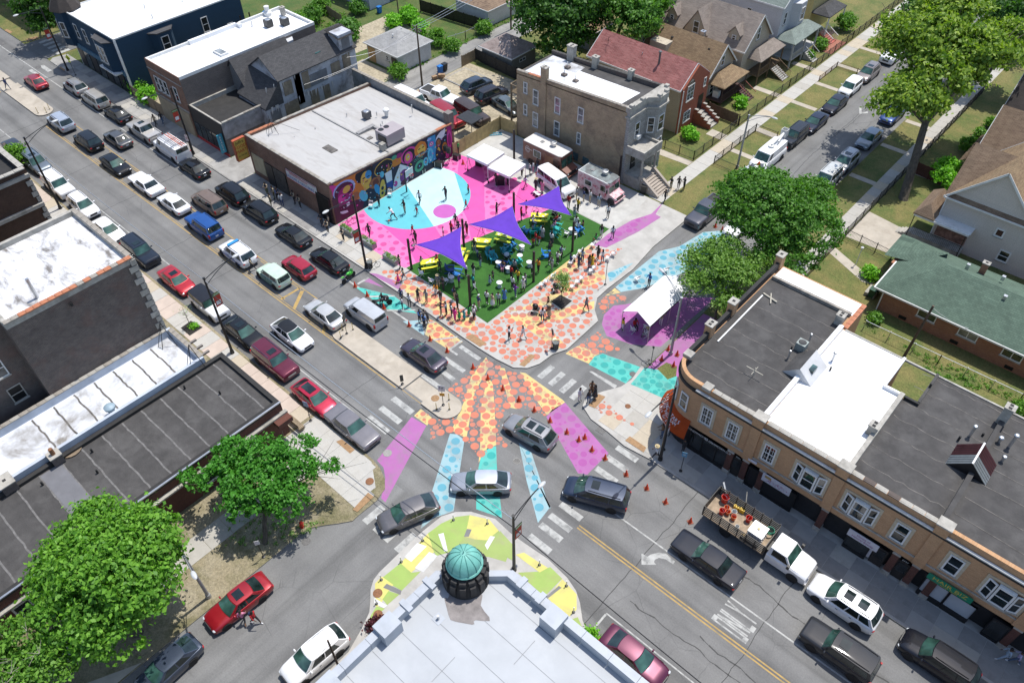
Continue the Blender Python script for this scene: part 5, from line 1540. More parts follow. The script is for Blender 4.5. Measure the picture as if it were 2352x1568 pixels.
fp=[(32,37.55)]+QL('32 50.7 -2.7 50.7 -2.7 46.9 -5.2 46.9 -5.2 50.7 -10.1 50.7 -10.1 54.6 -18.1 54.6')+[(CCX+CRR*cos(t),CCY+CRR*sin(t))for t in[PI+i*PI/20 for i in rg(11)]]
up=[(x,y)for x,y in fp]
prt(b,'upper_wall',MB().prism(fp,3.,7.25),BR_ORANGE)
inner=[(32,38.)]+QL('32 50.7 -2.7 50.7 -2.7 46.9 -5.2 46.9 -5.2 50.7 -10.1 50.7 -10.1 54.6 -17.6 54.6')+[(CCX+(CRR-.5)*cos(t),CCY+.0+(CRR-.5)*sin(t))for t in[PI+i*PI/20 for i in rg(11)]]
low=[(x,y+.12)if y<38 else(x,y)for x,y in fp]
prt(b,'lower_wall',MB().prism(QL('32 38.2 32 50.69 -10.1 50.69 -10.1 54.5 -18. 54.5')+[(CCX+(CRR-.1)*cos(t),CCY+(CRR-.1)*sin(t))for t in[PI+i*PI/20 for i in rg(11)]]+[(-14,38.2)],0,3.),mk('dark_shopfront',(.02,.02,.022),.5,.3,2))  # storefront level in plain near-black, for black fronts and dark glass
mb=MB()
arcp=[(CCX+CRR*cos(t),CCY+CRR*sin(t))for t in[PI+i*PI/20 for i in rg(11)]]
arci=[(CCX+(CRR-.3)*cos(t),CCY+(CRR-.3)*sin(t))for t in[PI+i*PI/20 for i in rg(11)]]
for i in rg(10):
 mb.prism([arcp[i],arcp[i+1],arci[i+1],arci[i]],7.25,7.85)
prt(b,'corner_parapet',mb,BR_ORANGE)
bxp(b,'parapet',(-15.9,32,37.55,37.85,7.25,7.85),BR_ORANGE);bxp(b,'parapet',(-18.1,-17.8,39.75,54.6,7.25,8.),ROOFT)
mb=MB()
for i in rg(10):
 o1,o2=[(CCX+(CRR+.14)*cos(t),CCY+(CRR+.14)*sin(t))for t in(PI+i*PI/20,PI+(i+1)*PI/20)]
 mb.prism([o1,o2,arcp[i+1],arcp[i]],6.95,7.2)
mb.box(-15.9,32,37.36,37.55,6.95,7.2);prt(b,'gutter_band',mb,ROOFT)
prt(b,'cornice',MB().box(-15.6,32,37.33,37.5,7.2,7.32),WTM)
for xa,xb,mt in((-17.7,-10.6,ROOFK),(-10.25,-4.05,ROOFW),(-3.75,2.3,ROOFK),(2.6,32,ROOFK)):
 mb=MB()
 if xa<-17:
  mb.prism([(-10.6,37.9),(-10.6,52.4),(-17.7,52.9)]+[(CCX+1.85*cos(t),CCY+1.85*sin(t))for t in[PI+i*PI/20 for i in rg(11)]],7.2,7.28)
 elif xa<-10:
  mb.prism([(xa,37.9),(xb,37.9),(xb,46.8),(-5.3,46.8),(-5.3,50.6),(xa,50.6)],7.2,7.3)
 elif xa<-3:
  mb.prism([(xa,37.9),(xb,37.9),(xb,50.6),(-2.6,50.6),(-2.6,46.8),(xa,46.8)],7.2,7.28)
 else:
  mb.box(xa,xb,37.9,50.6,7.2,7.27)
 prt(b,'roof',mb,mt)
prt(b,'white_rear_roof',MB().box(-17.6,-10.3,52.6,54.4,7.2,7.29),ROOFW);cpg(b,(-10.2,50.8),(-10.2,54.4),7.3,[CLAY],.4,.6)
bxp(b,'kerb_wall',(-17.6,-10.5,52.35,52.6,7.2,7.6),COPING)
for xa,mt in((-10.45,ROOFW),(-3.9,STN),(2.45,ROOFK)):
 bxp(b,'party_wall',(xa-.17,xa+.17,37.9,50.6 if xa<-5 else 46.9 if xa<0 else 50.6,7.2,7.72),mt)
bxp(b,'party_wall',(-5.3,-3.9,46.75,46.95,7.2,7.6),ROOFW);bxp(b,'party_wall',(-5.35,-5.15,46.95,50.6,7.2,7.6),ROOFW);bxp(b,'party_wall',(-3.7,-2.6,46.75,46.95,7.2,7.55),ROOFT);bxp(b,'party_wall',(-2.8,-2.6,46.95,50.6,7.2,7.6),ROOFK);bxp(b,'rear_edge',(-10.1,32,50.6,50.75,7.2,7.36),STN)
for x in(-10.45,-4.05,2.65,9.2):
 bxp(b,'pilaster',(x-.38,x+.38,37.42,37.55,3.1,6.95),BR_ORANGE);bxp(b,'pilaster_cap',(x-.42,x+.42,37.3,37.95,7.2,8.1),BR_ORANGE);bxp(b,'cap_stone',(x-.5,x+.5,37.22,38.05,8.1,8.22),STN)
bxp(b,'cap_stone',(-15.2,-14.5,37.3,38.,7.8,8.1),STN);bxp(b,'cap_stone',(-18.1,-17.4,39.2,39.9,7.8,8.1),STN)
cpg(b,(-14.4,37.7),(-10.9,37.7),7.85,[STN],.4,.7,.07);cpg(b,(-9.9,37.7),(-4.5,37.7),7.85,[STN],.4,.8,.07);cpg(b,(-3.6,37.7),(2.2,37.7),7.85,[mk('dark_coping2',(.09,.07,.06),.8,.2,2),STN],.4,.8,.07)
for y,fl in((42.9,2),(46.3,1),(54.2,1)):
 chm(b,-18.,y,7.3,.6,.75,1.3,BR_ORANGE,STN,fl)
bxp(b,'belt_course',(-13.8,32,37.48,37.55,3.6,3.75),STN)
for(x,st)in[(fr('22',1725,770,5)[0],'s'),(fr('22',1940,895,5)[0],'s'),(fr('32',165,1070,5)[0],'s'),(fr('32',490,1290,5)[0],'b'),(fr('33',905,130,5)[0],'b'),(fr('33',1260,310,5)[0],'s'),(fr('33',1700,580,5)[0],'s'),(fr('33',2105,855,5)[0],'b'),(9.9,'s'),(12.3,'b'),(15,'s')]:
 w_=.95 if st=='s'else 2.3
 mb=MB()
 for xx in(x-w_/2-.2,x+w_/2):
  mb.box(xx,xx+.2,37.5,37.55,3.95,6.25)
 mb.box(x-w_/2,x+w_/2,37.5,37.55,6.05,6.25)
 prt(b,'stone_surround',mb,mk('cream_stone',(.46,.39,.28),.85,.15,5))
 if st=='s':
  win(b,'S',x,4.15,37.53,.95,1.85,style='grid'if x<-9 else'sash',ft=.11)
 else:
  win(b,'S',x,4.15,37.3,1.05,1.8,ft=.12)
  bxp(b,'bay_body',(x-.52,x+.52,37.33,37.52,4.12,6.),WTM)
  for s in(-1,1):
   M_=TR(x+s*.86,37.45,0)@Matrix.Rotation(s*.33,4,'Z')
   win(b,M_,0,4.15,0,.62,1.8,ft=.1)
MAROON=BR_RED
piers=QL('-13.4 0 -11.9 0 -10.6 0 -4.75 0 .1 0 1.35 0 3.05 0 7.35 0 9.4 0 14 0')
for x in(fr('33',575,290,.0)[0]-.2,fr('33',1110,665,0)[0],fr('33',1265,770,0)[0],fr('33',1425,870,0)[0],fr('33',2080,1280,0)[0],fr('22',1880,1230,0)[0],fr('22',2000,1310,0)[0],fr('22',2140,1390,0)[0],12.5,17):
 bxp(b,'shop_pier',(x-.24,x+.24,37.56,38.1,.55,2.95),MAROON);bxp(b,'pier_base',(x-.28,x+.28,37.5,38.1,.1,.55),STN);bxp(b,'pier_cap',(x-.28,x+.28,37.52,38.1,2.75,2.98),STN)
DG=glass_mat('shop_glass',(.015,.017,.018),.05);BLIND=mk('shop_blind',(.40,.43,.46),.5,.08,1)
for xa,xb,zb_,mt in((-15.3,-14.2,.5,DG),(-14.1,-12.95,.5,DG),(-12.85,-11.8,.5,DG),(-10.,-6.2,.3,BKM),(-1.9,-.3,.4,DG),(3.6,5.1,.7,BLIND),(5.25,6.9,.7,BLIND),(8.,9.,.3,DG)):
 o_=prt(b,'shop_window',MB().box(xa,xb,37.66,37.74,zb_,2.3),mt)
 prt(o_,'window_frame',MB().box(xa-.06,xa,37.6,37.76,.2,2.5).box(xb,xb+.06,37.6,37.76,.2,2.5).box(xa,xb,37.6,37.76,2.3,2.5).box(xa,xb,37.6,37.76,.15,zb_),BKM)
for xa,lb in((-11.1,None),(-9.95,None),(.45,None),(2.,None)):
 o_=prt(b,'shop_door',MB().box(xa-.45,xa+.45,37.8,37.86,.12,2.2),flat((.03,.025,.022),.5));prt(o_,'pane',MB().box(xa-.33,xa+.33,37.77,37.8,1.,2.),DG)
text(b,'SANDWICHES',.3,TR(-14.7,37.56,2.55)@FS,WTM);text(b,'ICE CREAM',.3,TR(-13.5,37.55,2.5)@FS,WTM,sx=.8);text(b,'CORN CUP',.3,TR(-12.3,37.55,2.5)@FS,WTM,sx=.8);text(b,'5951',.22,TR(-11.1,37.75,2.4)@FS,WTM);text(b,'5937',.22,TR(2.,37.75,2.4)@FS,WTM)
WB=flat((.55,.54,.58),.6)
o_=bxp(b,'banner',(-8.9,-6.6,37.4,37.46,2.1,2.95),WB,lab='white banner with colourful print under the bay window');mb=MB()
for i in rg(40):
 mb.box(*(lambda x:(x,x+.05))(U(-8.6,-6.8)),37.385,37.395,*(lambda z:(z,z+.04))(U(2.2,2.6)))
prt(o_,'print_dots',mb,flat((.4,.1,.2),.6));prt(o_,'print_patch',MB().box(-8.7,-8.2,37.38,37.395,2.6,2.85),YELP)
o_=bxp(b,'banner',(-2.,.2,37.38,37.44,2.,2.75),WB,lab='white banner with purple script lettering');text(o_,'House of',.26,TR(-.9,37.37,2.55)@FS,flat((.25,.05,.2),.6));text(o_,'Natural Beauty',.26,TR(-.9,37.37,2.25)@FS,flat((.25,.05,.2),.6))
mb=MB()
for x in(-1.6,-1.,-.3):
 mb.box(x,x+.25,37.74,37.78,.5,2.2)
prt(b,'white_drape',mb,WB)
o_=bxp(b,'shop_sign',(3.5,6.4,37.3,37.4,2.75,3.3),flat((.01,.22,.12),.5),lab='green HAIR BIZ shop sign with yellow letters');GOLD=flat((.55,.42,.08),.5)
text(o_,'HAIR BIZ',.5,TR(4.95,37.29,3.1)@FS,GOLD,sx=1.15);text(o_,'BEAUTY SALON',.16,TR(4.95,37.29,2.83)@FS,GOLD);text(b,'(773) 261 4181',.3,TR(5.2,37.58,2.48)@FS,WTM)
bxp(b,'fascia_board',(3.4,7.,37.6,37.66,2.3,2.75),BKM)
bxp(b,'address_plate',(-10.3,-9.6,37.4,37.5,3.3,3.5),WB)
mb=MB()
na=16;A0,A1=PI*1.,PI*1.56
for rr_,zz_ in(((CRR+.02),3.35),((CRR+1.35),2.3),((CRR+1.35),1.95)):
 pass
g_=[[(CCX+r_*cos(A0+(A1-A0)*j/na),CCY+r_*sin(A0+(A1-A0)*j/na),z_)for j in rg(na+1)]for r_,z_ in((CRR+.02,3.5),(CRR+.5,3.05),(CRR+.95,2.45),(CRR+1.,2.2))]
mb.grid(g_,flip=True).grid(g_);aw=prt(b,'awning',mb,flat((.62,.10,.012),.75),True,lab='orange curved corner awning with white lettering')
for s_,r_,z_,sz_ in(('RISING STARS',CRR+.52,3.12,.42),('YOUTH PROGRAM',CRR+.72,2.88,.36),('K-8th Grade',CRR+.9,2.62,.36),('773-922-2394',CRR+1.03,2.34,.25)):
 n_=len(s_)
 for i,ch in en(s_):
  if ch==' ':continue
  a_=PI*1.28+(i-(n_-1)/2)*sz_*.66/r_
  M_=TR(CCX+r_*cos(a_),CCY+r_*sin(a_),z_)@Matrix.Rotation(a_+PI/2,4,'Z')@Matrix.Rotation(rad(40 if r_<CRR+1 else 85),4,'X')
  text(aw,ch,sz_,M_,WTM,'awning_letter')
for a_ in(PI*1.22,PI*1.42):
 M_=TR(CCX,CCY,0)@Matrix.Rotation(a_+PI/2,4,'Z')
 win(b,M_,0,4.3,-CRR-.02,.8,1.7,ft=.1)
def rooffan(x,y,z,s=.8):
 c_=prt(b,'condenser',MB().box(x-s/2,x+s/2,y-s/2,y+s/2,z,z+s),mk('condenser_grey',(.24,.27,.25),.5,.15,3));prt(c_,'fan_guard',MB().lathe([(s*.42,z+s+.005),(s*.38,z+s+.03),(.02,z+s+.02)],14,(x,y,0)),BKM)
x,y=fr('32',435,160,7.8);rooffan(x,y,7.28,.75)
for k_,px,py,r_,h_,cp in(('32',495,130,.07,.8,1),('32',345,200,.07,.45,0),('32',320,270,.07,.8,1),('32',690,290,.09,.9,1),('32',672,370,.07,.4,0),('32',1495,530,.08,.7,0),('32',1840,920,.1,1.1,1),('32',1745,955,.08,.5,0),('32',1950,915,.08,.3,0),('32',2085,970,.11,.5,1),('32',2170,1010,.11,1.3,1),('32',2110,1130,.1,.5,1)):
 x,y=fr(k_,px,py,7.4);vnt(b,x,y,7.25,r_,h_,bool(cp),ROOFT if not cp else None)
x,y=fr('32',1890,1130,8.)
prt(b,'skylight_base',MB().add([(x-1.3,y-.9,7.3),(x+1.1,y-.9,7.3),(x+1.1,y+1.2,7.3),(x-1.3,y+1.2,7.3),(x-.1,y-.9,8.5),(x-.1,y+1.2,8.5)],QN('014 235 0453 1254')),BKM)
mb=MB()
for s in(-1,1):
 for i in rg(9):
  q=-.95+i*.25
  mb.add([(x-.1,y+q,8.56),(x-.1,y+q+.2,8.56),(x-.1+s*1.35,y+q+.2,7.28),(x-.1+s*1.35,y+q,7.28)],QN('0123 3210'),1 if i<4 else 0)
prt(b,'skylight_panel',mb,[mk('maroon_metal',(.10,.03,.035),.4,.2,2,met=.3),STL]);bxp(b,'skylight_ridge',(x-.16,x-.04,y-1.,y+1.3,8.55,8.6),STL)
x,y=fr('32',500,350,7.8)
prt(b,'roof_hatch',MB().add([(x-1.5,y+1.4,7.3),(x-1.5,y-1.3,7.3),(x-.3,y-1.3,8.4),(x-.3,y+1.4,8.4),(x+.9,y-1.3,7.3),(x+.9,y+1.4,7.3)],[(0,1,2,3)],0).add([(x+.9,y+1.4,7.3),(x+.9,y-1.3,7.3),(x-.3,y-1.3,8.4),(x-.3,y+1.4,8.4)],[(3,2,1,0)],1).add([(x-1.5,y-1.3,7.3),(x+.9,y-1.3,7.3),(x-.3,y-1.3,8.4)],[(0,1,2)],1),[ROOFK,mk('hatch_grey',(.5,.5,.5),.7,.1,1)])
bxp(b,'hatch_glass',(x+.1,x+.5,y-.5,y+.2,7.75,8.05),glass_mat('hatch_glass',(.04,.08,.08)))
for k_,px,py,z_ in(('32',1035,850,8),('32',2160,720,8.5),('31',760,1290,8)):
 x,y=fr(k_,px,py,z_);chm(b,x,y,7.2,.6,.6,1. if px<2000 else 1.7,STN,STN,2)
x,y=fr('32',30,410,7.5)
prt(b,'roof_mast',MB().bar((x,y,7.3),(x,y,8.2),.05).bar((x-.7,y,7.9),(x+.7,y,7.9),.05).bar((x,y-.5,7.9),(x,y+.5,7.9),.04),mk('pale_timber',(.4,.37,.3),.8,.2,3))
x,y=fr('31',160,1105,7.5);prt(b,'loose_timber',MB().bar((x-.5,y,7.35),(x+.9,y-.3,7.4),.12).bar((x,y+.4,7.35),(x+.6,y-.8,7.4),.09),[MATS['pale_timber']])
mb=MB();p0,p1=fr('21',1820,1500,7.3),fr('21',2195,1115,7.3);mb.bar((p0[0],p0[1],7.36),(p1[0],p1[1],7.36),.12,.08);prt(b,'white_gutter_strip',mb,WTM)
for yy in(39.5,41.2,43,44.8,46.6,48.5,50.2):
 for xa,xb in((-17.4,-10.8),(-3.6,2.2),(2.8,31)):
  mb=MB();P=[(xa+(xb-xa)*j/12,yy+U(-.1,.1))for j in rg(13)]
  mb.grid([[(p[0],p[1]+.03,7.288)for p in P],[(p[0],p[1]-.03,7.288)for p in P]]);prt(b,'roof_seam',mb,MATS['roof_patch'])
def oldflat(lab,x0,x1,y0,y1,z,wallm,roofm,zp=.5,th=.35,inner=None):
 b=thg('brick_building',lab,'building',((x0+x1)/2,y1,0));parapet_walls(b,x0,x1,y0,y1,z-zp,z,wallm,roofm,th,inner);return b
b=oldflat('brown brick building with a dark sunken roof and stone cornice at the left edge',-110,-75.,0,15.6,11.8,BR_BROWND,ROOFT,.6)
for z in(10.9,7.7):
 bxp(b,'stone_band',(-75.,-74.75,0,15.6,z,z+.35),STN)
cpg(b,(-74.98,0),(-74.98,15.5),11.8,[STN],.5,.9,.1);cpg(b,(-100,15.4),(-75.3,15.4),11.8,[STN],.5,.9,.1)
for i in rg(16):
 bxp(b,'quoin',(-74.99,-74.9,15.6-(.55 if i%2 else .35),15.62,1+i*.6,1.5+i*.6),STN)
b=oldflat('three-storey dark brick flats with a peeling white roof edged in clay tiles',-64.6,-54.7,5.1,15.35,12.4,BR_DARK,ROOFWD,.45,.35,STN)
cpg(b,(-54.85,5.1),(-54.85,15.2),12.42,[CLAY,CLAY,CLAY,COPING],.45,.55,.1)
cpg(b,(-64.4,15.2),(-55.1,15.2),12.42,[COPING],.4,.8,.06)
prt(b,'rear_wall',MB().prism(QL('-70 -20 -56.2 -20 -56.2 5.1 -70 5.1'),0,11.9),BR_DARK);bxp(b,'rear_roof',(-70,-56.2,-20,5.1,11.9,12.),ROOFT)
for i in rg(19):
 bxp(b,'quoin',(-54.7,-54.6,15.35-(.7 if i%2 else .4),15.4,.6+i*.62,1.12+i*.62),STN)
win(b,'E',3.2,7.2,-56.2,1.1,1.8);win(b,'E',3.4,4.4,-56.2,1.1,1.6,glass=BKM,trim=STN);bxp(b,'wall_vent',(-54.7,-54.5,9.6,9.8,11.2,11.5),BKM)
vnt(b,-56.4,8.2,11.95,.13,1.9,mat=STL)
b=oldflat('low building with a silvery blotched roof between the brick flats and black-roofed one',-54.6,-49.2,-16,15.6,4.5,BR_DARK,ROOFS,.7,.28,mk('silver_flashing',(.42,.46,.52),.5,.15,1))
cpg(b,(-54.5,-6),(-54.5,15.2),4.5,[STN,COPING,STN],.38,.7,.09);cpg(b,(-54.3,15.5),(-49.4,15.5),4.5,[COPING],.4,.6,.08)
seams(b,-54.2,-49.4,2,14,3.815,7,'x',MATS['roof_patch'],.14)
for i in rg(3):
 bxp(b,'beam_end',(-52.5+i*1.,-52.3+i*1.,15.6,16.6,3.6,3.75),BR_GREY)
mb=MB()
for q in((-54.,14.8),(-49.9,15.)):
 for s in((1,.3),(-.2,-1),(.4,-.9)):
  mb.tube([(q[0]+.3,q[1],6.2),(q[0]+.3+s[0]*.9,q[1]+s[1]*.9,3.8)],.03,5)
prt(b,'sign_struts',mb,BKM)
prt(b,'roof_fan',MB().lathe(QL('.25 0 .28 .7 .42 .75 .44 .95 .25 1.1 .05 1.12'),14,(-49.9,7.6,3.8)),mk('blue_grey_metal',(.25,.33,.38),.5,.1,2),1)
x,y=fr('02',470,1110,4.2);chm(b,x,y,3.8,.8,.8,.8,BR_DARK,STN);prt(b,'rusty_flue',MB().tube([(x,y,4.6),(x,y,5.3)],.16,10),RUST)
x,y=fr('02',60,1330,4.2);chm(b,x,y,3.8,1.2,1.,.8,BR_DARK,STN)
x,y=fr('02',585,1030,3.8);mb=MB().disc((x,y),.9,3.812,18);mb.X=Matrix.Identity(4);prt(b,'rust_puddle',mb,mk('dried_puddle',(.2,.15,.1),.9,.2,2))
b=oldflat('single-storey dark red brick corner building with a ribbed black roof',-49.1,-40.9,-22,17.1,4.,BR_RED,ROOFK,.3,.38,ROOFT)
seams(b,-48.7,-41.3,-20,16.6,3.715,22,'x',mk('seam_grey',(.14,.135,.13),.9,.35,3),.13,.04)
bxp(b,'stone_ledge',(-40.9,-40.55,-22,17.3,2.8,2.95),STN);bxp(b,'roof_patch',(-48.6,-42,1.,2.6,3.7,3.73),mk('grey_patch',(.14,.14,.15),.85,.12,1));bxp(b,'eave_metal',(-40.95,-40.8,-22,17.1,3.96,4.05),STL)
for y in(13.6,9.9,4.6,3.,-3.,-4.6):
 win(b,'E',y,.95,-40.9,1.2,1.5,ft=.13)
for k_,px,py in(('02',1545,525),('02',1840,570),('02',770,1055),('02',355,1330),('02',815,1230)):
 x,y=fr(k_,px,py,3.8);vnt(b,x,y,3.7,.08,.4,mat=ROOFT)
bxp(b,'stone_panel',(-40.9,-40.84,.2,2.4,.5,1.5),BLOCKG);bxp(b,'ledge_canopy',(-40.9,-39.9,15.9,17.25,2.35,2.8),BR_RED)
b=thg('commercial_block','pale grey roofed building with a green copper dome turret at its corner','building',(-8,0,0))
fp=QL('-19.3 -30 40 -30 40 17.05 -15.9 17.05 -19.3 14.')
prt(b,'wall',MB().prism(fp,0,7.1),BR_BROWN)
prt(b,'roof',MB().sheet(QL('-19. -30 40 -30 40 16.7 -15.8 16.7 -19. 13.9'),7.12),ROOFL)
PG=mk('parapet_grey',(.36,.385,.42),.55,.06,.8,dirt=(.26,.28,.3),dscale=1,damt=.4)
for q,r_ in(((-19.3,-30),(-19.3,14.)),((-15.9,17.05),(40,17.05))):
 L_=(Vector(r_)-Vector(q)).length;n_=int(L_/1.9)
 for i in rg(n_):
  a_=Vector(q).lerp(Vector(r_),i/n_);c_=Vector(q).lerp(Vector(r_),(i+1)/n_)
  mb=MB()
  if abs(a_.x-c_.x)<.01:mb.box(-19.38,-18.85,a_.y+.01,c_.y-.01,7.,7.85)
  else:mb.box(a_.x+.01,c_.x-.01,16.6,17.13,7.,7.85)
  prt(b,'parapet_section',mb,PG)
prt(b,'corner_parapet',MB().prism(QL('-19.38 14. -15.9 17.13 -15.9 16.6 -18.85 13.9'),7.,7.8),PG)
for x,y,w_,d_ in((-18.9,9.6,1.1,1.3),(-18.7,5.,1.3,1.5),(-12.,16.4,1.2,1.2)):
 bxp(b,'parapet_block',(x-w_/2,x+w_/2,y-d_/2,y+d_/2,7.,8.25),PG)
for y in(13.1,11.2,3.2):
 bxp(b,'parapet_lip',(-19.5,-18.6,y-.18,y+.18,7.8,7.98),PG)
for x in(-14.9,-13.4):
 bxp(b,'parapet_lip',(x-.18,x+.18,16.5,17.25,7.8,7.98),PG)
seams(b,-18.8,40,-8,16.5,7.128,13,'x',mk('membrane_seam',(.2,.21,.22),.6,.15,2),.035,.01);
for i,(x,y)in en(((-15,9.3),(-12.2,13.1),(-10,7),(-13.5,3.7),(-7.5,10.8),(-5,4.5),(-16.5,5.6))):
 prt(b,'roof_seam',MB().box(x,x+.03,y,y+1.85,7.126,7.134),MATS['membrane_seam'])
x,y=fr('13',1575,1025,7.2);vnt(b,x,y,7.12,.08,.4);bxp(b,'vent_flashing',(x-.3,x+.3,y-.3,y+.3,7.12,7.14),PG)
dx,dy=-17.95,15.1
COPPER=mk('green_copper',(.15,.41,.35),.6,.12,1.6,dirt=(.09,.28,.24),dscale=1.8,damt=.5)
DK=mk('tarred_slate',(.022,.02,.02),.7,.3,3,bmp=.5)
prt(b,'turret_drum',MB().lathe(QL('1.5 6.9 1.45 7.2 1.25 8. 1.08 8.6 1. 9.'),22,(dx,dy,0)),DK,1)
for i in rg(14):
 a_=i*2*PI/14
 mb=MB();mb.X=TR(dx,dy,0)@Matrix.Rotation(a_,4,'Z');mb.box(1.,1.46,-.18,.18,7.3,8.35).box(.95,1.3,-.2,.2,8.35,8.75);prt(b,'turret_block',mb,DK)
prt(b,'dome_ring',MB().lathe(QL('1.08 8.9 1.14 9.02 1.08 9.12 1. 9.14'),28,(dx,dy,0)),COPPER,1)
prof=[(1.04*cos(t)**.9 if t<1.55 else .01,9.12+1.05*sin(t))for t in[i*PI/2/12 for i in rg(12)]]+[(.02,10.17)]
prt(b,'dome',MB().lathe(prof,36,(dx,dy,0)),COPPER,1)
mb=MB()
for i in rg(12):
 a_=i*2*PI/12
 mb.tube([(dx+(r_+.012)*cos(a_),dy+(r_+.012)*sin(a_),z_)for r_,z_ in prof[:-1]],.022,5)
prt(b,'dome_rib',mb,mk('dark_copper',(.05,.2,.17),.6,.2,2));vnt(b,dx,dy,10.15,.03,.3,mat=COPPER)
prt(b,'tar_splash',MB().sheet([(dx+1.2+1.5*cos(t)*(1+.25*sin(5*t)),dy-1.3+1.*sin(t)*(1+.25*cos(4*t)))for t in[i*PI/14 for i in rg(28)]],7.131),mk('tar_stain',(.2,.18,.17),.8,.3,2))
TYRE=mk('tyre_rubber',(.015,.015,.015),.85,.2,6)
RIM=mk('alloy_rim',(.45,.46,.47),.3,.1,5,met=.8)
TRK=mk('black_trim',(.015,.015,.016),.5,.2,5)
CARGLASS=glass_mat('car_glass',(.012,.022,.022),.02)
CARGREEN=glass_mat('windshield_glass',(.03,.075,.06),.02)
HEADL=mk('headlight_glass',(.55,.58,.60),.08,.1,5)
TAILL=mk('taillight_red',(.35,.008,.008),.15,.1,5)
PLATE=mk('plate_white',(.5,.52,.56),.4,.1,8)
CHROME=mk('chrome',(.6,.6,.6),.12,.05,5,met=1)
BEDK=mk('bed_liner',(.03,.03,.03),.8,.2,5)
def lerp(a,b,t):return a+(b-a)*t
def interp(tab,x):
 if x>=tab[0][0]:return tab[0][1:]
 for i in rg(len(tab)-1):
  a,b=tab[i],tab[i+1]
  if a[0]>=x>=b[0]:
   t=(a[0]-x)/(a[0]-b[0])
   return[lerp(p,q,t)for p,q in zip(a[1:],b[1:])]
 return tab[-1][1:]
BASE=[(1.,.58,.36,.50,.53),(.985,.74,.28,.60,.64),(.93,.89,.23,.70,.76),(.80,.955,.20,.78,.87),(.55,.985,.19,.86,.95),(.36,1.,.18,.91,.99),(0,1.,.18,.94,1.),(-.5,1.,.18,.97,1.02),(-.72,.985,.20,.98,1.05),(-.88,.95,.25,.97,1.03),(-.965,.88,.31,.92,.97),(-1.,.74,.40,.80,.84)]
BOXY=[(1.,.80,.34,.70,.74),(.985,.90,.26,.80,.86),(.95,.95,.22,.86,.93),(.80,.97,.2,.90,.97),(.5,.985,.19,.92,.99),(0,1.,.18,.94,1.),(-.6,.99,.19,.95,1.),(-.93,.96,.22,.93,.98),(-.985,.93,.28,.90,.94),(-1.,.85,.36,.84,.88)]
VANF=[(1.,.72,.36,.62,.66),(.985,.86,.28,.72,.78),(.94,.94,.24,.84,.9),(.86,.97,.22,.93,1.),(.7,.99,.2,.96,1.02),(0,1.,.2,.97,1.),(-.9,1.,.22,.97,1.),(-.985,.99,.28,.96,1.),(-1.,.97,.32,.95,1.)]
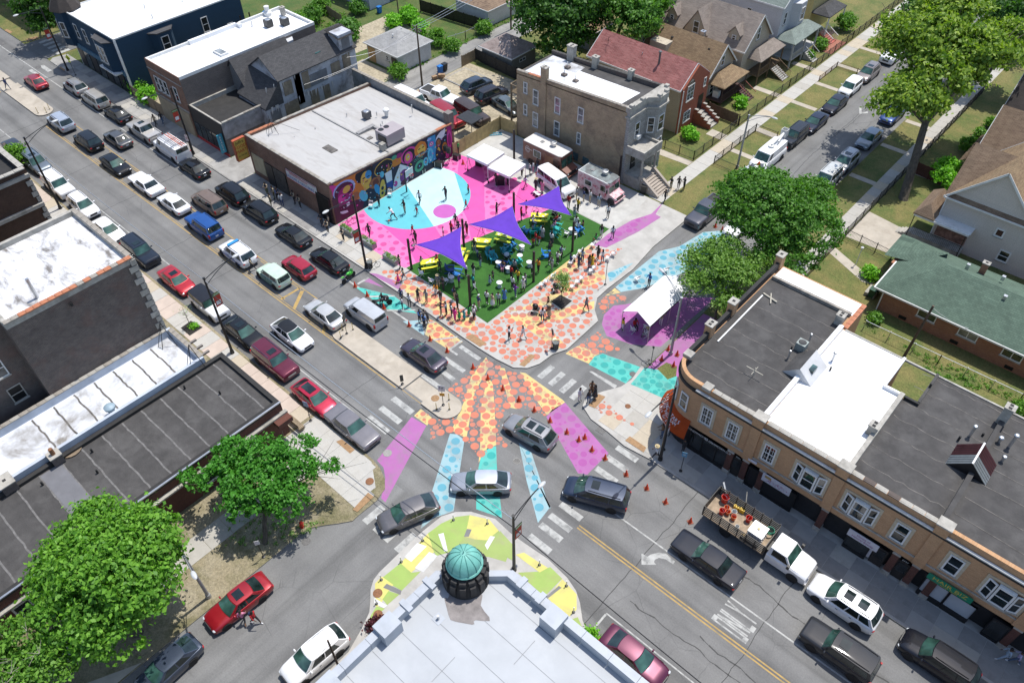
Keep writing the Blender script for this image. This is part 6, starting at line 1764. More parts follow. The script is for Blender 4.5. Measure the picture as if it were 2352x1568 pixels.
TYPES={'sedan':dict(L=4.8,W=1.84,H=1.45,belt=.93,xa=1.05,xb=.28,xc=-1.,xd=-1.85,wr=.70,wins=((.10,.47),(.51,.86)),wb=2.78,st=BASE),'fastback':dict(L=4.75,W=1.84,H=1.46,belt=.94,xa=1.1,xb=.30,xc=-1.2,xd=-2.15,wr=.70,wins=((.11,.47),(.51,.80)),wb=2.8,st=BASE),'old_sedan':dict(L=5.35,W=1.97,H=1.44,belt=.90,xa=.95,xb=.32,xc=-1.05,xd=-1.6,wr=.74,wins=((.09,.50),(.53,.9)),wb=2.92,st=BOXY),'hatch':dict(L=4.2,W=1.77,H=1.48,belt=.96,xa=1.05,xb=.32,xc=-1.45,xd=-1.95,wr=.72,wins=((.12,.50),(.54,.9)),wb=2.62,st=BASE),'boxcar':dict(L=4.1,W=1.8,H=1.62,belt=1.02,xa=1.05,xb=.5,xc=-1.75,xd=-1.98,wr=.80,wins=((.10,.5),(.54,.9)),wb=2.57,st=BASE),'suv':dict(L=4.85,W=1.95,H=1.76,belt=1.10,xa=1.15,xb=.50,xc=-1.85,xd=-2.3,wr=.76,wins=((.09,.38),(.41,.68),(.71,.93)),wb=2.85,st=BASE,rails=1),'crossover':dict(L=4.65,W=1.88,H=1.68,belt=1.06,xa=1.1,xb=.42,xc=-1.6,xd=-2.2,wr=.74,wins=((.10,.43),(.46,.8)),wb=2.7,st=BASE,rails=1),'boxy_suv':dict(L=4.95,W=1.94,H=1.84,belt=1.15,xa=.95,xb=.5,xc=-2.15,xd=-2.38,wr=.82,wins=((.07,.34),(.37,.62),(.65,.93)),wb=2.9,st=BOXY,rails=1),'minivan':dict(L=5.1,W=1.98,H=1.76,belt=1.06,xa=1.6,xb=.75,xc=-2.1,xd=-2.45,wr=.78,wins=((.11,.36),(.39,.66),(.69,.93)),wb=3.05,st=BASE,rails=1),'cargo_van':dict(L=5.7,W=2.02,H=2.12,belt=1.28,xa=1.85,xb=1.25,xc=-2.78,xd=-2.84,wr=.84,wins=((.07,.2),),wb=3.5,st=VANF),'small_van':dict(L=4.73,W=1.73,H=1.86,belt=1.16,xa=1.55,xb=.75,xc=-2.25,xd=-2.36,wr=.84,wins=((.12,.32),),wb=2.93,st=VANF),'shuttle_van':dict(L=5.2,W=1.93,H=1.9,belt=1.16,xa=1.6,xb=.85,xc=-2.5,xd=-2.6,wr=.84,wins=((.10,.28),(.31,.62),(.65,.95)),wb=3.2,st=VANF),'pickup':dict(L=5.75,W=2.,H=1.86,belt=1.18,xa=1.15,xb=.62,xc=-.75,xd=-1.05,wr=.78,wins=((.1,.5),(.54,.92)),wb=3.55,st=BOXY,bed=1),'cap_pickup':dict(L=5.6,W=1.98,H=1.8,belt=1.12,xa=1.2,xb=.65,xc=-2.6,xd=-2.75,wr=.84,wins=((.07,.3),(.33,.5),(.56,.93)),wb=3.5,st=BOXY),'offroader':dict(L=4.6,W=1.85,H=1.84,belt=1.16,xa=.72,xb=.5,xc=-2.05,xd=-2.2,wr=.86,wins=((.05,.33),(.36,.63),(.66,.95)),wb=2.95,st=BOXY,soft=1),}
def car_proto(knd):
 P=TYPES[knd]
 L,W_,H,bz=P['L']/2,P['W']/2,P['H'],P['belt']
 root=thg('parked_car','','car',(0,0,0),loc_=True)
 zs_=bz/1.
 def sec(x):
  hw,zb,zs,zt=interp(P['st'],x/L)
  hw*=W_;zb=zb if bz<1.2 else zb+.05;zs*=zs_;zt*=zs_
  return hw,zb,zs,zt
 def ring(x,off=.0):
  hw,zb,zs,zt=sec(x)
  half=[(0,zt),(.45*hw,zt-.004),(.78*hw,zt-.25*(zt-zs)),(.93*hw,zs+.01),(.985*hw,zs-.06),(hw+off,(zs+zb)/2+.08),(hw+off,(zs+zb)/2-.12),(.97*hw,zb+.07),(.9*hw,zb)]
  return half
 N=30
 xs=[L*cos(PI*i/N)if False else L-2*L*i/N for i in rg(N+1)]
 xs=sorted(set([round(x,4)for x in xs]+[L*.985,L*.95,-L*.985,-L*.96]),reverse=True)
 mb=MB()
 G_=[]
 for x in xs:
  h=ring(x)
  row=[(x,y,z)for y,z in h]+[(x,-y,z)for y,z in reversed(h[1:])]
  G_.append(row)
 ni,nj=len(G_),len(G_[0])
 vs=[p for r_ in G_ for p in r_]
 fs,ks=[],[]
 for i in rg(ni-1):
  for j in rg(nj):
   j2=(j+1)%nj
   fs.append((i*nj+j,(i+1)*nj+j,(i+1)*nj+j2,i*nj+j2))
   ks.append(1 if j in(7,8,9)else 0)
 fs.append(tuple(j for j in rg(nj)));ks.append(0)
 fs.append(tuple((ni-1)*nj+j for j in reversed(rg(nj))));ks.append(0)
 mb.v,mb.f,mb.m=vs,fs,ks
 wb=P['wb']/2
 wx=(wb+(.1 if P['st']is BASE else 0),-wb+(.1 if P['st']is BASE else 0))
 wr=.33 if bz<1. else(.36 if bz<1.15 else .39)
 for x in wx:
  for s in(-1,1):
   n=16
   hw=sec(x)[0]
   c=[(x+(wr+.07)*cos(t),s*(hw+.004),wr+(wr+.07)*sin(t))for t in[2*PI*q/n for q in rg(n)]]
   c=[(a,b,max(.14,z))for a,b,z in c]
   mb.add(c if s<0 else c[::-1],[tuple(rg(n))],1)
 body=mb.build('body',[car_paint((.3,.3,.3)),TRK],root,smo=True)
 za,zr=bz-.03,H-.05
 b0,b1=.90*W_,P['wr']*W_
 def xf(v):return lerp(P['xa'],P['xb'],v**.92)
 def xr(v):return lerp(P['xd'],P['xc'],v**.9)
 def yy(v):return lerp(b0,b1,v**1.25)
 def zz(v):return lerp(za,zr,v)
 boxy_=P['st']is not BASE
 bow=.05 if boxy_ else .11
 def S(u,v,s,off=.0):
  x=lerp(xf(v),xr(v),u)
  y=yy(v)*(1-.05*(2*u-1)**4)
  return(x,s*(y+off),zz(v))
 def F(s,v,off=.0):return(xf(v)+bow*(1-s*s)+off,s*yy(v)*.955,zz(v)+off*.6)
 def B(s,v,off=.0):return(xr(v)-bow*.8*(1-s*s)-off,s*yy(v)*.955,zz(v)+off*.5)
 def RF(u,s,off=.0):
  e=(1-abs(s)**2.6)
  x0=xf(1)+bow*(1-s*s);x1=xr(1)-bow*.8*(1-s*s)
  return(lerp(x0,x1,u),s*yy(1)*(1-.05*(2*u-1)**4),zr+.05*e*(1-.35*(2*u-1)**2)+off)
 sh=MB()
 nn=8
 for s in(-1,1):
  sh.grid([[S(i/nn,j/4,s)for j in rg(5)]for i in rg(nn+1)],flip=s>0)
 sh.grid([[F(-1+2*i/nn,j/4)for j in rg(5)]for i in rg(nn+1)],flip=True)
 sh.grid([[B(-1+2*i/nn,j/4)for j in rg(5)]for i in rg(nn+1)])
 sh.build('pillars',[car_paint((.3,.3,.3))],root,smo=True)
 rf=MB();rf.grid([[RF(i/10,-1+2*j/10)for j in rg(11)]for i in rg(11)],flip=False)
 rf.build('roof',[car_paint((.3,.3,.3))],root,smo=2)
 g1=MB();g1.grid([[F(-.94+1.88*i/8,.03+.92*j/4,.008)for j in rg(5)]for i in rg(9)],flip=True)
 g1.build('windshield',[CARGREEN],root,smo=2)
 g2=MB();v0,v1=(.30,.92)if boxy_ and'van'in knd else(.12,.94)
 g2.grid([[B(-.9+1.8*i/8,v0+(v1-v0)*j/4,.008)for j in rg(5)]for i in rg(9)])
 g2.build('rear_window',[CARGLASS],root,smo=2)
 for s in(-1,1):
  for(u0,u1)in P['wins']:
   w_=MB();w_.grid([[S(lerp(u0,u1,i/3),.10+.80*j/3,s,.007)for j in rg(4)]for i in rg(4)],flip=s>0)
   w_.build('side_window',[CARGLASS],root,smo=2)
  d0=P['xa']-.05
  dl=[(d0,d0-1.08),(d0-1.11,d0-2.05)]if knd not in('cargo_van','small_van')else[(d0-.1,d0-1.2)]
  for a,c in dl:
   w_=MB()
   rows=[]
   for i in rg(5):
    x=lerp(a,c,i/4);h=ring(x,.006)
    rows.append([(x,s*(y+.004),z)for y,z in h[3:8]])
   w_.grid(rows,flip=s<0)
   dd=w_.build('door',[car_paint((.3,.3,.3))],root,smo=2)
   hb=MB();hw,zb,zs,zt=sec(c);hb.box(c+.08,c+.24,s*hw*.99-.012+s*.02,s*hw*.99+.012+s*.02,zs-.13,zs-.10)
   link('door_handle',hb.mesh('door_handle'),dd).data.materials.append(TRK)
  m_=MB();y0=s*(b0+.02);m_.blob((P['xa']-.28,y0+s*.12,bz+.06),(.07,.13,.08),8,5)
  m_.build('wing_mirror',[car_paint((.3,.3,.3))],root,smo=True)
  hx=L*.955;hw,zb,zs,zt=sec(hx)
  m_=MB();m_.blob((hx-.03,s*hw*.86,(zs+zb)*.5+.16),(.13,.15,.07),8,5);m_.build('headlight',[HEADL],root,smo=True)
  hx=-L*.975;hw,zb,zs,zt=sec(hx)
  m_=MB()
  if'van'in knd or knd in('pickup','boxy_suv','offroader','cap_pickup'):m_.box(hx-.07,hx+.08,s*hw*.93-.07,s*hw*.93+.07,zs-.35,zs+.02)
  else:m_.blob((hx+.02,s*hw*.86,zs-.12),(.1,.2,.09),8,5)
  m_.build('taillight',[TAILL],root,smo=True)
 m_=MB();m_.box(L-.05,L+.012,-W_*.42,W_*.42,.46*zs_/.95,.62*zs_/.95);m_.build('grille',[TRK],root)
 m_=MB();m_.box(-L-.012,-L+.05,-.17,.17,.56,.70);m_.build('licence_plate',[PLATE],root)
 if P.get('rails'):
  for s in(-1,1):
   m_=MB();m_.tube([(*RF(.08,s*.86)[:2],RF(.08,s*.86)[2]+.03),(*RF(.5,s*.86)[:2],RF(.5,s*.86)[2]+.07),(*RF(.95,s*.86)[:2],RF(.95,s*.86)[2]+.03)],.022,5);m_.build('roof_rail',[TRK],root,smo=True)
 if P.get('bed'):
  m_=MB();m_.box(-L+.14,P['xd']-.08,-W_*.80,W_*.80,bz*.99,bz*1.+.012,0)
  m_.build('truck_bed',[BEDK],root)
  m_=MB()
  m_.box(-L+.04,P['xd']-.04,-W_*.94,-W_*.80,bz*.9,bz*1.08);m_.box(-L+.04,P['xd']-.04,W_*.80,W_*.94,bz*.9,bz*1.08);m_.box(-L+.02,-L+.12,-W_*.80,W_*.80,bz*.85,bz*1.08)
  m_.build('bed_side',[car_paint((.3,.3,.3))],root)
 t_=MB();t_.lathe([(wr*.62,-.10),(wr*.95,-.11),(wr,-.07),(wr,.07),(wr*.95,.11),(wr*.62,.10)],20)
 r_=MB();r_.lathe([(wr*.62,.03),(wr*.6,.085),(wr*.52,.05),(wr*.2,.04),(.02,.06)],20,cap=False)
 for q in rg(5):
  a=2*PI*q/5
  r_.bar((.05*cos(a),.05*sin(a),.07),(wr*.6*cos(a),wr*.6*sin(a),.085),.06,.03)
 tm,rm=t_.mesh('tyre',1),r_.mesh('rim',1)
 tm.materials.append(TYRE);rm.materials.append(RIM)
 for x in wx:
  for s in(-1,1):
   hw=sec(x)[0]
   M=Matrix.Translation((x,s*(hw-.075),wr))@Matrix.Rotation(-s*PI/2,4,'X')
   w=link('wheel',tm,root,M=M);w.matrix_parent_inverse=Matrix.Identity(4)
   link('rim',rm,w)
 return seal(root)
PAINTED=('body','pillars','roof','door','bed_side','wing_mirror')
PROTOS={}
NV=[0]
def base_name(o):return o.name.split('.')[0]
def paint_tree(o,mat,roofm=None,over=None):
 for ch in KIDS.get(o.as_pointer(),[]):
  bn=base_name(ch)
  if bn not in PAINTED and ch.material_slots and ch.material_slots[0].link=='OBJECT':
   ch.material_slots[0].link='DATA'
  if bn in PAINTED:
   ch.material_slots[0].link='OBJECT'
   ch.material_slots[0].material=(roofm if(bn=='roof'and roofm)else mat)
  if over and bn in over:
   ch.material_slots[0].link='OBJECT'
   ch.material_slots[0].material=over[bn]
  paint_tree(ch,mat,roofm,over)
def car(knd,k,x,y,hd,col,lab,nam='parked_car',cat='car',grp=None,z=.0,met=.35,roof=None,sun=0,over=None,zc=.75,xy=None,scale=None):
 if knd not in PROTOS:
  PROTOS[knd]=car_proto(knd)
  root=PROTOS[knd]
  first=True
 else:
  root=copy_tree(PROTOS[knd])
  first=False
 p=xy or fr(k,x,y,zc+z)
 if isinstance(hd,tuple):
  f_=fr(k,hd[0],hd[1],zc+z);bk=fr(k,hd[2],hd[3],zc+z)
  a=math.atan2(f_[1]-bk[1],f_[0]-bk[0])
 else:
  a=rad(hd)
 root.location=(p[0],p[1],z+.004)
 root.rotation_euler=(0,0,a)
 root.name=nam
 tag(root,lab,cat,grp)
 root['_local']=1
 if scale:root.scale=(scale,scale,scale)
 pm=car_paint(col,met)
 paint_tree(root,pm,car_paint(roof,.1)if roof else None,over)
 NV[0]+=1
 if sun:
  P=TYPES[knd];H=P['H']
  mb=MB()
  for i in rg(sun):
   x0=lerp(P['xb'],P['xc'],.12+i*.42)
   mb.add([(x0,-.36,H+.012),(x0-.62,-.38,H+.014),(x0-.62,.38,H+.014),(x0,.36,H+.012)],[(0,3,2,1)])
  o=mb.build('sunroof',[CARGLASS],root)
 return root
AV,PK='cars in the avenue traffic','cars parked along the avenue'
SV='cars parked along the side street'
WHT_C,BLK,SIL,GRY=(.75,.75,.75),(.006,.007,.009),(.42,.43,.44),(.10,.10,.105)
car('crossover','00',630,720,180,(.30,.30,.30),'silver grey compact wagon parked first before the far crossing',grp=PK)
car('minivan','00',795,825,180,(.42,.40,.36),'champagne silver minivan parked behind the silver wagon',grp=PK)
car('sedan','00',980,945,180,BLK,'black sedan parked between the champagne minivan and the silver pickup',grp=PK)
car('pickup','00',1205,1085,180,(.45,.43,.40),'silver pickup with a hard flat bed cover in front of the ladder van',nam='pickup_truck',cat='pickup',over={'truck_bed':car_paint((.55,.53,.5))},zc=.9,sun=1,grp=PK)
V1=car('cargo_van','00',1430,1225,180,WHT_C,'white work van with ladders on its roof rack',nam='work_van',cat='van',met=.05,zc=1.1)
car('sedan','00',1620,1395,180,BLK,'black sedan parked behind the white ladder van',grp=PK)
car('sedan','00',295,672,178,(.30,.01,.02),'cherry red sedan driving beside the far median island',grp=AV)
car('suv','00',505,1015,180,(.40,.44,.50),'pale silver-blue utility wagon with dark rear glass beside the median tip',grp=AV)
car('suv','00',735,1172,180,BLK,'black utility wagon following the pale silver-blue one',grp=AV)
car('sedan','00',980,1150,180,(.085,.085,.085),'dark grey sedan alongside the silver pickup',grp=AV)
car('sedan','00',960,1365,0,BLK,'black sedan facing the other way in the centre turn lane with sun on its windshield',grp=AV)
car('old_sedan','01',1220,170,180,WHT_C,'white square-tailed sedan behind the black one in the turn lane',grp=AV,met=.05)
car('sedan','01',1450,330,180,(.68,.69,.70),'white sedan behind the square-tailed white one',grp=AV,met=.05)
car('boxy_suv','01',1705,525,180,(.01,.08,.30),'bright blue utility wagon',grp=AV)
P_=car('suv','01',1985,750,180,WHT_C,'white police utility wagon with blue stripe and blue roof light bar',nam='police_car',cat='police car',grp=AV,met=.05)
mb=MB().box(.15,.45,-.62,.62,1.80,1.92);mb.build('light_bar',[flat((.03,.25,.55),.3)],P_)
for s in(-1,1):
 mb=MB().box(-1.9,1.2,s*.985-.004,s*.985+.004,.62,.72);mb.build('side_stripe',[flat((.02,.12,.45),.4)],P_)
 text(P_,'CHICAGO POLICE',.22,Matrix.Translation((-.1,s*.992,.84))@Matrix.Rotation(0 if s<0 else PI,4,'Z')@FS,flat((.02,.08,.35),.4))
K_=car('boxcar','11',195,935,180,(.50,.62,.50),'pale mint boxy car with wrapped colourful sides',grp=AV,met=.1,over={'door':flat((.10,.22,.20),.4)})
car('hatch','11',405,865,180,(.36,.01,.03),'bright red hatchback beside the black saloons',grp=AV,met=.3)
car('minivan','01',1745,325,180,(.20,.14,.10),'tan brown old van beside the black police wagons',nam='parked_van',cat='van',over={'roof_rail':TRK})
car('suv','01',1940,250,180,BLK,'black police-style utility wagon parked before the store gate, nearer the driveway',grp=PK)
car('suv','01',2170,405,180,BLK,'black utility wagon parked outside the liquor banner',grp=PK)
car('sedan','11',360,595,180,BLK,'black sedan with sunlit rear glass parked outside the corner gate',grp=PK)
car('sedan','11',660,805,180,BLK,'black sedan parked just ahead of the green motorcycle',grp=PK)
car('sedan','11',620,1255,180,(.50,.50,.49),'silver sedan waiting beside the median signs',grp=AV)
car('small_van','11',960,1245,180,(.50,.51,.52),'silver compact delivery van next to the cones',nam='delivery_van',cat='van',zc=.95)
car('sedan','12',1450,240,180,(.055,.045,.065),'dark plum grey sedan passing the median island',grp=AV,sun=1)
car('fastback','11',350,1425,0,WHT_C,'white sedan with a black glass roof heading toward the crossing',grp=AV,roof=(.01,.01,.01),met=.05)
car('sedan','00',130,1235,0,(.03,.035,.05),'dark blue-grey sedan parked behind the parapet at far left',grp=PK)
car('suv','00',300,1355,0,(.14,.17,.20),'slate grey wagon with pale roof bars parked behind the white truck',grp=PK,sun=1)
car('boxy_suv','01',490,190,0,WHT_C,'big white old utility truck parked under the leaning lamp',grp=PK,met=.02)
car('crossover','01',695,355,0,WHT_C,'white wagon with a glinting windshield parked behind the white coupe',grp=PK,met=.05)
car('sedan','01',905,555,0,WHT_C,'white sedan parked in front of the peeling-roofed flats',grp=PK,met=.05)
car('boxy_suv','01',1175,745,0,(.012,.018,.03),'long dark blue utility wagon parked between the white sedan and red one',grp=PK,sun=1)
car('sedan','01',1475,975,0,(.42,.012,.02),'red sedan parked ahead of the white jeep',grp=PK,sun=1)
car('offroader','01',1750,1185,0,WHT_C,'white open off-roader with a black folded soft top',grp=PK,met=.02,roof=(.012,.012,.015),over={'pillars':TRK})
car('sedan','01',2030,1405,0,BLK,'black sedan parked beside the banner pole',grp=PK,sun=1)
car('boxy_suv','12',210,295,0,(.12,.01,.03),'maroon utility wagon with chrome rails parked behind the red hatchback',grp=PK,sun=1,over={'roof_rail':CHROME,'grille':CHROME})
car('fastback','12',535,595,0,(.42,.01,.04),'bright red hatchback with dark glass roof panel near the bench',grp=PK,sun=2)
car('old_sedan','12',850,835,0,(.19,.18,.19),'long grey-taupe sedan waiting at the crosswalk',grp=AV)
car('fastback','13',1320,135,(1100,230,1500,60),(.12,.115,.12),'charcoal hatchback turning toward the lower side street',grp=AV)
car('fastback','12',1930,1305,(1690,1300,2170,1300),(.28,.30,.34),'steel grey sedan crossing broadside by the teal band',grp=AV,over={'roof':car_paint((.42,.45,.5))})
car('crossover','22',250,885,(60,800,450,1010),(.26,.26,.27),'silver crossover with a glass sunroof beside the cones',grp=AV,sun=2)
car('minivan','22',805,1400,(560,1320,1060,1460),(.018,.03,.06),'dark blue minivan with roof bars beside the violet band',grp=AV,sun=1)
car('sedan','03',1990,880,(1790,1040,2190,730),(.30,.008,.015),'red sedan parked on the lower side street beside two pedestrians',grp=SV,sun=1)
car('fastback','03',1390,1430,(1200,1600,1530,1300),(.04,.055,.085),'blue-grey sedan parked in tree shade at the bottom edge',grp=SV)
car('crossover','13',540,1330,(340,1500,740,1170),WHT_C,'white crossover parked under the bare pole beside the domed building',grp=SV,met=.05,over={'roof_rail':WTM})
car('sedan','23',1125,1335,0,(.09,.008,.035),'magenta maroon sedan parked beside the pale roof',grp=PK)
car('old_sedan','23',1740,520,180,(.01,.013,.022),'long black square sedan beside the stake truck',grp=AV)
car('suv','33',790,885,180,WHT_C,'white wagon with two dark sunroof panels parked outside the shops',grp=PK,sun=2,met=.05)
car('boxy_suv','33',745,1290,180,(.02,.022,.026),'faded black utility wagon with an arm out of its window',grp=AV,sun=1)
car('suv','33',1580,1370,180,(.006,.007,.012),'glossy black utility wagon at the bottom right beside the kerb',grp=PK)
car('crossover','30',990,605,-90,(.20,.17,.16),'brown-grey crossover parked farthest up in the left row',grp=SV,sun=1)
car('boxcar','30',840,725,-90,WHT_C,'white small wagon parked between the brown-grey crossover and dark sedan',grp=SV,met=.05)
car('sedan','30',715,860,-90,(.008,.01,.022),'near-black sedan parked third in the left row',grp=SV)
car('sedan','30',545,1012,-90,(.010,.015,.035),'midnight blue sedan parked behind the small black wagon',grp=SV)
car('boxy_suv','30',370,1135,-90,(.015,.018,.024),'small black wagon parked just past the bucket van',grp=SV,scale=.95)
V2=car('cargo_van','30',150,1300,-90,WHT_C,'white utility van with a raised bucket arm on its roof',nam='bucket_van',cat='van',met=.05,zc=1.1)
car('crossover','30',800,1345,-90,(.40,.40,.41),'silver crossover with a large sunroof on the right side of the street',grp=SV,sun=1)
car('sedan','30',1000,1145,-90,(.20,.24,.28),'blue-silver sedan parked alone on the right side',grp=SV)
car('boxy_suv','30',635,1500,-90,(.55,.55,.52),'pale wagon with a roof rack beside the locust tree',grp=SV,over={'roof_rail':TRK})
car('pickup','30',1205,445,-90,WHT_C,'white pickup glimpsed between the tall tree branches',grp=SV,nam='pickup_truck',cat='pickup',met=.05)
car('crossover','30',1195,950,-90,(.01,.04,.16),'blue car mostly hidden under the tall tree',grp=SV)
car('sedan','30',1430,685,-90,(.42,.46,.5),'pale silver car showing through the tall tree crown',grp=SV)
car('pickup','21',1720,400,-90,(.07,.07,.085),'dark grey pickup parked half under the locust tree',grp=SV,nam='pickup_truck',cat='pickup',zc=.9)
car('sedan','21',2010,505,-90,WHT_C,'white car under the locust tree behind the cones',grp=SV,met=.05)
T_=car('pickup','20',2060,1490,-90,(.55,.56,.56),'white pickup loaded with pale tubs and orange gear behind the locust',grp=SV,nam='pickup_truck',cat='pickup',zc=.9)
mb=MB()
for i in rg(3):
 mb.lathe(QL('.26 1.25 .3 1.8 .28 1.85 .01 1.86'),12,(-1.4-i*.6,.3*(-1)**i,0))
mb.build('tub',[WTM],T_,True)if False else link('tub',mb.mesh('tub',1),T_).data.materials.append(WTM)
mb=MB().lathe([(.2,1.25),(.2,1.7),(.05,2.)],10,(-2.3,.1,0));link('orange_gear',mb.mesh('orange_gear',1),T_).data.materials.append(flat((.6,.1,.02),.5))
car('sedan','30',2225,20,-90,(.60,.40,.02),'yellow taxi cut by the top right edge',grp=SV,nam='taxi',cat='taxi')
CP='cars in the gravel car park'
car('pickup','10',1590,795,5,WHT_C,'white crew pickup parked beside the alley pole',grp=CP,nam='pickup_truck',cat='pickup',z=.1,met=.05,zc=.9)
car('crossover','10',1895,705,83,(.03,.045,.07),'navy wagon parked nose to the slatted fence',grp=CP,z=.1)
car('suv','10',2020,785,83,(.014,.013,.018),'black wagon parked beside the navy one',grp=CP,z=.1)
car('cap_pickup','10',1650,955,-8,(.32,.008,.015),'red pickup with a red camper cap behind the food mart wall',grp=CP,nam='pickup_truck',cat='pickup',z=.1,zc=.9)
car('cap_pickup','10',1855,935,-8,(.05,.035,.03),'dark brown pickup with cap beside the red one',grp=CP,nam='pickup_truck',cat='pickup',z=.1,zc=.9)
car('sedan','10',2150,870,-8,(.10,.12,.13),'grey-green sedan tucked behind the wooden balcony',grp=CP,z=.1)
car('cargo_van','10',1350,830,0,WHT_C,'white van mostly hidden behind the grey yard wall',nam='parked_van',cat='van',z=.1,zc=1.2,grp=CP)
car('sedan','00',1905,122,10,(.42,.01,.01),'red sports car on the grass behind the navy building',grp=None,z=.1)
mb=MB()
for x in(1.,-.6,-2.2):
 mb.bar((x,-.85,2.28),(x,.85,2.28),.05)
 for s in(-1,1):
  mb.bar((x,s*.85,2.05),(x,s*.85,2.28),.05)
link('roof_rack',mb.mesh('roof_rack'),V1).data.materials.append(STL)
for y,mt,x0_ in((.35,STL,1.6),(-.3,flat((.5,.08,.03),.5),.9)):
 t_=thg('ladder','aluminium ladder on the roof rack of the work van'if y>0 else'shorter orange ladder on the roof rack of the work van','ladder',V1.location+Vector((-x0_*0,-y,2.33)),PI,loc_=True)
 for s in(-.2,.2):
  mb=MB().bar((x0_,s,0),(x0_-3.9,s,0),.05,.09);link('ladder_rail',mb.mesh('ladder_rail'),t_).data.materials.append(mt)
 mb=MB()
 for i in rg(12):
  mb.bar((x0_-.2-i*.31,-.2,0),(x0_-.2-i*.31,.2,0),.035)
 o_=link('ladder_rungs',mb.mesh('ladder_rungs'),t_);o_.data.materials.append(mt)
mb=MB().lathe([(.35,2.05),(.35,2.3)],12,(-.3,0,0)).bar((-.3,0,2.35),(-2.9,.1,2.75),.2,.24).bar((-2.9,.1,2.75),(-1.2,.35,2.5),.16,.2);link('boom',mb.mesh('boom'),V2).data.materials.append(WTM)
mb=MB()
for(a,b_,c,d)in((-3.6,-2.9,-.35,-.31),(-3.6,-2.9,.31,.35),(-3.6,-3.56,-.31,.31),(-2.94,-2.9,-.31,.31)):
 mb.box(a,b_,c,d,2.2,3.1)
mb.box(-3.56,-2.94,-.31,.31,2.2,2.25);link('bucket',mb.mesh('bucket'),V2).data.materials.append(WTM)
fx,fy=fr('33',330,500,1.2);rx,ry=fr('23',1760,60,1.6)
TX,TY=fx,(fy+0)
t_=thg('stake_truck','white stake-bed truck with black slatted sides full of red and yellow gear','truck',(fx-.25,fy,.004),0,loc_=True)
def tp(nam,mb,mt,smo=False,prnt=None):
 me=mb.mesh(nam,smo)
 for q in(mt if isinstance(mt,(list,tuple))else[mt]):me.materials.append(q)
 return link(nam,me,prnt or t_)
WP=car_paint(WHT_C,.05)
mb=MB();mb.X=Matrix.Identity(4)
st_=[(2.05,.72,.5,.85,.92),(2.,.92,.42,1.,1.1),(1.8,.97,.4,1.12,1.22),(1.3,1.,.4,1.2,1.3),(.75,1.,.4,1.25,1.35),(-1.05,1.,.4,1.27,1.33)]
rows=[]
for x,hw,zb,zs,zt in st_:
 rows.append([(x,y,z)for y,z in((0,zt),(.5*hw,zt),(.88*hw,zt-.03),(hw,zs-.06),(hw,.8),(hw*.98,zb))])
R2=[r_+[(x,-y,z)for(x,y,z)in reversed(r_[1:])]for r_ in rows]
mb.grid([r_+[r_[0]]for r_ in R2],flip=True).add([p for p in R2[0]],[tuple(rg(len(R2[0])))]).add([p for p in R2[-1]],[tuple(reversed(rg(len(R2[-1]))))]);tp('body',mb,WP,1)
mb=MB();P8=QL('.75 -.93 1.32 .75 .93 1.32 -1.05 .93 1.32 -1.05 -.93 1.32 .25 -.78 1.98 .25 .78 1.98 -.95 .78 1.98 -.95 -.78 1.98',3)
mb.add(P8,[(4,7,6,5),(0,4,5,1)[::-1],(1,5,6,2)[::-1],(2,6,7,3)[::-1],(3,7,4,0)[::-1]]);tp('cab',mb,WP)
mb=MB().add(QL('.72 -.84 1.38 .72 .84 1.38 .28 .72 1.93 .28 -.72 1.93',3),[(0,1,2,3)]);mb.v=[(x+.02,y,z+.01)for x,y,z in mb.v];tp('windshield',mb,CARGREEN)
for s in(-1,1):
 tp('side_window',MB().add([(.55,s*.935,1.38),(-.75,s*.935,1.38),(-.75,s*.80,1.9),(.15,s*.80,1.9)],QN('0123 3210')),CARGLASS)
 tp('headlight',MB().blob((1.85,s*.78,.95),(.12,.16,.12)),HEADL,1)
 tp('wing_mirror',MB().box(.55,.75,s*1.12-.1,s*1.12+.1,1.35,1.7),TRK)
tp('grille',MB().box(2.,2.1,-.6,.6,.62,.95),CHROME);tp('bumper',MB().box(1.98,2.15,-.95,.95,.42,.6),CHROME)
tp('flatbed',MB().box(-6.3,-1.25,-1.15,1.15,1.,1.12),mk('bed_planks',(.30,.23,.16),.85,.3,3))
tp('chassis',MB().box(-6.2,-1.,-.45,.45,.55,.95),TRK)
for s in(-1,1):
 for z in(1.2,1.4,1.6,1.8,2.):
  tp('stake_slat',MB().box(-6.3,-1.25,s*1.13-.02,s*1.13+.02,z,z+.11),BKM)
 for i in rg(8):
  mb=MB();x=-6.25+i*.7;mb.box(x,x+.07,s*1.17-.03,s*1.17+.03,1.05,2.2);tp('stake_post',mb,BKM)
for z in(1.2,1.4,1.6,1.8,2.):
 for x in(-6.32,-1.28):
  mb=MB().box(x,x+.04,-1.1,1.1,z,z+.11);tp('stake_slat',mb,BKM)
tyr=MB();tyr.lathe(QL('.26 -.12 .42 -.13 .44 -.08 .44 .08 .42 .13 .26 .12'),20);rimm=MB();rimm.lathe(QL('.26 .06 .24 .1 .1 .04 .02 .08'),16,cap=False)
tm,rm=tyr.mesh('tyre',1),rimm.mesh('rim',1);tm.materials.append(TYRE);rm.materials.append(RIM)
for x in(1.15,-4.3):
 for s in(-1,1):
  w=link('wheel',tm,t_,M=Matrix.Translation((x,s*.93,.44))@Matrix.Rotation(-s*PI/2,4,'X'));link('rim',rm,w)
TKW=Matrix.Translation(t_.location)
def onbed(nam,lab,cat,x,y,z=1.12,grp='gear heaped on the stake truck'):
 q=t_.location;return thg(nam,lab,cat,(q[0]+x,q[1]+y,q[2]+z),U(0,3),grp,loc_=True)
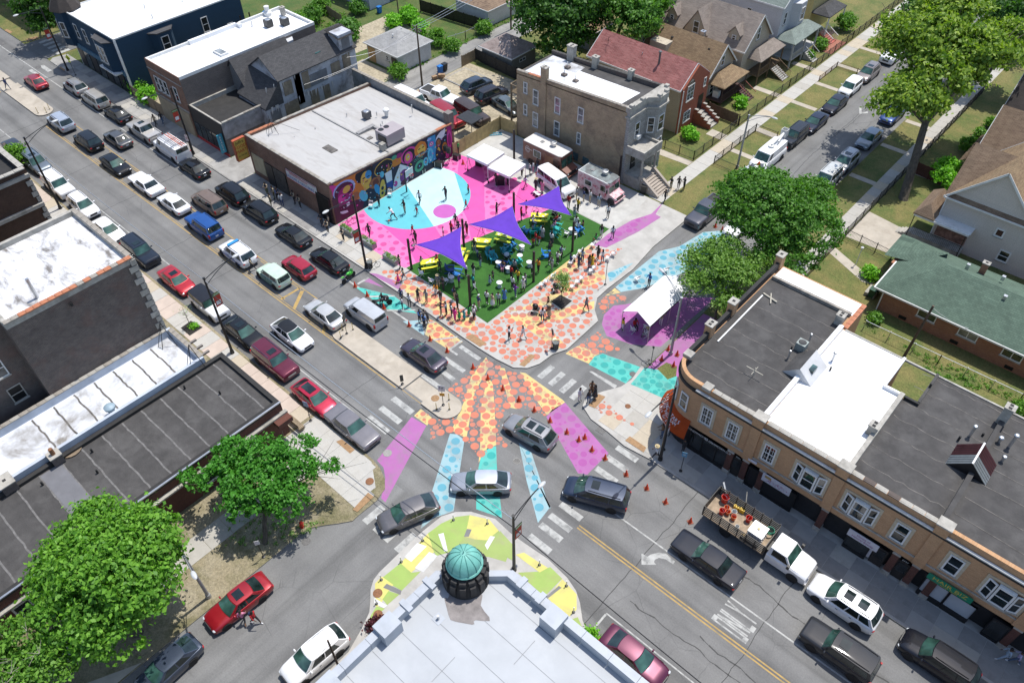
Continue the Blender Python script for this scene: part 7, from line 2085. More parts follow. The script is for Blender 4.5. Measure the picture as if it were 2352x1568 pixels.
REDP=flat((.55,.03,.015),.4);ORP=flat((.60,.11,.02),.45);YLP=flat((.60,.38,.02),.45);CLRP=flat((.55,.56,.55),.3)
def solo(o,nam,mb,mt,smo=True):
 me=mb.mesh(nam,smo);me.materials.append(mt);return link(nam,me,o)
ib=onbed('liquid_tote','white caged liquid tote behind the cab of the stake truck','tote',-2.3,-.3,grp=None);ib.rotation_euler=(0,0,0)
solo(ib,'tank',MB().box(-.52,.52,-.52,.52,.05,1.15),mk('tote_white',(.62,.63,.62),.4,.06,2),0)
mb=MB()
for i in rg(6):
 q=-.55+i*.22
 for s in(-.55,.55):
  mb.bar((q,s,0),(q,s,1.1),.03).bar((s,q,0),(s,q,1.1),.03)
for z in(.1,.45,.8,1.1):
 for s in(-.55,.55):
  mb.bar((-.55,s,z),(.55,s,z),.03).bar((s,-.55,z),(s,.55,z),.03)
solo(ib,'cage',mb,STL,0);solo(ib,'filler_cap',MB().lathe([(.09,1.15),(.09,1.22),(.01,1.22)],12),mk('cap_gold',(.4,.3,.1),.4,.1,3))
wts=['near the tailgate','against the kerb-side slats','in the middle of the load','against the road-side slats','beside the white tote']
def bucket(i,x,y,mt,col,where,s=1.):
 o=onbed('bucket',f'{col} bucket {where} on the stake truck','bucket',x,y)
 solo(o,'shell',MB().lathe([(.15*s,0),(.19*s,.42*s),(.2*s,.42*s),(.17*s,.40*s),(.14*s,.06)],14),mt);solo(o,'handle',MB().tube([(.19*s*cos(a),0,.42*s+.1*sin(a))for a in[PI*q/8 for q in rg(9)]],.01,4),STL)
for i,(x,y,mt,c,w_,s_)in en(((-5.6,.85,REDP,'tall red','at the kerb-side rear corner',1.5),(-5.1,.3,ORP,'orange','near the tailgate on the kerb side',1),(-4.85,.05,ORP,'bright orange','just ahead of the tailgate pair',1),(-5.2,-.2,REDP,'open red','closest to the road-side rear',1.15),(-4.5,.35,CLRP,'clear white','behind the yellow jerry cans',1),(-4.3,-.05,ORP,'deep orange','in the middle of the load',1.05),(-3.4,.55,REDP,'large open red','ahead of the green bowl',1.2),(-3.7,-.55,CLRP,'small clear','beside the red hose reel',.8))):
 bucket(i,x,y,mt,c,w_,s_)
for i,(x,y,w_)in en(((-4.6,.85,'first yellow fuel can along the kerb-side slats'),(-4.15,.9,'second yellow fuel can along the kerb-side slats'),(-2.95,-.95,'yellow fuel can by the road-side slats near the tote'))):
 o=onbed('fuel_can',w_,'fuel can',x,y);o.rotation_euler=(0,0,.1);solo(o,'can',MB().box(-.2,.2,-.11,.11,0,.4).box(-.15,-.05,-.04,.04,.4,.5),YLP,0);solo(o,'spout',MB().tube([(.05,0,.4),(.12,0,.55)],.03,6),BKM)
o=onbed('garden_hose','coiled green hose by the cab end of the stake truck','hose',-1.7,.65,grp=None)
solo(o,'hose',MB().tube([(.28*cos(t)*(1+.05*sin(3*t)),.28*sin(t),.2+t*.012)for t in[i*PI/8 for i in rg(80)]],.022,5,cap=False),flat((.06,.28,.18),.5))
for i,(x,y,w_)in en(((-3.9,1.,'pale wooden pole standing out over the kerb-side slats'),(-5.3,1.,'white board sticking up at the rear kerb-side of the stake truck'))):
 o=onbed('timber_pole',w_,'pole',x,y,grp=None);mb=MB().bar((0,0,0),(.9,.5,1.3),.06 if i==0 else .14,.03);solo(o,'shaft',mb,[MATS['pale_timber'],WTM][i],0)
def step_truck(lab,k,x,y,front,L,W_,H,side,topm,nose,z=.13,nam='food_truck'):
 p=fr(k,x,y,1.4)
 a=rad(front)
 t=thg(nam,lab,'food truck',(p[0],p[1],z),a,loc_=True)
 def q(n,mb,mt,sm=False,par=None):
  me=mb.mesh(n,sm)
  for m_ in(mt if isinstance(mt,(list,tuple))else[mt]):me.materials.append(m_)
  return link(n,me,par or t)
 h,w=L/2,W_/2
 q('body',MB().box(-h,h-1.25,-w,w,.45,H),side)
 q('roof',MB().prism([(-h+.02,-w+.12),(-h+.12,-w+.02),(h-1.3,-w+.02),(h-.9,-w+.2),(h-.9,w-.2),(h-1.3,w-.02),(-h+.12,w-.02),(-h+.02,w-.12)],H,H+.09),topm)
 q('cab',MB().add([(h-1.25,-w,.45),(h-.85,-w*.96,.45),(h-.85,-w*.96,1.25),(h-1.25,-w,H),(h-1.25,w,.45),(h-.85,w*.96,.45),(h-.85,w*.96,1.25),(h-1.25,w,H),(h-1.,-w*.96,H),(h-1.,w*.96,H)],QN('01283 47965 2698 3897 1562')),side)
 q('hood',MB().add([(h-.85,-w*.88,.45),(h-.05,-w*.84,.5),(h-.05,-w*.84,.95),(h-.85,-w*.88,1.22),(h-.85,w*.88,.45),(h-.05,w*.84,.5),(h-.05,w*.84,.95),(h-.85,w*.88,1.22)],QN('0123 7654 3267 1562')),nose)
 q('windshield',MB().add([(h-.83,-w*.86,1.32),(h-.83,-.04,1.32),(h-.98,-.04,H-.25),(h-.98,-w*.86,H-.25),(h-.83,.04,1.32),(h-.83,w*.86,1.32),(h-.98,w*.86,H-.25),(h-.98,.04,H-.25)],QN('0123 4567')),CARGREEN)
 q('grille',MB().box(h-.06,h+.01,-w*.5,w*.5,.55,.9),TRK);q('bumper',MB().box(h-.1,h+.1,-w*.9,w*.9,.35,.5),nose)
 for s in(-1,1):
  q('headlight',MB().blob((h-.04,s*w*.66,.75),(.05,.12,.1)),HEADL,1)
  q('wing_mirror',MB().box(h-1.1,h-.95,s*(w+.15)-.06,s*(w+.15)+.06,1.4,1.8),TRK)
  q('side_window',MB().box(h-2.,h-1.35,s*(w+.006)-.006,s*(w+.006)+.006,1.35,2.05),CARGLASS)
 for xx in(h-.55,-h+1.2):
  for s in(-1,1):
   wv=link('wheel',tm,t,M=Matrix.Translation((xx,s*(w-.12),.42))@Matrix.Rotation(-s*PI/2,4,'X'));link('rim',rm,wv)
 q('exhaust_fan',MB().lathe([(.28,H+.09),(.28,H+.35),(.38,H+.4),(.38,H+.6),(.3,H+.62),(.26,H+.5),(.02,H+.48)],16,(.2,.2,0)),STL,1)
 q('roof_hatch',MB().box(-1.5,-1.1,-.2,.2,H+.09,H+.17),STL)
 return t,q,h,w
BRN=mk('brown_food_truck',(.17,.065,.045),.5,.2,1.5,coat=.4);BRNT=mk('pale_truck_roof',(.60,.57,.53),.6,.06,1)
t,q,h,w=step_truck('brown food truck with a serving window parked against the tan brick flats','20',425,1320,0,6.6,2.3,2.75,BRN,BRNT,BRN)
o_=q('serving_window',MB().box(-1.7,-.55,-w-.03,-w,1.35,2.3,0),WTM);q('pane',MB().box(-1.62,-1.15,-w-.045,-w-.03,1.42,2.22).box(-1.1,-.63,-w-.045,-w-.03,1.42,2.22),CARGLASS,par=o_)
q('side_panel',MB().box(.1,1.3,-w-.012,-w,.6,2.3),mk('copper_panel',(.26,.12,.06),.5,.3,1.5));q('side_door',MB().box(1.35,2.,-w-.014,-w,.5,2.35),mk('worn_brown',(.11,.06,.045),.5,.2,3));text(t,'Soul Food',.3,Matrix.Translation((.6,-w-.02,.95))@FS,WTM)
mb=MB().lathe([(.30,-.012),(.26,-.012)],24,cap=False);mb.v=[(x-2.6,-w-.015,z_+1.8)for x,z_,_ in mb.v];q('round_emblem',mb,WTM)
mb=MB();n_=24
vs=[(-2.6+.32*cos(2*PI*i/n_),-w-.012,2.+.32*sin(2*PI*i/n_))for i in rg(n_)]+[(-2.6+.27*cos(2*PI*i/n_),-w-.012,2.+.27*sin(2*PI*i/n_))for i in rg(n_)]
mb.add(vs,[(i,(i+1)%n_,n_+(i+1)%n_,n_+i)for i in rg(n_-4)]).box(-2.7,-1.95,-w-.014,-w-.006,1.96,2.02);q('round_emblem',mb,WTM)
q('script_line',MB().box(.3,1.1,-w-.02,-w-.012,.8,.84).box(.45,1.,-w-.02,-w-.012,.9,.94),WTM)
PKT=mk('pink_splash_wrap',(.62,.45,.46),.5,.1,2,dirt=(.42,.03,.08),dscale=2.6,damt=1.);DKR=mk('truck_roof_grey',(.13,.14,.14),.7,.2,2,dirt=(.4,.5,.5),dscale=.8,damt=.5)
t,q,h,w=step_truck('pink and white splash-painted ice cream truck near the stone steps','21',850,185,0,5.2,2.1,2.5,PKT,DKR,PKT)
mb=MB()
for i in rg(22):
 mb.blob((-h+.1+i*.185,-w+.03,2.55),(.11,.09,.07),6,4);
for i in rg(9):
 mb.blob((-h+.06,-w+.1+i*.23,2.55),(.09,.11,.07),6,4)
q('icing_trim',mb,WTM,1)
o_=q('serving_window',MB().box(-1.6,-.6,-w-.03,-w,1.2,1.9),WTM);q('pane',MB().box(-1.52,-.68,-w-.045,-w-.03,1.27,1.83),CARGLASS,par=o_)
SH_=car('shuttle_van','21',470,155,-12,WHT_C,'white passenger van parked beside the two food trucks',nam='passenger_van',cat='van',z=.12,met=.05,zc=1.)
p=fr('11',825,965,.3)
t=thg('motorcycle','lime green sport motorcycle standing behind the parked black sedan','motorcycle',(p[0],p[1],.004),rad(100),loc_=True)
GRN=car_paint((.05,.45,.03),.1)
wm=MB();wm.lathe(QL('.22 -.06 .3 -.05 .31 0 .3 .05 .22 .06'),18);wmm=wm.mesh('tyre',1);wmm.materials.append(TYRE)
for x in(.7,-.7):
 w_=link('wheel',wmm,t,M=Matrix.Translation((x,0,.31))@Matrix.Rotation(PI/2,4,'X'))
 r_=MB();r_.lathe([(.22,.02),(.04,.03),(.02,.05)],12,cap=False);solo(w_,'rim',r_,BKM)
solo(t,'fairing',MB().blob((.35,0,.72),(.42,.2,.25),12,8).blob((.55,0,.95),(.18,.17,.16),10,6),GRN)
solo(t,'tank',MB().blob((.05,0,.88),(.3,.16,.13),10,6),GRN)
solo(t,'seat',MB().blob((-.42,0,.82),(.38,.14,.08),10,6),TRK);solo(t,'tail',MB().add(QL('-.5 -.1 .86 -.5 .1 .86 -1. .05 1.02 -1. -.05 1.02 -.6 0 .72',3),QN('0123 041 034 142 324')),GRN)
solo(t,'engine',MB().box(-.3,.35,-.15,.15,.3,.62),TRK);solo(t,'handlebar',MB().tube([(.4,-.36,1.02),(.5,0,1.05),(.4,.36,1.02)],.025,6).tube([(.5,0,1.),(.7,0,.31)],.05,6),BKM)
solo(t,'exhaust',MB().tube([(-.1,.17,.35),(-.8,.2,.5)],.06,8),STL)
BARK=mk('bark',(.10,.085,.065),.95,.35,4,bmp=.6,aniso=(1,1,.3))
LV={'maple':leaf_mat('maple_leaves',(.070,.202,.019),(.202,.419,.046)),'pear':leaf_mat('glossy_leaves',(.046,.186,.019),(.109,.341,.039)),'locust':leaf_mat('locust_leaves',(.054,.155,.019),(.132,.295,.043)),'locust2':leaf_mat('fine_locust_leaves',(.093,.202,.031),(.232,.388,.078)),'tall':leaf_mat('yellow_green_leaves',(.093,.186,.023),(.310,.419,.054)),'dark':leaf_mat('dark_leaves',(.025,.085,.012),(.078,.186,.025)),'shrub':leaf_mat('shrub_leaves',(.070,.186,.022),(.186,.372,.046)),'lime':leaf_mat('bright_leaves',(.109,.310,.019),(.264,.589,.046)),'purple':leaf_mat('plum_leaves',(.078,.019,.031),(.155,.046,.062)),'young':leaf_mat('young_leaves',(.155,.279,.078),(.310,.465,.139))}
def leaf_mesh(nam,lobes,n,size,clump=.55,per=40,up=.35,seed=1,flatc=.55,inner=.25):
 g=np.random.default_rng(seed)
 vol=np.array([l[3]*l[4]+l[4]*l[5]+l[3]*l[5]for l in lobes])
 nc=max(3,n//per)
 which=g.choice(len(lobes),nc,p=vol/vol.sum())
 L=np.array(lobes)[which]
 d=g.normal(size=(nc,3));d/=np.linalg.norm(d,axis=1)[:,None]
 d[:,2]=np.where(d[:,2]<-.35,-d[:,2],d[:,2])
 rad_=np.where(g.random(nc)<inner,g.uniform(.35,.8,nc),g.uniform(.84,1.06,nc))
 cc_=L[:,:3]+d*L[:,3:]*rad_[:,None]
 cs=clump*g.uniform(.6,1.35,nc)
 idx=np.repeat(np.arange(nc),per)
 N=len(idx)
 off=g.normal(size=(N,3))*.5
 off[:,2]*=flatc
 c=cc_[idx]+off*cs[idx][:,None]
 nrm=d[idx]*.8+g.normal(size=(N,3))*.75
 nrm[:,2]+=up
 nrm/=np.linalg.norm(nrm,axis=1)[:,None]
 a=np.cross(nrm,g.normal(size=(N,3)));a/=np.linalg.norm(a,axis=1)[:,None]
 b=np.cross(nrm,a)
 s=size*g.uniform(.6,1.3,N)[:,None]
 v=np.empty((N,4,3))
 v[:,0]=c-a*s;v[:,1]=c+b*s*.62;v[:,2]=c+a*s;v[:,3]=c-b*s*.62
 v[:,0]+=nrm*s*-.25;v[:,2]+=nrm*s*-.25
 v=v.reshape(-1,3)
 me=bpy.data.meshes.new(nam)
 me.vertices.add(len(v));me.vertices.foreach_set('co',v.astype(np.float32).ravel())
 me.loops.add(N*4);me.loops.foreach_set('vertex_index',np.arange(N*4,dtype=np.int32))
 me.polygons.add(N);me.polygons.foreach_set('loop_start',np.arange(0,N*4,4,dtype=np.int32));me.polygons.foreach_set('loop_total',np.full(N,4,dtype=np.int32))
 me.update(calc_edges=True)
 return me
def trunk_mb(base,top,r0,r1,limbs,seed=0):
 rr=random.Random(seed)
 mb=MB()
 b,t=Vector(base),Vector(top)
 pts=[b.lerp(t,i/5)+Vector((rr.uniform(-.06,.06),rr.uniform(-.06,.06),0))*(0 if i in(0,)else 1)for i in rg(6)]
 mb.tube([b+Vector((0,0,-.1))]+pts,[r0*1.35]+[lerp(r0,r1,i/5)for i in rg(6)],10)
 for l in limbs:
  e=Vector(l[:3]);s0=b.lerp(t,l[3]if len(l)>3 else .8)
  mid=s0.lerp(e,.5)+Vector((0,0,.12*(e-s0).length))
  mb.tube([s0,mid,e],[r1*.75,r1*.45,r1*.15],7)
  for q in rg(3):
   e2=e+Vector((rr.uniform(-1,1),rr.uniform(-1,1),rr.uniform(-.2,.9)))*(e-s0).length*.35
   mb.tube([mid.lerp(e,.4),e2],[r1*.25,r1*.06],5)
 return mb
def tree(lab,base,lobes,n,size,leaf,r0=.22,hgt=None,clump=.55,per=40,seed=1,nam='tree',cat='tree',grp=None,ztop=None,flatc=.55,inner=.25,up=.35):
 t=thg(nam,lab,cat,(base[0],base[1],base[2]if len(base)>2 else .1),0,grp)
 cx=sum(l[0]for l in lobes)/len(lobes);cy=sum(l[1]for l in lobes)/len(lobes);cz=sum(l[2]for l in lobes)/len(lobes)
 bz=base[2]if len(base)>2 else .1
 top=(lerp(base[0],cx,.6),lerp(base[1],cy,.6),ztop or lerp(bz,cz,.75))
 mb=trunk_mb((base[0],base[1],bz),top,r0,r0*.6,[(l[0],l[1],l[2],.75)for l in lobes],seed)
 mb.build('trunk',BARK,t,smo=True)
 me=leaf_mesh('crown',lobes,n,size,clump,per,up,seed,flatc,inner)
 me.materials.append(LV[leaf])
 link('crown',me,t)
 return t
def lob(k,x,y,z,r,rz=None,ry=None):
 p=fr(k,x,y,z)
 return(p[0],p[1],z,r,ry or r,rz or r*.8)
TG='street trees'
lb=[lob('03',850,640,6.6,3.,2.4),lob('03',560,580,6.2,1.9,1.5),lob('03',1180,420,6.3,2.5,2.),lob('03',820,330,6.3,2.4,1.8),lob('03',1150,780,5.6,2.2,1.8),lob('03',680,960,5.2,2.5,1.9),lob('03',960,1080,4.4,2.1,1.6),lob('03',520,780,5.,1.5,1.2),lob('03',1310,560,5.4,1.7,1.4)]
tree('big round maple with dense bright leaves beside the leaning grey lamp post, bottom left',(*fr('03',1160,1150),.1),lb,34000,.17,'maple',.34,clump=.62,per=44,seed=2,grp=TG)
lb=[lob('12',120,1130,4.6,1.9,1.6),lob('12',-120,1100,4.4,1.5,1.4),lob('12',-240,1300,4.2,1.5,1.4),lob('12',60,1350,4.2,2.,1.6),lob('12',330,1180,4.3,1.5,1.1),lob('12',560,1190,3.9,.95,.5),lob('12',700,1180,3.8,.6,.3),lob('12',300,1450,3.6,1.6,1.3),lob('12',-80,1500,3.8,1.4,1.2),lob('02',1590,1290,3.9,.7,.5),lob('12',440,1000,4.6,.9,.7)]
tree('glossy-leaved tree with long reaching branches over the pale corner pavement',(*fr('13',130,400),.1),lb,15000,.15,'pear',.2,clump=.36,per=34,seed=3,grp=TG,flatc=.8)
lb=[lob('03',120,1250,4.5,1.8,1.4),lob('03',420,1380,4.,1.7,1.3),lob('03',250,1560,3.5,2.,1.4),lob('03',30,1480,3.6,1.5,1.3)]
t=tree('small shaggy tree with bare dead twigs cut by the bottom left corner',(*fr('03',260,1600),.1),lb,8500,.14,'shrub',.16,clump=.5,seed=4,grp=TG)
mb=MB()
for i in rg(14):
 p=fr('03',170,1300,4.4);a=U(0,6.28);l=U(1.2,3.)
 e=(p[0]+l*cos(a),p[1]+l*sin(a),4.4+U(.6,2.4));mb.tube([(p[0],p[1],3.5),((p[0]+e[0])/2,(p[1]+e[1])/2,4.6),e],[.05,.03,.01],5)
 for q in rg(3):mb.tube([e,(e[0]+U(-.6,.6),e[1]+U(-.6,.6),e[2]+U(0,.5))],[.015,.006],4)
prt(t,'bare_twigs',mb,mk('dead_twig',(.3,.27,.22),.9,.2,5))
lb=[lob('P',1760,470,7.5,4.6,2.6),lob('P',1720,500,6.5,2.4,1.7),lob('P',1850,520,6.5,3.2,2.2),lob('P',1800,580,5.2,3.,1.9),lob('P',1700,440,7.2,2.2,1.5),lob('P',1860,450,7.,2.2,1.5),lob('P',1660,480,6.,1.1,.8)]
tree('wide dark locust tree shading the side street verge behind the fine-leaved one',(-20.9,63.,.1),lb,30000,.17,'locust',.28,clump=.6,per=40,seed=5,grp=TG,flatc=.5)
lb=[lob('P',1640,620,5.2,2.3,1.5),lob('P',1700,640,4.9,2.,1.4),lob('P',1600,650,4.4,1.6,1.),lob('P',1660,580,5.6,2.,1.2),lob('P',1680,700,3.8,1.6,1.),lob('P',1740,600,5.,1.4,1.),lob('P',1590,590,4.6,1.,.7)]
tree('feathery light green locust tree rising beside the long white tent',(*fr('21',1790,1375),.12),lb,13000,.14,'locust2',.13,clump=.6,per=36,seed=6,grp=TG,inner=.5)
lb=[lob('30',1600,600,11.5,3.4,2.4),lob('30',1350,800,10,3.,2.),lob('30',1150,860,9.5,1.5,1.1),lob('30',1480,860,9.8,1.9,1.2),lob('30',1500,350,13,4.2,3.),lob('30',1250,380,12,2.4,1.8),lob('30',1700,120,14.5,3.6,2.6),lob('30',1850,420,13,3.,2.4),lob('30',2080,450,12,2.5,1.5),lob('30',1850,640,10.8,1.7,1.2),lob('30',1230,220,12.5,1.8,1.3),lob('30',2220,320,12.5,2.4,1.6)]
tree('tallest tree with a thick bare trunk and yellow-green crown over the upper side street',(-16.2,82.6,.1),lb,36000,.24,'tall',.52,clump=.85,per=36,seed=7,grp=TG,ztop=9.2,inner=.35)
lb=[lob('20',480,120,8,5.5,4.2),lob('20',620,20,9,5.,3.8),lob('20',480,310,5.5,3.6,3.),lob('20',330,20,8,3.6,2.8),lob('20',640,260,6,2.6,2.2)]
tree('large dark tree behind the tan brick flats',(*fr('20',600,420),.1),lb,22000,.26,'dark',.4,clump=.9,per=40,seed=8)
lb=[lob('20',1080,120,8,4.,3.),lob('20',1180,20,8.5,3.6,2.6),lob('20',950,20,8.5,3.4,2.6),lob('20',1180,210,7,2.2,1.6)]
tree('lighter green tree right of the dark one behind the red roof',(*fr('20',985,290),.1),lb,14000,.24,'locust',.3,clump=.9,per=40,seed=9)
lb=[lob('00',330,10,6,3.4,2.4),lob('00',380,210,3.4,2.,1.8)]
tree('dark leafy tree beside the far side street at the top left',(*fr('00',330,230),.1),lb,6000,.24,'dark',.2,clump=.8,seed=10)
for i,(k_,x,y,z,r,n,lf,lb_)in en((('30',2200,150,9,4.,6000,'dark','dark tree mass at the top right corner'),('30',1450,130,4,3.,5000,'dark','dark tree overhanging the upper right pavement'),('30',2250,40,6,4.,5000,'dark','dark tree beyond the yellow taxi'),('20',1250,-60,7,4.5,5000,'locust','tree top just over the cream house roof'))):
 p=fr(k_,x,y,z);tree(lb_,(p[0],p[1],.1),[(p[0],p[1],z,r,r,r*.8),(p[0]+r*.6,p[1]-r*.4,z-1,r*.7,r*.7,r*.6)],n,.26,lf,.22,clump=.9,seed=30+i)
p=fr('21',513,1165)
tree('young thin tree in the square mulch bed on the dotted plaza',(p[0],p[1],.16),[(p[0],p[1]+.1,2.5,.75,.75,.8),(p[0]-.2,p[1],3.2,.6,.6,.6),(p[0]+.4,p[1]-.1,2.,.5,.5,.4)],1500,.075,'young',.05,clump=.35,per=14,seed=11,inner=.6)
p=fr('01',1597,1375)
t=thg('sapling','nearly bare sapling in the small mulch bed by the banner pole','tree',(p[0],p[1],.13))
mb=MB().tube([(p[0],p[1],.1),(p[0]-.05,p[1],1.4),(p[0]-.1,p[1],2.6)],[.035,.028,.012],6)
for i in rg(16):
 z=U(1.1,2.3);a=U(0,6.28);l=U(.3,.7);mb.tube([(p[0]-.05,p[1],z),(p[0]+l*cos(a),p[1]+l*sin(a),z+l*.7)],[.014,.004],4)
prt(t,'trunk',mb,BARK)
me=leaf_mesh('crown',[(p[0],p[1],2.,.6,.6,.6)],90,.05,.3,6,seed=12);me.materials.append(LV['young']);link('crown',me,t)
me=leaf_mesh('leaves',[(p[0]+.3,p[1]+.2,.2,.35,.35,.15)],260,.1,.2,20,seed=13);me.materials.append(LV['lime'])
tag(link('leafy_plant',me,None),'bright tuft of leaves in the mulch bed of the bare sapling','plant')
SHR=[('10',250,250,1.6,'shrub','leafy shrub behind the blue tarp'),('10',420,200,1.9,'shrub','tallest shrub in the thicket behind the gutted house'),('10',520,120,1.7,'locust','dark shrub at the thicket top edge'),('10',830,240,1.9,'locust','dark bush by the yard clutter next to the block garage'),('10',600,30,1.6,'shrub','bush beside the green van'),('10',100,210,1.1,'purple','plum-leaved shrub beside the blue tarp'),('10',1200,180,1.4,'lime','bright bush behind the block garage'),('10',1330,130,1.7,'lime','tall bright bush beyond the block garage'),('10',1420,230,1.4,'lime','bush by the alley wires behind the garage'),('10',1560,310,1.5,'shrub','bush at the alley corner of the block garage'),('10',1690,380,1.3,'shrub','round weed bush on the alley verge'),('10',1960,230,1.3,'shrub','weed bush in front of the brown-roofed garage'),('10',1240,590,1.3,'shrub','scruffy bush at the black door of the block garage'),('10',900,60,1.4,'locust','dark bush against the white clapboard house'),('00',1140,700,1.4,'lime','bright bush poking over the grey fence next to the navy wall'),('00',1230,790,1.4,'lime','second bright bush behind the grey fence by the boarded shop'),('00',120,1300,1.6,'shrub','street bush showing past the sunken dark roof'),('20',1590,1110,1.1,'lime','leafy bush at the foot of the red brick front'),('20',2010,850,.9,'lime','bush in front of the dark deck stairs'),('30',800,180,1.6,'shrub','big hedge bush beside the red stairs'),('30',590,365,1.,'shrub','clipped round bush by the grey-green porch'),('30',490,455,.75,'shrub','smaller clipped ball by the porch steps'),('30',1650,1400,1.5,'lime','bright green tree-like bush beside the brown porch fence'),('31',1620,120,1.5,'lime','bright bush casting deep shade near the thick trunk'),('30',1830,1210,1.2,'shrub','garden bush beside the patio things'),('30',2025,1030,.8,'shrub','round clipped bush at the path up the right side'),('30',1935,1115,.75,'shrub','second clipped ball bush near the patio'),('31',1010,920,.8,'lime','bush beside the bungalow entrance'),('31',1040,1300,.6,'shrub','bush between shop wall and bungalow'),('32',2260,680,.6,'shrub','weed clump at the chimney end of the strip'),('13',1050,1080,.45,'purple','dead brown bush at the tip of the green corner'),('23',760,1165,.4,'lime','weeds growing at the kerb tip by the magenta car'),]
for i,(k_,x,y,r,lf,lb_)in en(SHR):
 p=fr(k_,x,y,r*.8)
 t=thg('shrub',lb_,'shrub',(p[0],p[1],.09))
 me=leaf_mesh('foliage',[(p[0],p[1],r*.75,r*.8,r*.8,r*.75),(p[0]+r*.4,p[1]-r*.3,r*.55,r*.55,r*.5,r*.5)],int(500+900*r),.10+.05*r,.3+.12*r,24,seed=60+i);me.materials.append(LV[lf]);link('foliage',me,t)
 mb=MB()
 for q in rg(4):mb.tube([(p[0],p[1],.05),(p[0]+U(-.4,.4)*r,p[1]+U(-.4,.4)*r,r)],[.04,.01],4)
 prt(t,'stem',mb,BARK)
def weeds(nam,pgn,n,size,lf,seed,z=.12,h=.2):
 rr=random.Random(seed);xs=[q[0]for q in pgn];ys=[q[1]for q in pgn];pts=[]
 while len(pts)<n:
  q=(rr.uniform(min(xs),max(xs)),rr.uniform(min(ys),max(ys)))
  if inside(q,pgn):pts.append(q)
 me=leaf_mesh(nam,[(q[0],q[1],z,h,h,h*.6)for q in pts],n*12,size,h*.8,8,seed=seed)
 me.materials.append(LV[lf]);tag(link(nam,me,None),knd='stuff')
weeds('alley_weeds',QL('-80.6 60 -79.9 60 -79.9 100 -80.6 100'),110,.1,'shrub',1)
weeds('yard_weeds',frs('10','180 330 620 300 900 300 800 120 500 60 200 160'),260,.14,'shrub',2,h=.35)
weeds('strip_weeds',frs('32','930 20 1400 210 2280 600 2280 660 1500 420 1320 200'),160,.07,'shrub',3)
weeds('verge_weeds',frs('13','-150 150 500 200 650 230 300 420 -200 420'),130,.06,'young',4,h=.14)
def fence(lab,pts,h,mat,knd='iron',post=2.,nam='fence',z=.09,gap=.14):
 t=thg(nam,lab,'fence',(pts[0][0],pts[0][1],z))
 pk_=MB()
 for a,b_ in zip(pts[:-1],pts[1:]):
  A_,B_=Vector((a[0],a[1],z)),Vector((b_[0],b_[1],z));L_=(B_-A_).length;n=max(1,round(L_/post));d=(B_-A_)/L_
  for i in rg(n+1):
   q=A_+d*(L_*i/n);mb=MB();s=.04 if knd!='wood'else .05
   mb.box(q.x-s,q.x+s,q.y-s,q.y+s,z,z+h*(1.06));prt(t,'post',mb,mat)
  for zz in((.12,.92)if knd!='chain'else(.98,)):
   prt(t,'rail',MB().bar(A_+Vector((0,0,h*zz)),B_+Vector((0,0,h*zz)),.035 if knd!='chain'else .045),mat if knd!='chain'else STL)
  if knd=='iron':
   for i in rg(int(L_/gap)):
    q=A_+d*(i*gap+gap/2);pk_.bar(q+Vector((0,0,.05)),q+Vector((0,0,h)),.018)
  elif knd=='wood':
   w_=.14
   for i in rg(int(L_/(w_+.012))):
    q=A_+d*(i*(w_+.012)+w_/2);e=q+d*w_*.5;s=q-d*w_*.5;nrm=Vector((-d.y,d.x,0))*.012;zt=h+U(-.03,.03)
    mb=MB();P4=[s-nrm,e-nrm,e+nrm,s+nrm];mb.add([(p_.x,p_.y,z+.03)for p_ in P4]+[(p_.x,p_.y,z+zt)for p_ in P4],QN('4567 0154 1265 2376 3047'));prt(t,'board',mb,mat)
  elif knd=='chain':
   for i in rg(int(L_/.22)):
    q=A_+d*(i*.22);pk_.bar(q+Vector((0,0,.02)),q+d*.22+Vector((0,0,h)),.006);pk_.bar(q+Vector((0,0,h)),q+d*.22+Vector((0,0,.02)),.006)
 if pk_.v:
  prt(t,'pickets'if knd=='iron'else'wire_mesh',pk_,mat if knd=='iron'else STL,knd='stuff')
 return t
fence('black iron picket fence along the gardens of the west pavement',QL('-44. 73.6 -37.95 73.7 -37.95 84 -37.95 97 -37.95 116 -37.95 140'),1.25,BKM)
fence('low black iron fence round the verge plot beside the bucket van',QL('-32.8 74.6 -35.7 74.6 -35.7 84.2 -32.8 84.2'),1.1,BKM)
fence('rusty low railing round a farther verge plot',[(-35.75,101.2),(-35.75,106.5),(-32.8,106.5)],.8,flat((.14,.06,.03),.7))
fence('brown board fence between the red brick house and dark deck',[(-42.5,84.2),(-38.1,84.1)],1.5,mk('fence_brown',(.13,.085,.055),.9,.25,2),'wood')
fence('new pine board fence closing the back of the plaza',[(-59.9,55.4),(-59.9,63.7),(-57.5,64.)],1.8,FENCEW,'wood',z=.12)
fence('black slatted fence round the rose-roofed garage',[(-75.2,75.2),(-66.9,74.6),(-62.2,74.2)],1.7,mk('black_slats',(.018,.018,.018),.7,.2,3),'wood',gap=.1)
fence('short weathered gate of vertical boards on the alley',[(-75.2,72.4),(-75.2,75.)],1.6,WOODG,'wood')
fence('weathered grey board fence beside the navy building on the avenue pavement',[(-102.3,37.5),(-98.5,37.5),(-94.7,37.55)],1.7,WOODG,'wood')
fence('tall black iron fence along the right-hand pavement',QL('-17.95 71.7 -18. 84 -18. 97 -18. 112'),1.4,BKM)
fence('black iron fence across the shaded driveway by the bungalow lawn',[(-18.,71.6),(-12.8,71.2)],1.3,BKM)
fence('dark iron fence on the lawn edge below the driveway',[(-17.95,62.5),(-17.95,71.5)],1.3,BKM)
p0,p1=fr('31',975,1322,1.2),fr('32',2290,575,1.2)
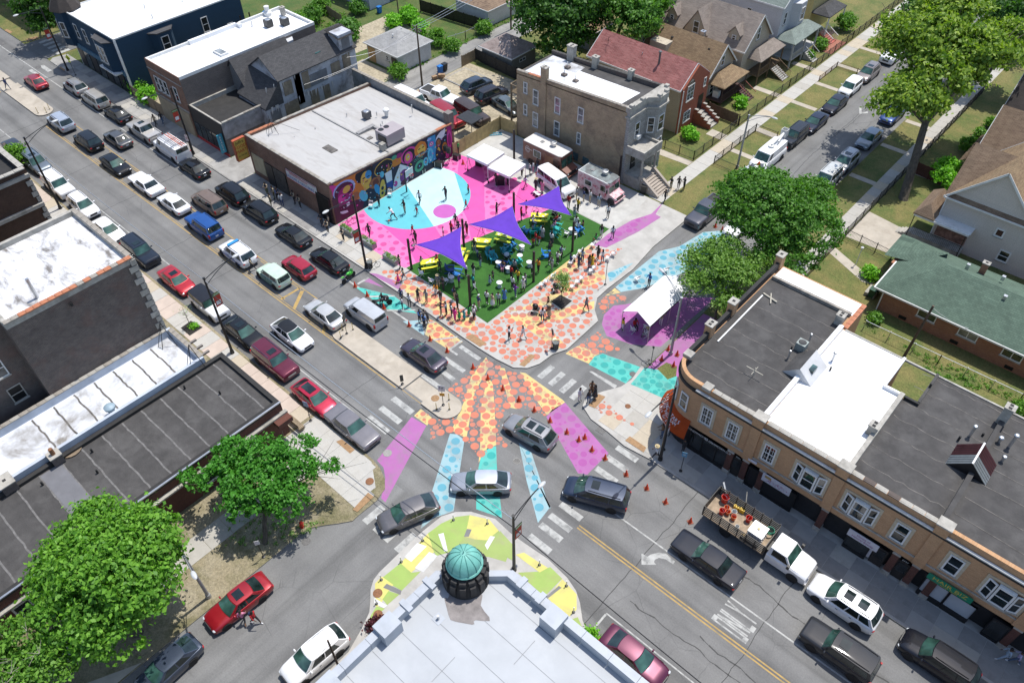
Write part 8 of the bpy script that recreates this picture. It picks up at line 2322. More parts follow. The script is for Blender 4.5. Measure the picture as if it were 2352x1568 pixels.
fence('chain link fence with pale top rail behind the shops',[(p0[0],p0[1]),((p0[0]+p1[0])/2,(p0[1]+p1[1])/2),p1,(p1[0]+12,p1[1]+.3)],1.1,STL,'chain')
fence('dark board fence round the patio garden',[(-17.2,88.2),(-14.2,87.9)],1.5,flat((.09,.03,.02),.8),'wood')
p0,p1,p2=fr('10',1420,20,1.5),fr('10',1980,190,1.5),fr('10',620,40,1.5)
fence('tall dark slatted fence by the lawn beyond the alley',[p0,p1],1.8,BKM,'wood')
fence('leaning plank fence behind the shrub thicket',[p2,fr('10',760,130,1.5)],1.5,WOODG,'wood')
fence('wire fence along the back lawn beside the alley',[fr('10',1640,320,1.2),fr('10',1800,270,1.2),fr('10',1960,190,1.2)],1.2,STL,'chain')
fence('iron fence on the lawn behind the navy building',[fr('00',1750,20,.6),fr('00',2000,-30,.6)],1.2,BKM)
def wire(lab,pts,r=.02,sag=.25,mat=None,seg=14):
 mb=MB()
 for a,b_ in zip(pts[:-1],pts[1:]):
  a,b_=Vector(a),Vector(b_)
  mb.tube([a.lerp(b_,i/seg)-Vector((0,0,sag*4*(i/seg)*(1-i/seg)))for i in rg(seg+1)],r,5,cap=False)
 o=mb.build('overhead_wire',mat or TRK);tag(o,lab,'wire')
 o.location=pts[0]
 me=o.data
 me.transform(Matrix.Translation(-Vector(pts[0])))
 return o
LAMPW=mk('lamp_head_grey',(.45,.46,.46),.4,.1,4)
def street_lamp(lab,x,y,h,arm,rise=.6,mat=None,sx=0,banner=None,grp='black street lamps along the avenue',zb=.12,box=False):
 mat=mat or BKM
 t=thg('street_lamp',lab,'street lamp',(x,y,zb),0,grp,loc_=True)
 solo(t,'base',MB().tube([(0,0,0),(0,0,.35)],[.2,.17],10),mat)
 solo(t,'pole',MB().tube([(0,0,.3),(0,0,h)],[.13,.085],10).tube([(0,0,h),(0,0,h+.08)],.12,8),mat)
 d=Vector((sx,arm,0));n=7
 for k2,(z0_,l_)in en(((h-.15,1.),(h-.75,.98))):
  solo(t,'arm',MB().tube([Vector((0,0,z0_))+d*(i/n)*l_+Vector((0,0,(rise if k2==0 else rise+.55)*sin(i/n*PI/2)))for i in rg(n+1)],.035 if k2==0 else .03,6),mat)
 e=d+Vector((0,0,h-.15+rise))
 u=d.normalized()
 mb=MB();mb.X=Matrix.Translation(e+u*.25)@Matrix.Rotation(math.atan2(u.y,u.x),4,'Z');mb.blob((0,0,0),(.38,.17,.1),12,6);solo(t,'lamp_head',mb,LAMPW)
 mb=MB();mb.X=Matrix.Translation(e+u*.3)@Matrix.Rotation(math.atan2(u.y,u.x),4,'Z');mb.blob((0,0,-.05),(.24,.13,.08),10,5);solo(t,'lens',mb,HEADL)
 if banner:
  side,zb_,top,bot=banner
  b_=solo(t,'banner',MB().box(-.02,.02,min(side*.15,side*.8),max(side*.15,side*.8),zb_,zb_+1.5),flat((.42,.04,.02),.7),0)
  solo(t,'banner_header',MB().box(-.03,.03,min(side*.14,side*.82),max(side*.14,side*.82),zb_+1.2,zb_+1.48),flat((.08,.2,.05),.7),0)
  solo(t,'banner_print',MB().box(-.032,.032,min(side*.25,side*.7),max(side*.25,side*.7),zb_+.2,zb_+.6).disc((0,0),.01,0),WTM,0)
  text(t,'WELCOME',.13,TR(.036,side*.47,zb_+1.34)@FE,WTM);solo(t,'banner_arm',MB().tube([(0,side*.1,zb_+1.5),(0,side*.85,zb_+1.5)],.02,5).tube([(0,side*.1,zb_),(0,side*.85,zb_)],.02,5),mat)
 return t
street_lamp('black lamp post at the orange shop corner with its arm over the avenue',-16.25,35.2,8.9,-3.2,.2)
street_lamp('black lamp post with a red WELCOME banner beside the court planters',-52.12,35.04,8.8,-3.,.2,banner=(-1,3.6,0,0))
street_lamp('black lamp post with a red and green banner outside the small black shop',fr('00',1620,1295)[0],35.1,8.6,-3.,.2,banner=(-1,4.6,0,0))
street_lamp('black lamp post with a red banner near the far crossing',-116.4,35.2,8.8,-3.,.2,banner=(-1,4.8,0,0))
street_lamp('black pole with a round-emblem banner and lamp arm leaning over the white off-roader',-52.25,19.1,9.,3.,.6,banner=(1,5.6,0,0))
street_lamp('black lamp pole among the white parked cars on the left',fr('01',525,385)[0],19.1,8.9,3.2,.6)
street_lamp('black lamp pole with wires and a red banner beside the green dome',-18.6,20.2,7.2,2.6,.6,banner=(1,4.,0,0))
GAL=mk('dull_galvanised',(.33,.34,.34),.5,.12,4,met=.4)
p=fr('22',1425,250);street_lamp('grey curved lamp post behind the long white tent',p[0],p[1],6.9,.9,1.,GAL,-2.6,grp=None)
p=fr('V',778,392);street_lamp('grey lamp post inside the fenced verge by the bucket van',p[0],p[1],6.8,.2,.8,GAL,2.6,grp=None)
street_lamp('grey street lamp between the maple and the red parked sedan',-33.3,4.35,5.6,-.3,.8,GAL,1.8,grp=None)
def upole(lab,x,y,h,arms=(),lean=(0,0),r=.14,zb=.05):
 t=thg('utility_pole',lab,'utility pole',(x,y,zb),0,None,loc_=True)
 solo(t,'shaft',MB().tube([(0,0,0),(lean[0],lean[1],h)],[r,r*.7],10),mk('creosote_wood',(.095,.07,.05),.9,.3,4))
 for z,dx_,dy_ in arms:
  solo(t,'crossarm',MB().bar((lean[0]*z/h-dx_,lean[1]*z/h-dy_,z),(lean[0]*z/h+dx_,lean[1]*z/h+dy_,z),.1,.12),MATS['creosote_wood'],0)
  for q in(-.9,-.45,.45,.9):
   solo(t,'insulator',MB().lathe([(.04,0),(.06,.08),(.03,.15)],8,(lean[0]*z/h+dx_*q,lean[1]*z/h+dy_*q,z+.05)),STL)
 return t
upole('wooden utility pole with a crossarm beside the white crew pickup in the alley',-75.6,65.1,8.3,((7.9,1.1,-.2),(7.5,.7,-.1)))
upole('leaning wooden pole on the strip behind the shops',-6.28,59.34,6.1,lean=(.2,.3))
p=fr('20',92,250);upole('wooden pole at the top of the alley',p[0],p[1],9.5)
p=fr('10',1245,140);upole('thin wooden pole behind the blue bin yard',p[0],p[1],7.5,r=.1)
upole('bare dark pole standing by the white crossover at the bottom',-21.6,7.,6.3,r=.09)
AP=Vector((-75.6,65.1,8.1))
for i,q in en(((-78.9,52,5.),(-78.9,49,5.4),(-79,56,6.3))):
 wire(['lowest service wire from the alley pole to the gutted house','middle service wire from the alley pole to the gutted house','top service wire from the alley pole to the gutted house'][i],[AP+Vector((0,0,-.4*i)),q],.025,.5,STL)
p=fr('20',92,250)
for i in rg(3):
 wire(['first of the wires running up the alley','second of the wires running up the alley','third of the wires running up the alley'][i],[AP+Vector((i*.5-.5,0,0)),(p[0]+i*.5-.5,p[1],9.-i*.2)],.025,.5,STL)
wire('long bright wire along the south pavement poles toward the dome',[(fr('01',525,385)[0],19.1,8.8),(-52.25,19.1,8.9),(-18.6,20.2,6.9)],.028,.35,STL)
wire('black cable crossing the lower crossing toward the dome pole',[(-52.25,19.1,7.6),(-18.6,20.2,5.9)],.035,.5)
wire('black cable running from the dome pole past the magenta car',[(-18.6,20.2,5.9),(18,19.6,6.2)],.035,.4)
wire('wires from the leaning strip pole to the bungalow',[(-6.1,59.6,6.),(-2.9,63.5,2.6)],.02,.3,WTM)
def prp(nam,lab,cat,k,x,y,z=.13,rz=.0,grp=None,zc=None,xy=None):
 p=xy or fr(k,x,y,zc if zc is not None else z)
 return thg(nam,lab,cat,(p[0],p[1],z),rz,grp,loc_=True)
WHP=mk('white_plastic',(.66,.66,.66),.45,.05,3)
CONE=MB();CONE.lathe([(.15,.03),(.035,.66),(.02,.68)],14);CM=CONE.mesh('cone_body',1);CM.materials.append(flat((.62,.045,.01),.5))
CB=MB();CB.box(-.2,.2,-.2,.2,0,.035);CBM=CB.mesh('cone_base');CBM.materials.append(mk('cone_base',(.2,.06,.03),.7,.2,3))
cones=[('11',880,1038,0,'by the green motorcycle, first of the row at the teal bays'),('11',982,1115,0,'between the silver delivery van and the teal bay'),('11',1122,1220,0,'just behind the silver delivery van'),('11',1332,1366,0,'beside the pale blue bay and three officers'),('11',1508,1486,0,'at the yellow dotted bay beside the plum sedan'),('12',1650,222,0,'at the pointed end of the yellow dotted bay'),('12',1866,360,0,'at the top of the yellow rays in the road'),('12',1990,450,0,'second down the yellow rays'),('12',2114,540,0,'in the middle of the dotted rays'),('12',2249,632,0,'on the lower dotted rays above the silver crossover'),('22',158,632,0,'on the dots just above the silver crossover hood'),('22',286,718,0,'at the silver crossover mirror'),('22',418,806,0,'on the violet band beside the crossover roof'),('22',558,902,0,'on the violet band, first of the lower three'),('22',658,965,0,'on the violet band, left one of the close pair'),('22',708,945,0,'on the violet band, right one of the close pair'),('22',768,1048,0,'near the lower end of the violet band'),('22',878,1118,0,'at the corner of the violet band by the crosswalk'),('22',1054,1253,0,'on the crosswalk bars'),('22',1226,1368,0,'on the bare road between crosswalk and stake truck'),('22',1383,1484,0,'nearest the rear of the stake truck'),('23',1590,222,0,'tucked under the road-side rear of the stake truck'),('22',1406,208,.12,'by the grey lamp post on the violet pavement'),('22',1350,292,.12,'at the dried patch beside the bicycle'),('22',1480,252,.12,'against the rounded brick corner'),('22',1450,343,.12,'on the dried patch nearest the brick corner'),('21',1856,572,0,'at the far end of the pale blue paint, middle one'),('21',1800,540,0,'at the far end of the pale blue paint by the pickup'),('21',1912,592,0,'at the far end of the pale blue paint by the white car'),('10',1782,1372,.13,'on the pink paint beside the nearer tent'),('21',1972,610,0,'half under the locust leaves by the white car')]
for i,(k_,x,y,z,w_)in en(cones):
 o=prp('traffic_cone','orange traffic cone '+w_,'traffic cone',k_,x,y,z+.004,U(0,1.5),'orange traffic cones')
 link('cone_body',CM,o);link('cone_base',CBM,o)
SHEETM=mk('dull_steel_planter',(.24,.25,.25),.5,.15,2,met=.4)
for i,(k_,x,y,w_)in en((('11',822,590,'nearest the mural wall'),('11',995,690,'middle of the three beside the lamp post'),('11',1182,825,'nearest the turf post'))):
 o=prp('planter','grey metal box planter with dry foliage, '+w_,'planter',k_,x,y,.13,0,'planters along the court edge')
 solo(o,'box',MB().box(-.95,.95,-.32,.32,0,.62),SHEETM,0)
 me=leaf_mesh('foliage',[(q,0,.68,.3,.25,.16)for q in(-.7,-.2,.3,.7)],420,.06,.15,14,seed=200+i);me.materials.append(LV['young']);link('foliage',me,o)
POSTS=[('11',1352,893,3.9,'black sail post at the near left corner of the turf'),('A',862,495,3.9,'black sail post at the middle of the turf edge'),('B',188,470,3.9,'black sail post at the far end of the pink paint'),('B',800,290,3.9,'black sail post beside the passenger van'),('11',1843,1195,3.9,'tall post on the front turf edge holding the first sail'),('21',280,998,3.9,'tall post near the white chairs holding the second sail'),('21',604,745,3.9,'tall post on the right turf edge holding the third sail'),('20',118,1330,3.9,'black post on the pale lot beside the nearer tent'),('20',582,1265,3.9,'black post between brown food truck and tan brick wall'),('21',990,195,3.9,'black post at the tan brick corner by the pink truck')]
PP=[]
for k_,x,y,h_,lb_ in POSTS:
 o=prp('sail_post',lb_,'post',k_,x,y,.14,0,'black posts round the turf')
 solo(o,'post',MB().box(-.09,.09,-.09,.09,0,h_),mk('post_black',(.03,.022,.02),.6,.3,3),0)
 solo(o,'foot_plate',MB().box(-.13,.13,-.13,.13,0,.06),BKM,0)
 PP.append((o.location.x,o.location.y,.14+h_))
SAIL=mk('sail_purple',(.085,.02,.36),.8,.08,1.5)
SAIL.node_tree.nodes['Principled BSDF'].inputs['Transmission Weight'].default_value=0
def sail(lab,pts,k=9):
 t=thg('shade_sail',lab,'shade sail',(pts[0][0],pts[0][1],pts[0][2]),0,'purple shade sails over the turf')
 P=[Vector(p)for p in pts];c=(P[0]+P[1]+P[2])/3
 edge=[]
 for i in rg(3):
  a,b_=P[i],P[(i+1)%3]
  for j in rg(k):
   s=j/k;q=a.lerp(b_,s);edge.append(q+(c-q)*.2*sin(PI*s))
 rings=[]
 cen=c+Vector((0,0,-.12))
 for r_ in(1.,.75,.5,.25):
  rings.append([cen+(e-cen)*r_ for e in edge])
 vs=[tuple(p)for r_ in rings for p in r_]+[tuple(cen)]
 n=len(edge);fs=[]
 for i in rg(3):
  for j in rg(n):fs.append((i*n+j,i*n+(j+1)%n,(i+1)*n+(j+1)%n,(i+1)*n+j))
 for j in rg(n):fs.append((3*n+j,3*n+(j+1)%n,4*n))
 mb=MB().add(vs,fs);o=mb.build('sail_cloth',SAIL,t,smo=2)
 md=o.modifiers.new('thick','SOLIDIFY');md.thickness=.012
 prt(t,'edge_cord',MB().tube([tuple(e)for e in edge]+[tuple(edge[0])],.012,5,cap=False),WTM)
 return t
s1=[(*fr('A',205,432,3.7),3.7),(*fr('A',825,190,3.8),3.8),(*fr('11',1812,890,3.4),3.4)]
s2=[(*fr('A',915,160,3.7),3.7),(*fr('B',166,250,3.8),3.8),(*fr('B',425,775,3.4),3.4)]
s3=[(*fr('B',225,228,3.7),3.7),(*fr('B',795,-20,3.8),3.8),(*fr('B',965,380,3.4),3.4)]
sail('purple shade sail nearest the avenue over the yellow tables',s1);sail('middle purple shade sail beside the tripod on the pink paint',s2);sail('farthest purple shade sail in front of the white passenger van',s3)
for i,(a,b_)in en(((0,4),(1,5),(2,6),(3,6))):
 pa,pb=PP[a],PP[b_]
 wire(['string of bulbs from the near corner post across the turf','string of bulbs from the middle post across the turf','string of bulbs from the far pink-side post across the turf','string of bulbs from the van-side post to the right edge'][i],[(pa[0],pa[1],pa[2]-.15),(pb[0],pb[1],pb[2]-.15)],.014,.5)
TENTW=mk('tent_white',(.74,.74,.75),.7,.04,1)
def tent(lab,cx,cy,w,d,he,hr,a=.0,z=.13):
 t=thg('canopy_tent',lab,'tent',(cx,cy,z),a,'small white canopy tents',loc_=True)
 n=8;vs=[];
 mb=MB()
 P_=lambda u,v:(u*w/2,v*d/2,lerp(hr,he,max(abs(u),abs(v))**.9)-(.0))
 mb.grid([[P_(-1+2*i/n,-1+2*j/n)for j in rg(n+1)]for i in rg(n+1)])
 o=solo(t,'canopy',mb,TENTW,0)
 mb=MB()
 for(x0,y0,x1,y1)in((-1,-1,1,-1),(1,-1,1,1),(1,1,-1,1),(-1,1,-1,-1)):
  q=[(lerp(x0,x1,i/6)*w/2,lerp(y0,y1,i/6)*d/2)for i in rg(7)]
  mb.grid([[(p[0],p[1],he)for p in q],[(p[0]*1.01,p[1]*1.01,he-.26+.05*sin(i))for i,p in en(q)]])
 solo(t,'valance',mb,TENTW,0)
 for sx in(-1,1):
  for sy in(-1,1):
   lg=solo(t,'leg',MB().tube([(sx*w/2*.98,sy*d/2*.98,0),(sx*w/2*.98,sy*d/2*.98,he)],.03,6),WHP,0)
   solo(t,'leg_weight',MB().blob((sx*w/2*.98,sy*d/2*.98,.16),(.13,.1,.18),8,5),BKM)
 return t
tent('white pop-up tent nearer the mural wall',-55.1,56.,3.1,3.1,2.15,3.,.06);tent('white pop-up tent nearer the turf',-51.6,55.8,3.1,3.1,2.15,3.,.08)
t=thg('marquee_tent','long white gabled marquee over the violet paint','tent',(-26.1,48.6,.004),0,None,loc_=True)
L_,w_=6.6,3.;he_,hr_=2.2,3.1
mb=MB()
for s in(-1,1):
 mb.grid([[(s*w_/2*v,-L_/2+L_*u/6+(0),lerp(hr_,he_,v)-.05*sin(PI*v)*sin(PI*u/6))for v in[q/5 for q in rg(6)]]for u in rg(7)],flip=s>0)
solo(t,'canopy',mb,TENTW,2)
mb=MB()
for s in(-1,1):
 mb.add([(-w_/2,s*L_/2,he_),(0,s*L_/2,hr_),(w_/2,s*L_/2,he_),(w_/2,s*L_/2,he_-.2),(-w_/2,s*L_/2,he_-.2)],QN('01234 43210'))if s>0 else None
 mb.add([(s*w_/2,-L_/2,he_),(s*w_/2,L_/2,he_),(s*w_/2,L_/2,he_-.22),(s*w_/2,-L_/2,he_-.22)],QN('0123 3210'))
solo(t,'valance',mb,TENTW,0)
for sx in(-1,1):
 for y in(-L_/2,0,L_/2):
  solo(t,'leg',MB().tube([(sx*w_/2,y,0),(sx*w_/2,y,he_)],.035,6),STL,0)
def chair_parts():
 r=thg('folding_chair','','chair',(0,0,0),loc_=True)
 s=solo(r,'seat',MB().box(-.21,.21,-.21,.21,.43,.46),WHP,0)
 solo(r,'backrest',MB().box(-.24,-.20,-.21,.21,.68,.84),WHP,0)
 for s in(-1,1):
  solo(r,'front_leg',MB().bar((-.24,s*.22,.86),(.24,s*.22,0),.03),WHP,0)
  solo(r,'rear_leg',MB().bar((.12,s*.23,.46),(-.26,s*.23,0),.03),WHP,0)
 return seal(r)
CH=chair_parts();used_ch=[False]
def place(proto,used,lab,k,x,y,a,z,grp,zc=None):
 p=fr(k,x,y,z if zc is None else zc)
 o=copy_tree(proto)if used[0]else proto
 used[0]=True
 o.location=(p[0],p[1],z);o.rotation_euler=(0,0,rad(a));tag(o,lab,None,grp)
 return o
GC='white folding chairs'
chairs=[('D',1060,500,200,'first chair of the curved row by the turf corner'),('D',1118,458,200,'second chair of the curved row by the turf corner'),('D',1215,385,200,'last chair of the curved row beside the young tree'),('E',588,440,215,'top chair of the long row on the yellow paint'),('E',548,482,215,'second chair down the long row on the yellow paint'),('E',422,582,215,'third chair down the long row on the yellow paint'),('E',368,632,215,'fourth chair down the long row on the yellow paint'),('E',300,695,215,'lowest chair of the long row next to the tree bed'),('E',850,250,210,'upper chair of the pair above the leaning sign post'),('E',775,310,210,'lower chair of the pair above the leaning sign post'),('E',570,135,200,'empty chair below the green-shirted sitter'),('E',400,225,200,'chair behind the woman in the blue top'),('E',330,300,200,'chair beside the navy vest wearers'),('E',275,375,200,'chair at the turf edge under the navy-clad sitter'),('E',1165,590,170,'lone chair on the pale blue dotted road'),('B',895,650,100,'chair left of the round table by the right post'),('B',1005,665,120,'chair in front of the round table by the right post'),('C',765,180,90,'chair facing away at the shaded turf front'),('C',958,175,80,'chair half behind the man in black'),('C',1025,140,30,'chair turned beside the blue loungers'),('21',1110,1420,60,'left chair under the front of the marquee'),('21',1220,1400,95,'middle chair facing the street under the marquee'),('21',1222,1460,40,'front chair at the marquee corner'),('11',1172,285,-60,'chair by the mural near the hoop'),('11',1015,380,-60,'chair against the mural at the court corner'),('21',1385,920,150,'chair behind the marquee ridge'),('A',290,850,60,'chair at the shaded corner behind the yellow table'),('D',795,20,80,'chair beside the high round table on the turf')]
for k_,x,y,a,lb_ in chairs:
 zz=.004 if k_ in('21',)or(k_=='E'and x>1000)else(.13 if k_ in('11','E')else .15)
 place(CH,used_ch,'white folding chair, '+lb_,k_,x,y,a,zz,GC)
def adir():
 r=thg('lounge_chair','','chair',(0,0,0),loc_=True);B1=flat((.01,.14,.42),.5)
 for i in rg(5):
  mb=MB();y=-.24+i*.12;mb.add([(-.2,y-.05,.3),(-.2,y+.05,.3),(-.52,y+.06,1.),(-.52,y-.06,1.),(-.23,y-.05,.3),(-.23,y+.05,.3),(-.55,y+.06,1.),(-.55,y-.06,1.)],QN('0123 7654 0451 1562 2673 3740'));solo(r,'back_slat',mb,B1,0)
 for i in rg(5):
  mb=MB();x=.34-i*.12;mb.box(x-.05,x+.05,-.28,.28,.38-i*.022,.40-i*.022);solo(r,'seat_slat',mb,B1,0)
 for s in(-1,1):
  solo(r,'armrest',MB().box(-.4,.42,s*.35-.07,s*.35+.07,.6,.63),B1,0)
  solo(r,'front_leg',MB().box(.3,.36,s*.33-.03,s*.33+.03,0,.6),B1,0)
  solo(r,'rear_leg',MB().bar((.36,s*.3,.36),(-.6,s*.3,.03),.03,.1),B1,0)
 return seal(r)
AD=adir();used_ad=[False]
ADC={'b':flat((.01,.17,.50),.5),'n':flat((.01,.06,.26),.5),'t':flat((.02,.30,.34),.5),'q':flat((.02,.42,.38),.5)}
NM={'b':'bright blue','n':'navy blue','t':'teal','q':'turquoise'}
for k_,x,y,a,c,lb_ in(('A',680,800,40,'n','slatted lounge chair beneath the tip of the near sail'),('A',775,850,-150,'b','slatted lounge chair lit beside the near sail tip'),('A',1205,600,-30,'t','slatted lounge chair holding a red bundle'),('A',1255,650,-30,'t','slatted lounge chair second in the turf row'),('D',548,240,200,'n','slatted lounge chair with a lilac bag between round tables'),('D',680,220,150,'t','slatted lounge chair beside the man in a grey shirt'),('D',740,200,160,'q','slatted lounge chair open to the sun by the grey shirt'),('D',590,60,250,'t','slatted lounge chair next to the stroller in the turf middle'),('B',340,620,95,'b','slatted lounge chair seen from behind near the far pink edge'),('B',450,640,130,'q','slatted lounge chair left of the family circle'),('B',500,600,120,'q','slatted lounge chair inside the family circle'),('B',770,570,200,'q','slatted lounge chair at the right of the family circle'),('B',740,640,190,'q','slatted lounge chair by the water bottles'),('B',1065,610,160,'b','slatted lounge chair beside the round table by the right post'),('B',150,700,200,'t','slatted lounge chair under the middle sail'),('B',160,830,170,'b','slatted lounge chair with an orange cloth'),('B',70,860,190,'t','slatted lounge chair under the shade edge'),('D',1130,100,40,'b','slatted lounge chair beside the man in black suit'),):
 o=place(AD,used_ad,NM[c]+' '+lb_,k_,x,y,a,.15,'slatted lounge chairs on the turf')
 for ch in o.children:
  ch.material_slots[0].link='OBJECT';ch.material_slots[0].material=ADC[c]
def ptable(lab,k,x,y,a,col):
 o=prp('picnic_table',lab,'picnic table',k,x,y,.15,rad(a),'yellow picnic tables',zc=.75)
 for i in rg(5):
  solo(o,'top_board',MB().box(-.92,.92,-.37+i*.15,-.24+i*.15,.72,.76),col,0)
 for s in(-1,1):
  for i in rg(2):
   solo(o,'bench_board',MB().box(-.92,.92,s*.62+i*.14-.13,s*.62+i*.14,.42,.46),col,0)
  solo(o,'trestle',MB().bar((s*.65,-.75,.0),(s*.65,-.15,.72),.06).bar((s*.65,.75,.0),(s*.65,.15,.72),.06).bar((s*.65,-.75,.4),(s*.65,.75,.4),.06),col,0)
 mb=MB()
 for i in rg(7):
  mb.disc((U(-.7,.7),U(-.25,.25)),.1,.768+i*.001,10)
 solo(o,'paper_plates',mb,WHP,0)
YT=flat((.62,.60,.03),.5);YT2=flat((.42,.50,.03),.5)
ptable('yellow picnic table with plates under the near sail corner','A',395,670,55,YT);ptable('yellow picnic table showing beside the near sail edge','A',815,560,-60,YT);ptable('bright yellow picnic table in sun beyond the tripod','A',1100,390,35,YT);ptable('yellow cloth-covered picnic table in the family circle','B',530,385,35,YT);ptable('lime picnic table glimpsed under the middle sail','B',60,650,20,YT2)
for k_,x,y,lb_ in(('D',770,85,'near the high end of the empty turf'),('D',897,175,'beside the tall post and yellow shirt'),('D',497,450,'alone on the front turf'),('D',482,175,'between the teal and navy loungers'),('D',614,250,'beside the navy lounge chair'),('B',292,800,'holding a pale tub near the middle sail tip'),('B',957,570,'amid the chairs near the right post'),('A',690,880,'beside the blue loungers under the near sail')):
 o=prp('round_table','small white round table '+lb_,'table',k_,x,y,.15,0,'small white round tables',zc=.6)
 solo(o,'table_top',MB().lathe(QL('.3 .58 .31 .6 .3 .62 .01 .62'),20),WHP);solo(o,'wire_base',MB().lathe(QL('.25 .02 .25 .05 .08 .3 .2 .56'),14,cap=False),mk('mint_wire',(.4,.5,.46),.5,.2,8))
o=prp('basketball_hoop','basketball hoop with clear backboard on a black pole by the mural','basketball hoop','11',1312,245,.13)
o.rotation_euler=(0,0,rad(8))
solo(o,'pole',MB().tube([(0,0,0),(0,0,2.5),(.7,.1,2.9)],.08,8),BKM);solo(o,'backboard',MB().box(.7,.73,-.6,.6,2.5,3.25),mk('backboard_clear',(.35,.55,.52),.15,.1,2),0)
mb=MB()
for a in(-.62,.58):mb.box(.69,.74,a,a+.04,2.46,3.29)
for a in(2.46,3.25):mb.box(.69,.74,-.58,.58,a,a+.04)
solo(o,'board_frame',mb,WTM,0);solo(o,'rim',MB().tube([(1.+.23*cos(t_),.23*sin(t_),2.65)for t_ in[i*PI/8 for i in rg(17)]],.015,5,cap=False),REDP)
mb=MB()
for i in rg(12):
 a=i*PI/6;b_=a+PI/12;mb.bar((1.+.23*cos(a),.23*sin(a),2.65),(1.+.13*cos(b_),.13*sin(b_),2.25),.012)
solo(o,'net',mb,WTM,0)
o=prp('basketball','brown basketball bouncing beside the dribbling player','ball','F',741,437,.42,zc=.42);solo(o,'ball',MB().blob((0,0,0),.125,14,9),mk('ball_leather',(.35,.11,.05),.7,.1,5))
for k_,x,y,w_,d_,h_,lb_ in(('10',1640,1345,.5,.5,1.6,'black loudspeaker on a stand by the magenta mural end'),('10',1670,1365,.5,.5,1.6,'second black loudspeaker on a stand beside the first')):
 o=prp('loudspeaker',lb_,'loudspeaker',k_,x,y,.13,.4,'speakers at the mural');solo(o,'cabinet',MB().box(-.22,.22,-.2,.2,1.4,2.1),BKM,0);solo(o,'cone',MB().disc((0,0),.01,1.4,4).lathe([(.15,-.0),(.12,-.02),(.02,-.01)],12,(0,0,1.75)),TRK)
 mb=MB()
 for q in rg(3):mb.tube([(0,0,.7),(.5*cos(q*2.1),.5*sin(q*2.1),0)],.02,5)
 mb.tube([(0,0,.3),(0,0,1.4)],.025,6);solo(o,'tripod',mb,BKM)
for k_,x,y,w_,lb_ in(('10',1585,1395,.9,'black flight case with silver corners at the mural'),('11',1440,85,.6,'black heap of cable cases at the court edge'),('10',1730,1330,.8,'blue and black equipment trolley beside the pine fence'),('H',60,335,.9,'black mixing desk under the nearer tent'),('H',300,555,1.1,'large black draped table under the tent by the turf'),('B',480,105,.5,'square pale-topped drum case behind the far sail'),('B',510,130,.5,'second pale-topped case beside the first')):
 o=prp('equipment_case',lb_,'equipment',k_,x,y,.13,U(0,.8));h_=w_*.8;solo(o,'case',MB().box(-w_/2,w_/2,-w_*.35,w_*.35,.05,h_),BKM,0);mb=MB()
 for sx in(-1,1):
  for sy in(-1,1):mb.box(sx*w_/2-.03,sx*w_/2+.03,sy*w_*.35-.03,sy*w_*.35+.03,.04,h_+.02)
 solo(o,'corner_trim',mb,STL,0)
 if'pale-topped'in lb_:solo(o,'lid',MB().box(-w_/2,w_/2,-w_*.35,w_*.35,h_,h_+.03),WHP,0)
for k_,x,y,lb_ in(('A',1100,310,'black camera tripod standing on the pink paint'),('B',480,320,'dark instrument stand beside the drummers'),('10',1830,1400,'tall tripod beside the nearer tent')):
 o=prp('tripod',lb_,'tripod',k_,x,y,.14);mb=MB()
 for q in rg(3):mb.tube([(0,0,1.4),(.5*cos(q*2.1),.5*sin(q*2.1),0)],.02,5)
 solo(o,'legs',mb,BKM);solo(o,'head',MB().box(-.1,.1,-.07,.07,1.4,1.55),BKM,0)
def bicycle(lab,k,x,y,a,col,z=.13):
 o=prp('bicycle',lab,'bicycle',k,x,y,z,rad(a))
 for q in(-.5,.5):
  w_=solo(o,'wheel',MB().tube([(q+.33*cos(t_),0,.34+.33*sin(t_))for t_ in[i*PI/10 for i in rg(21)]],.018,5,cap=False),TYRE);mb=MB()
  for i in rg(6):mb.bar((q,0,.34),(q+.32*cos(i*PI/3),0,.34+.32*sin(i*PI/3)),.006)
  solo(w_,'spokes',mb,STL,0)
 mb=MB();pts=[((-.5,.34),(-.1,.3)),((-.1,.3),(-.2,.8)),((-.5,.34),(-.18,.75)),((-.1,.3),(.38,.75)),((-.18,.75),(.36,.8)),((.36,.9),(.5,.34))]
 for p_,q_ in pts:mb.tube([(p_[0],0,p_[1]),(q_[0],0,q_[1])],.022,6)
 solo(o,'frame',mb,col);solo(o,'saddle',MB().blob((-.22,0,.86),(.14,.07,.03),8,4),BKM);solo(o,'handlebar',MB().tube([(.36,-.25,.95),(.34,0,.92),(.36,.25,.95)],.016,5),BKM)
bicycle('black bicycle locked to the sign pole beside the teal paint','22',1255,345,35,BKM,.12);bicycle('pink bicycle leaning behind the first planter','11',835,520,70,flat((.5,.03,.2),.4));bicycle('dark bicycle beside the litter bin at the lamp post','11',1035,890,80,BKM)
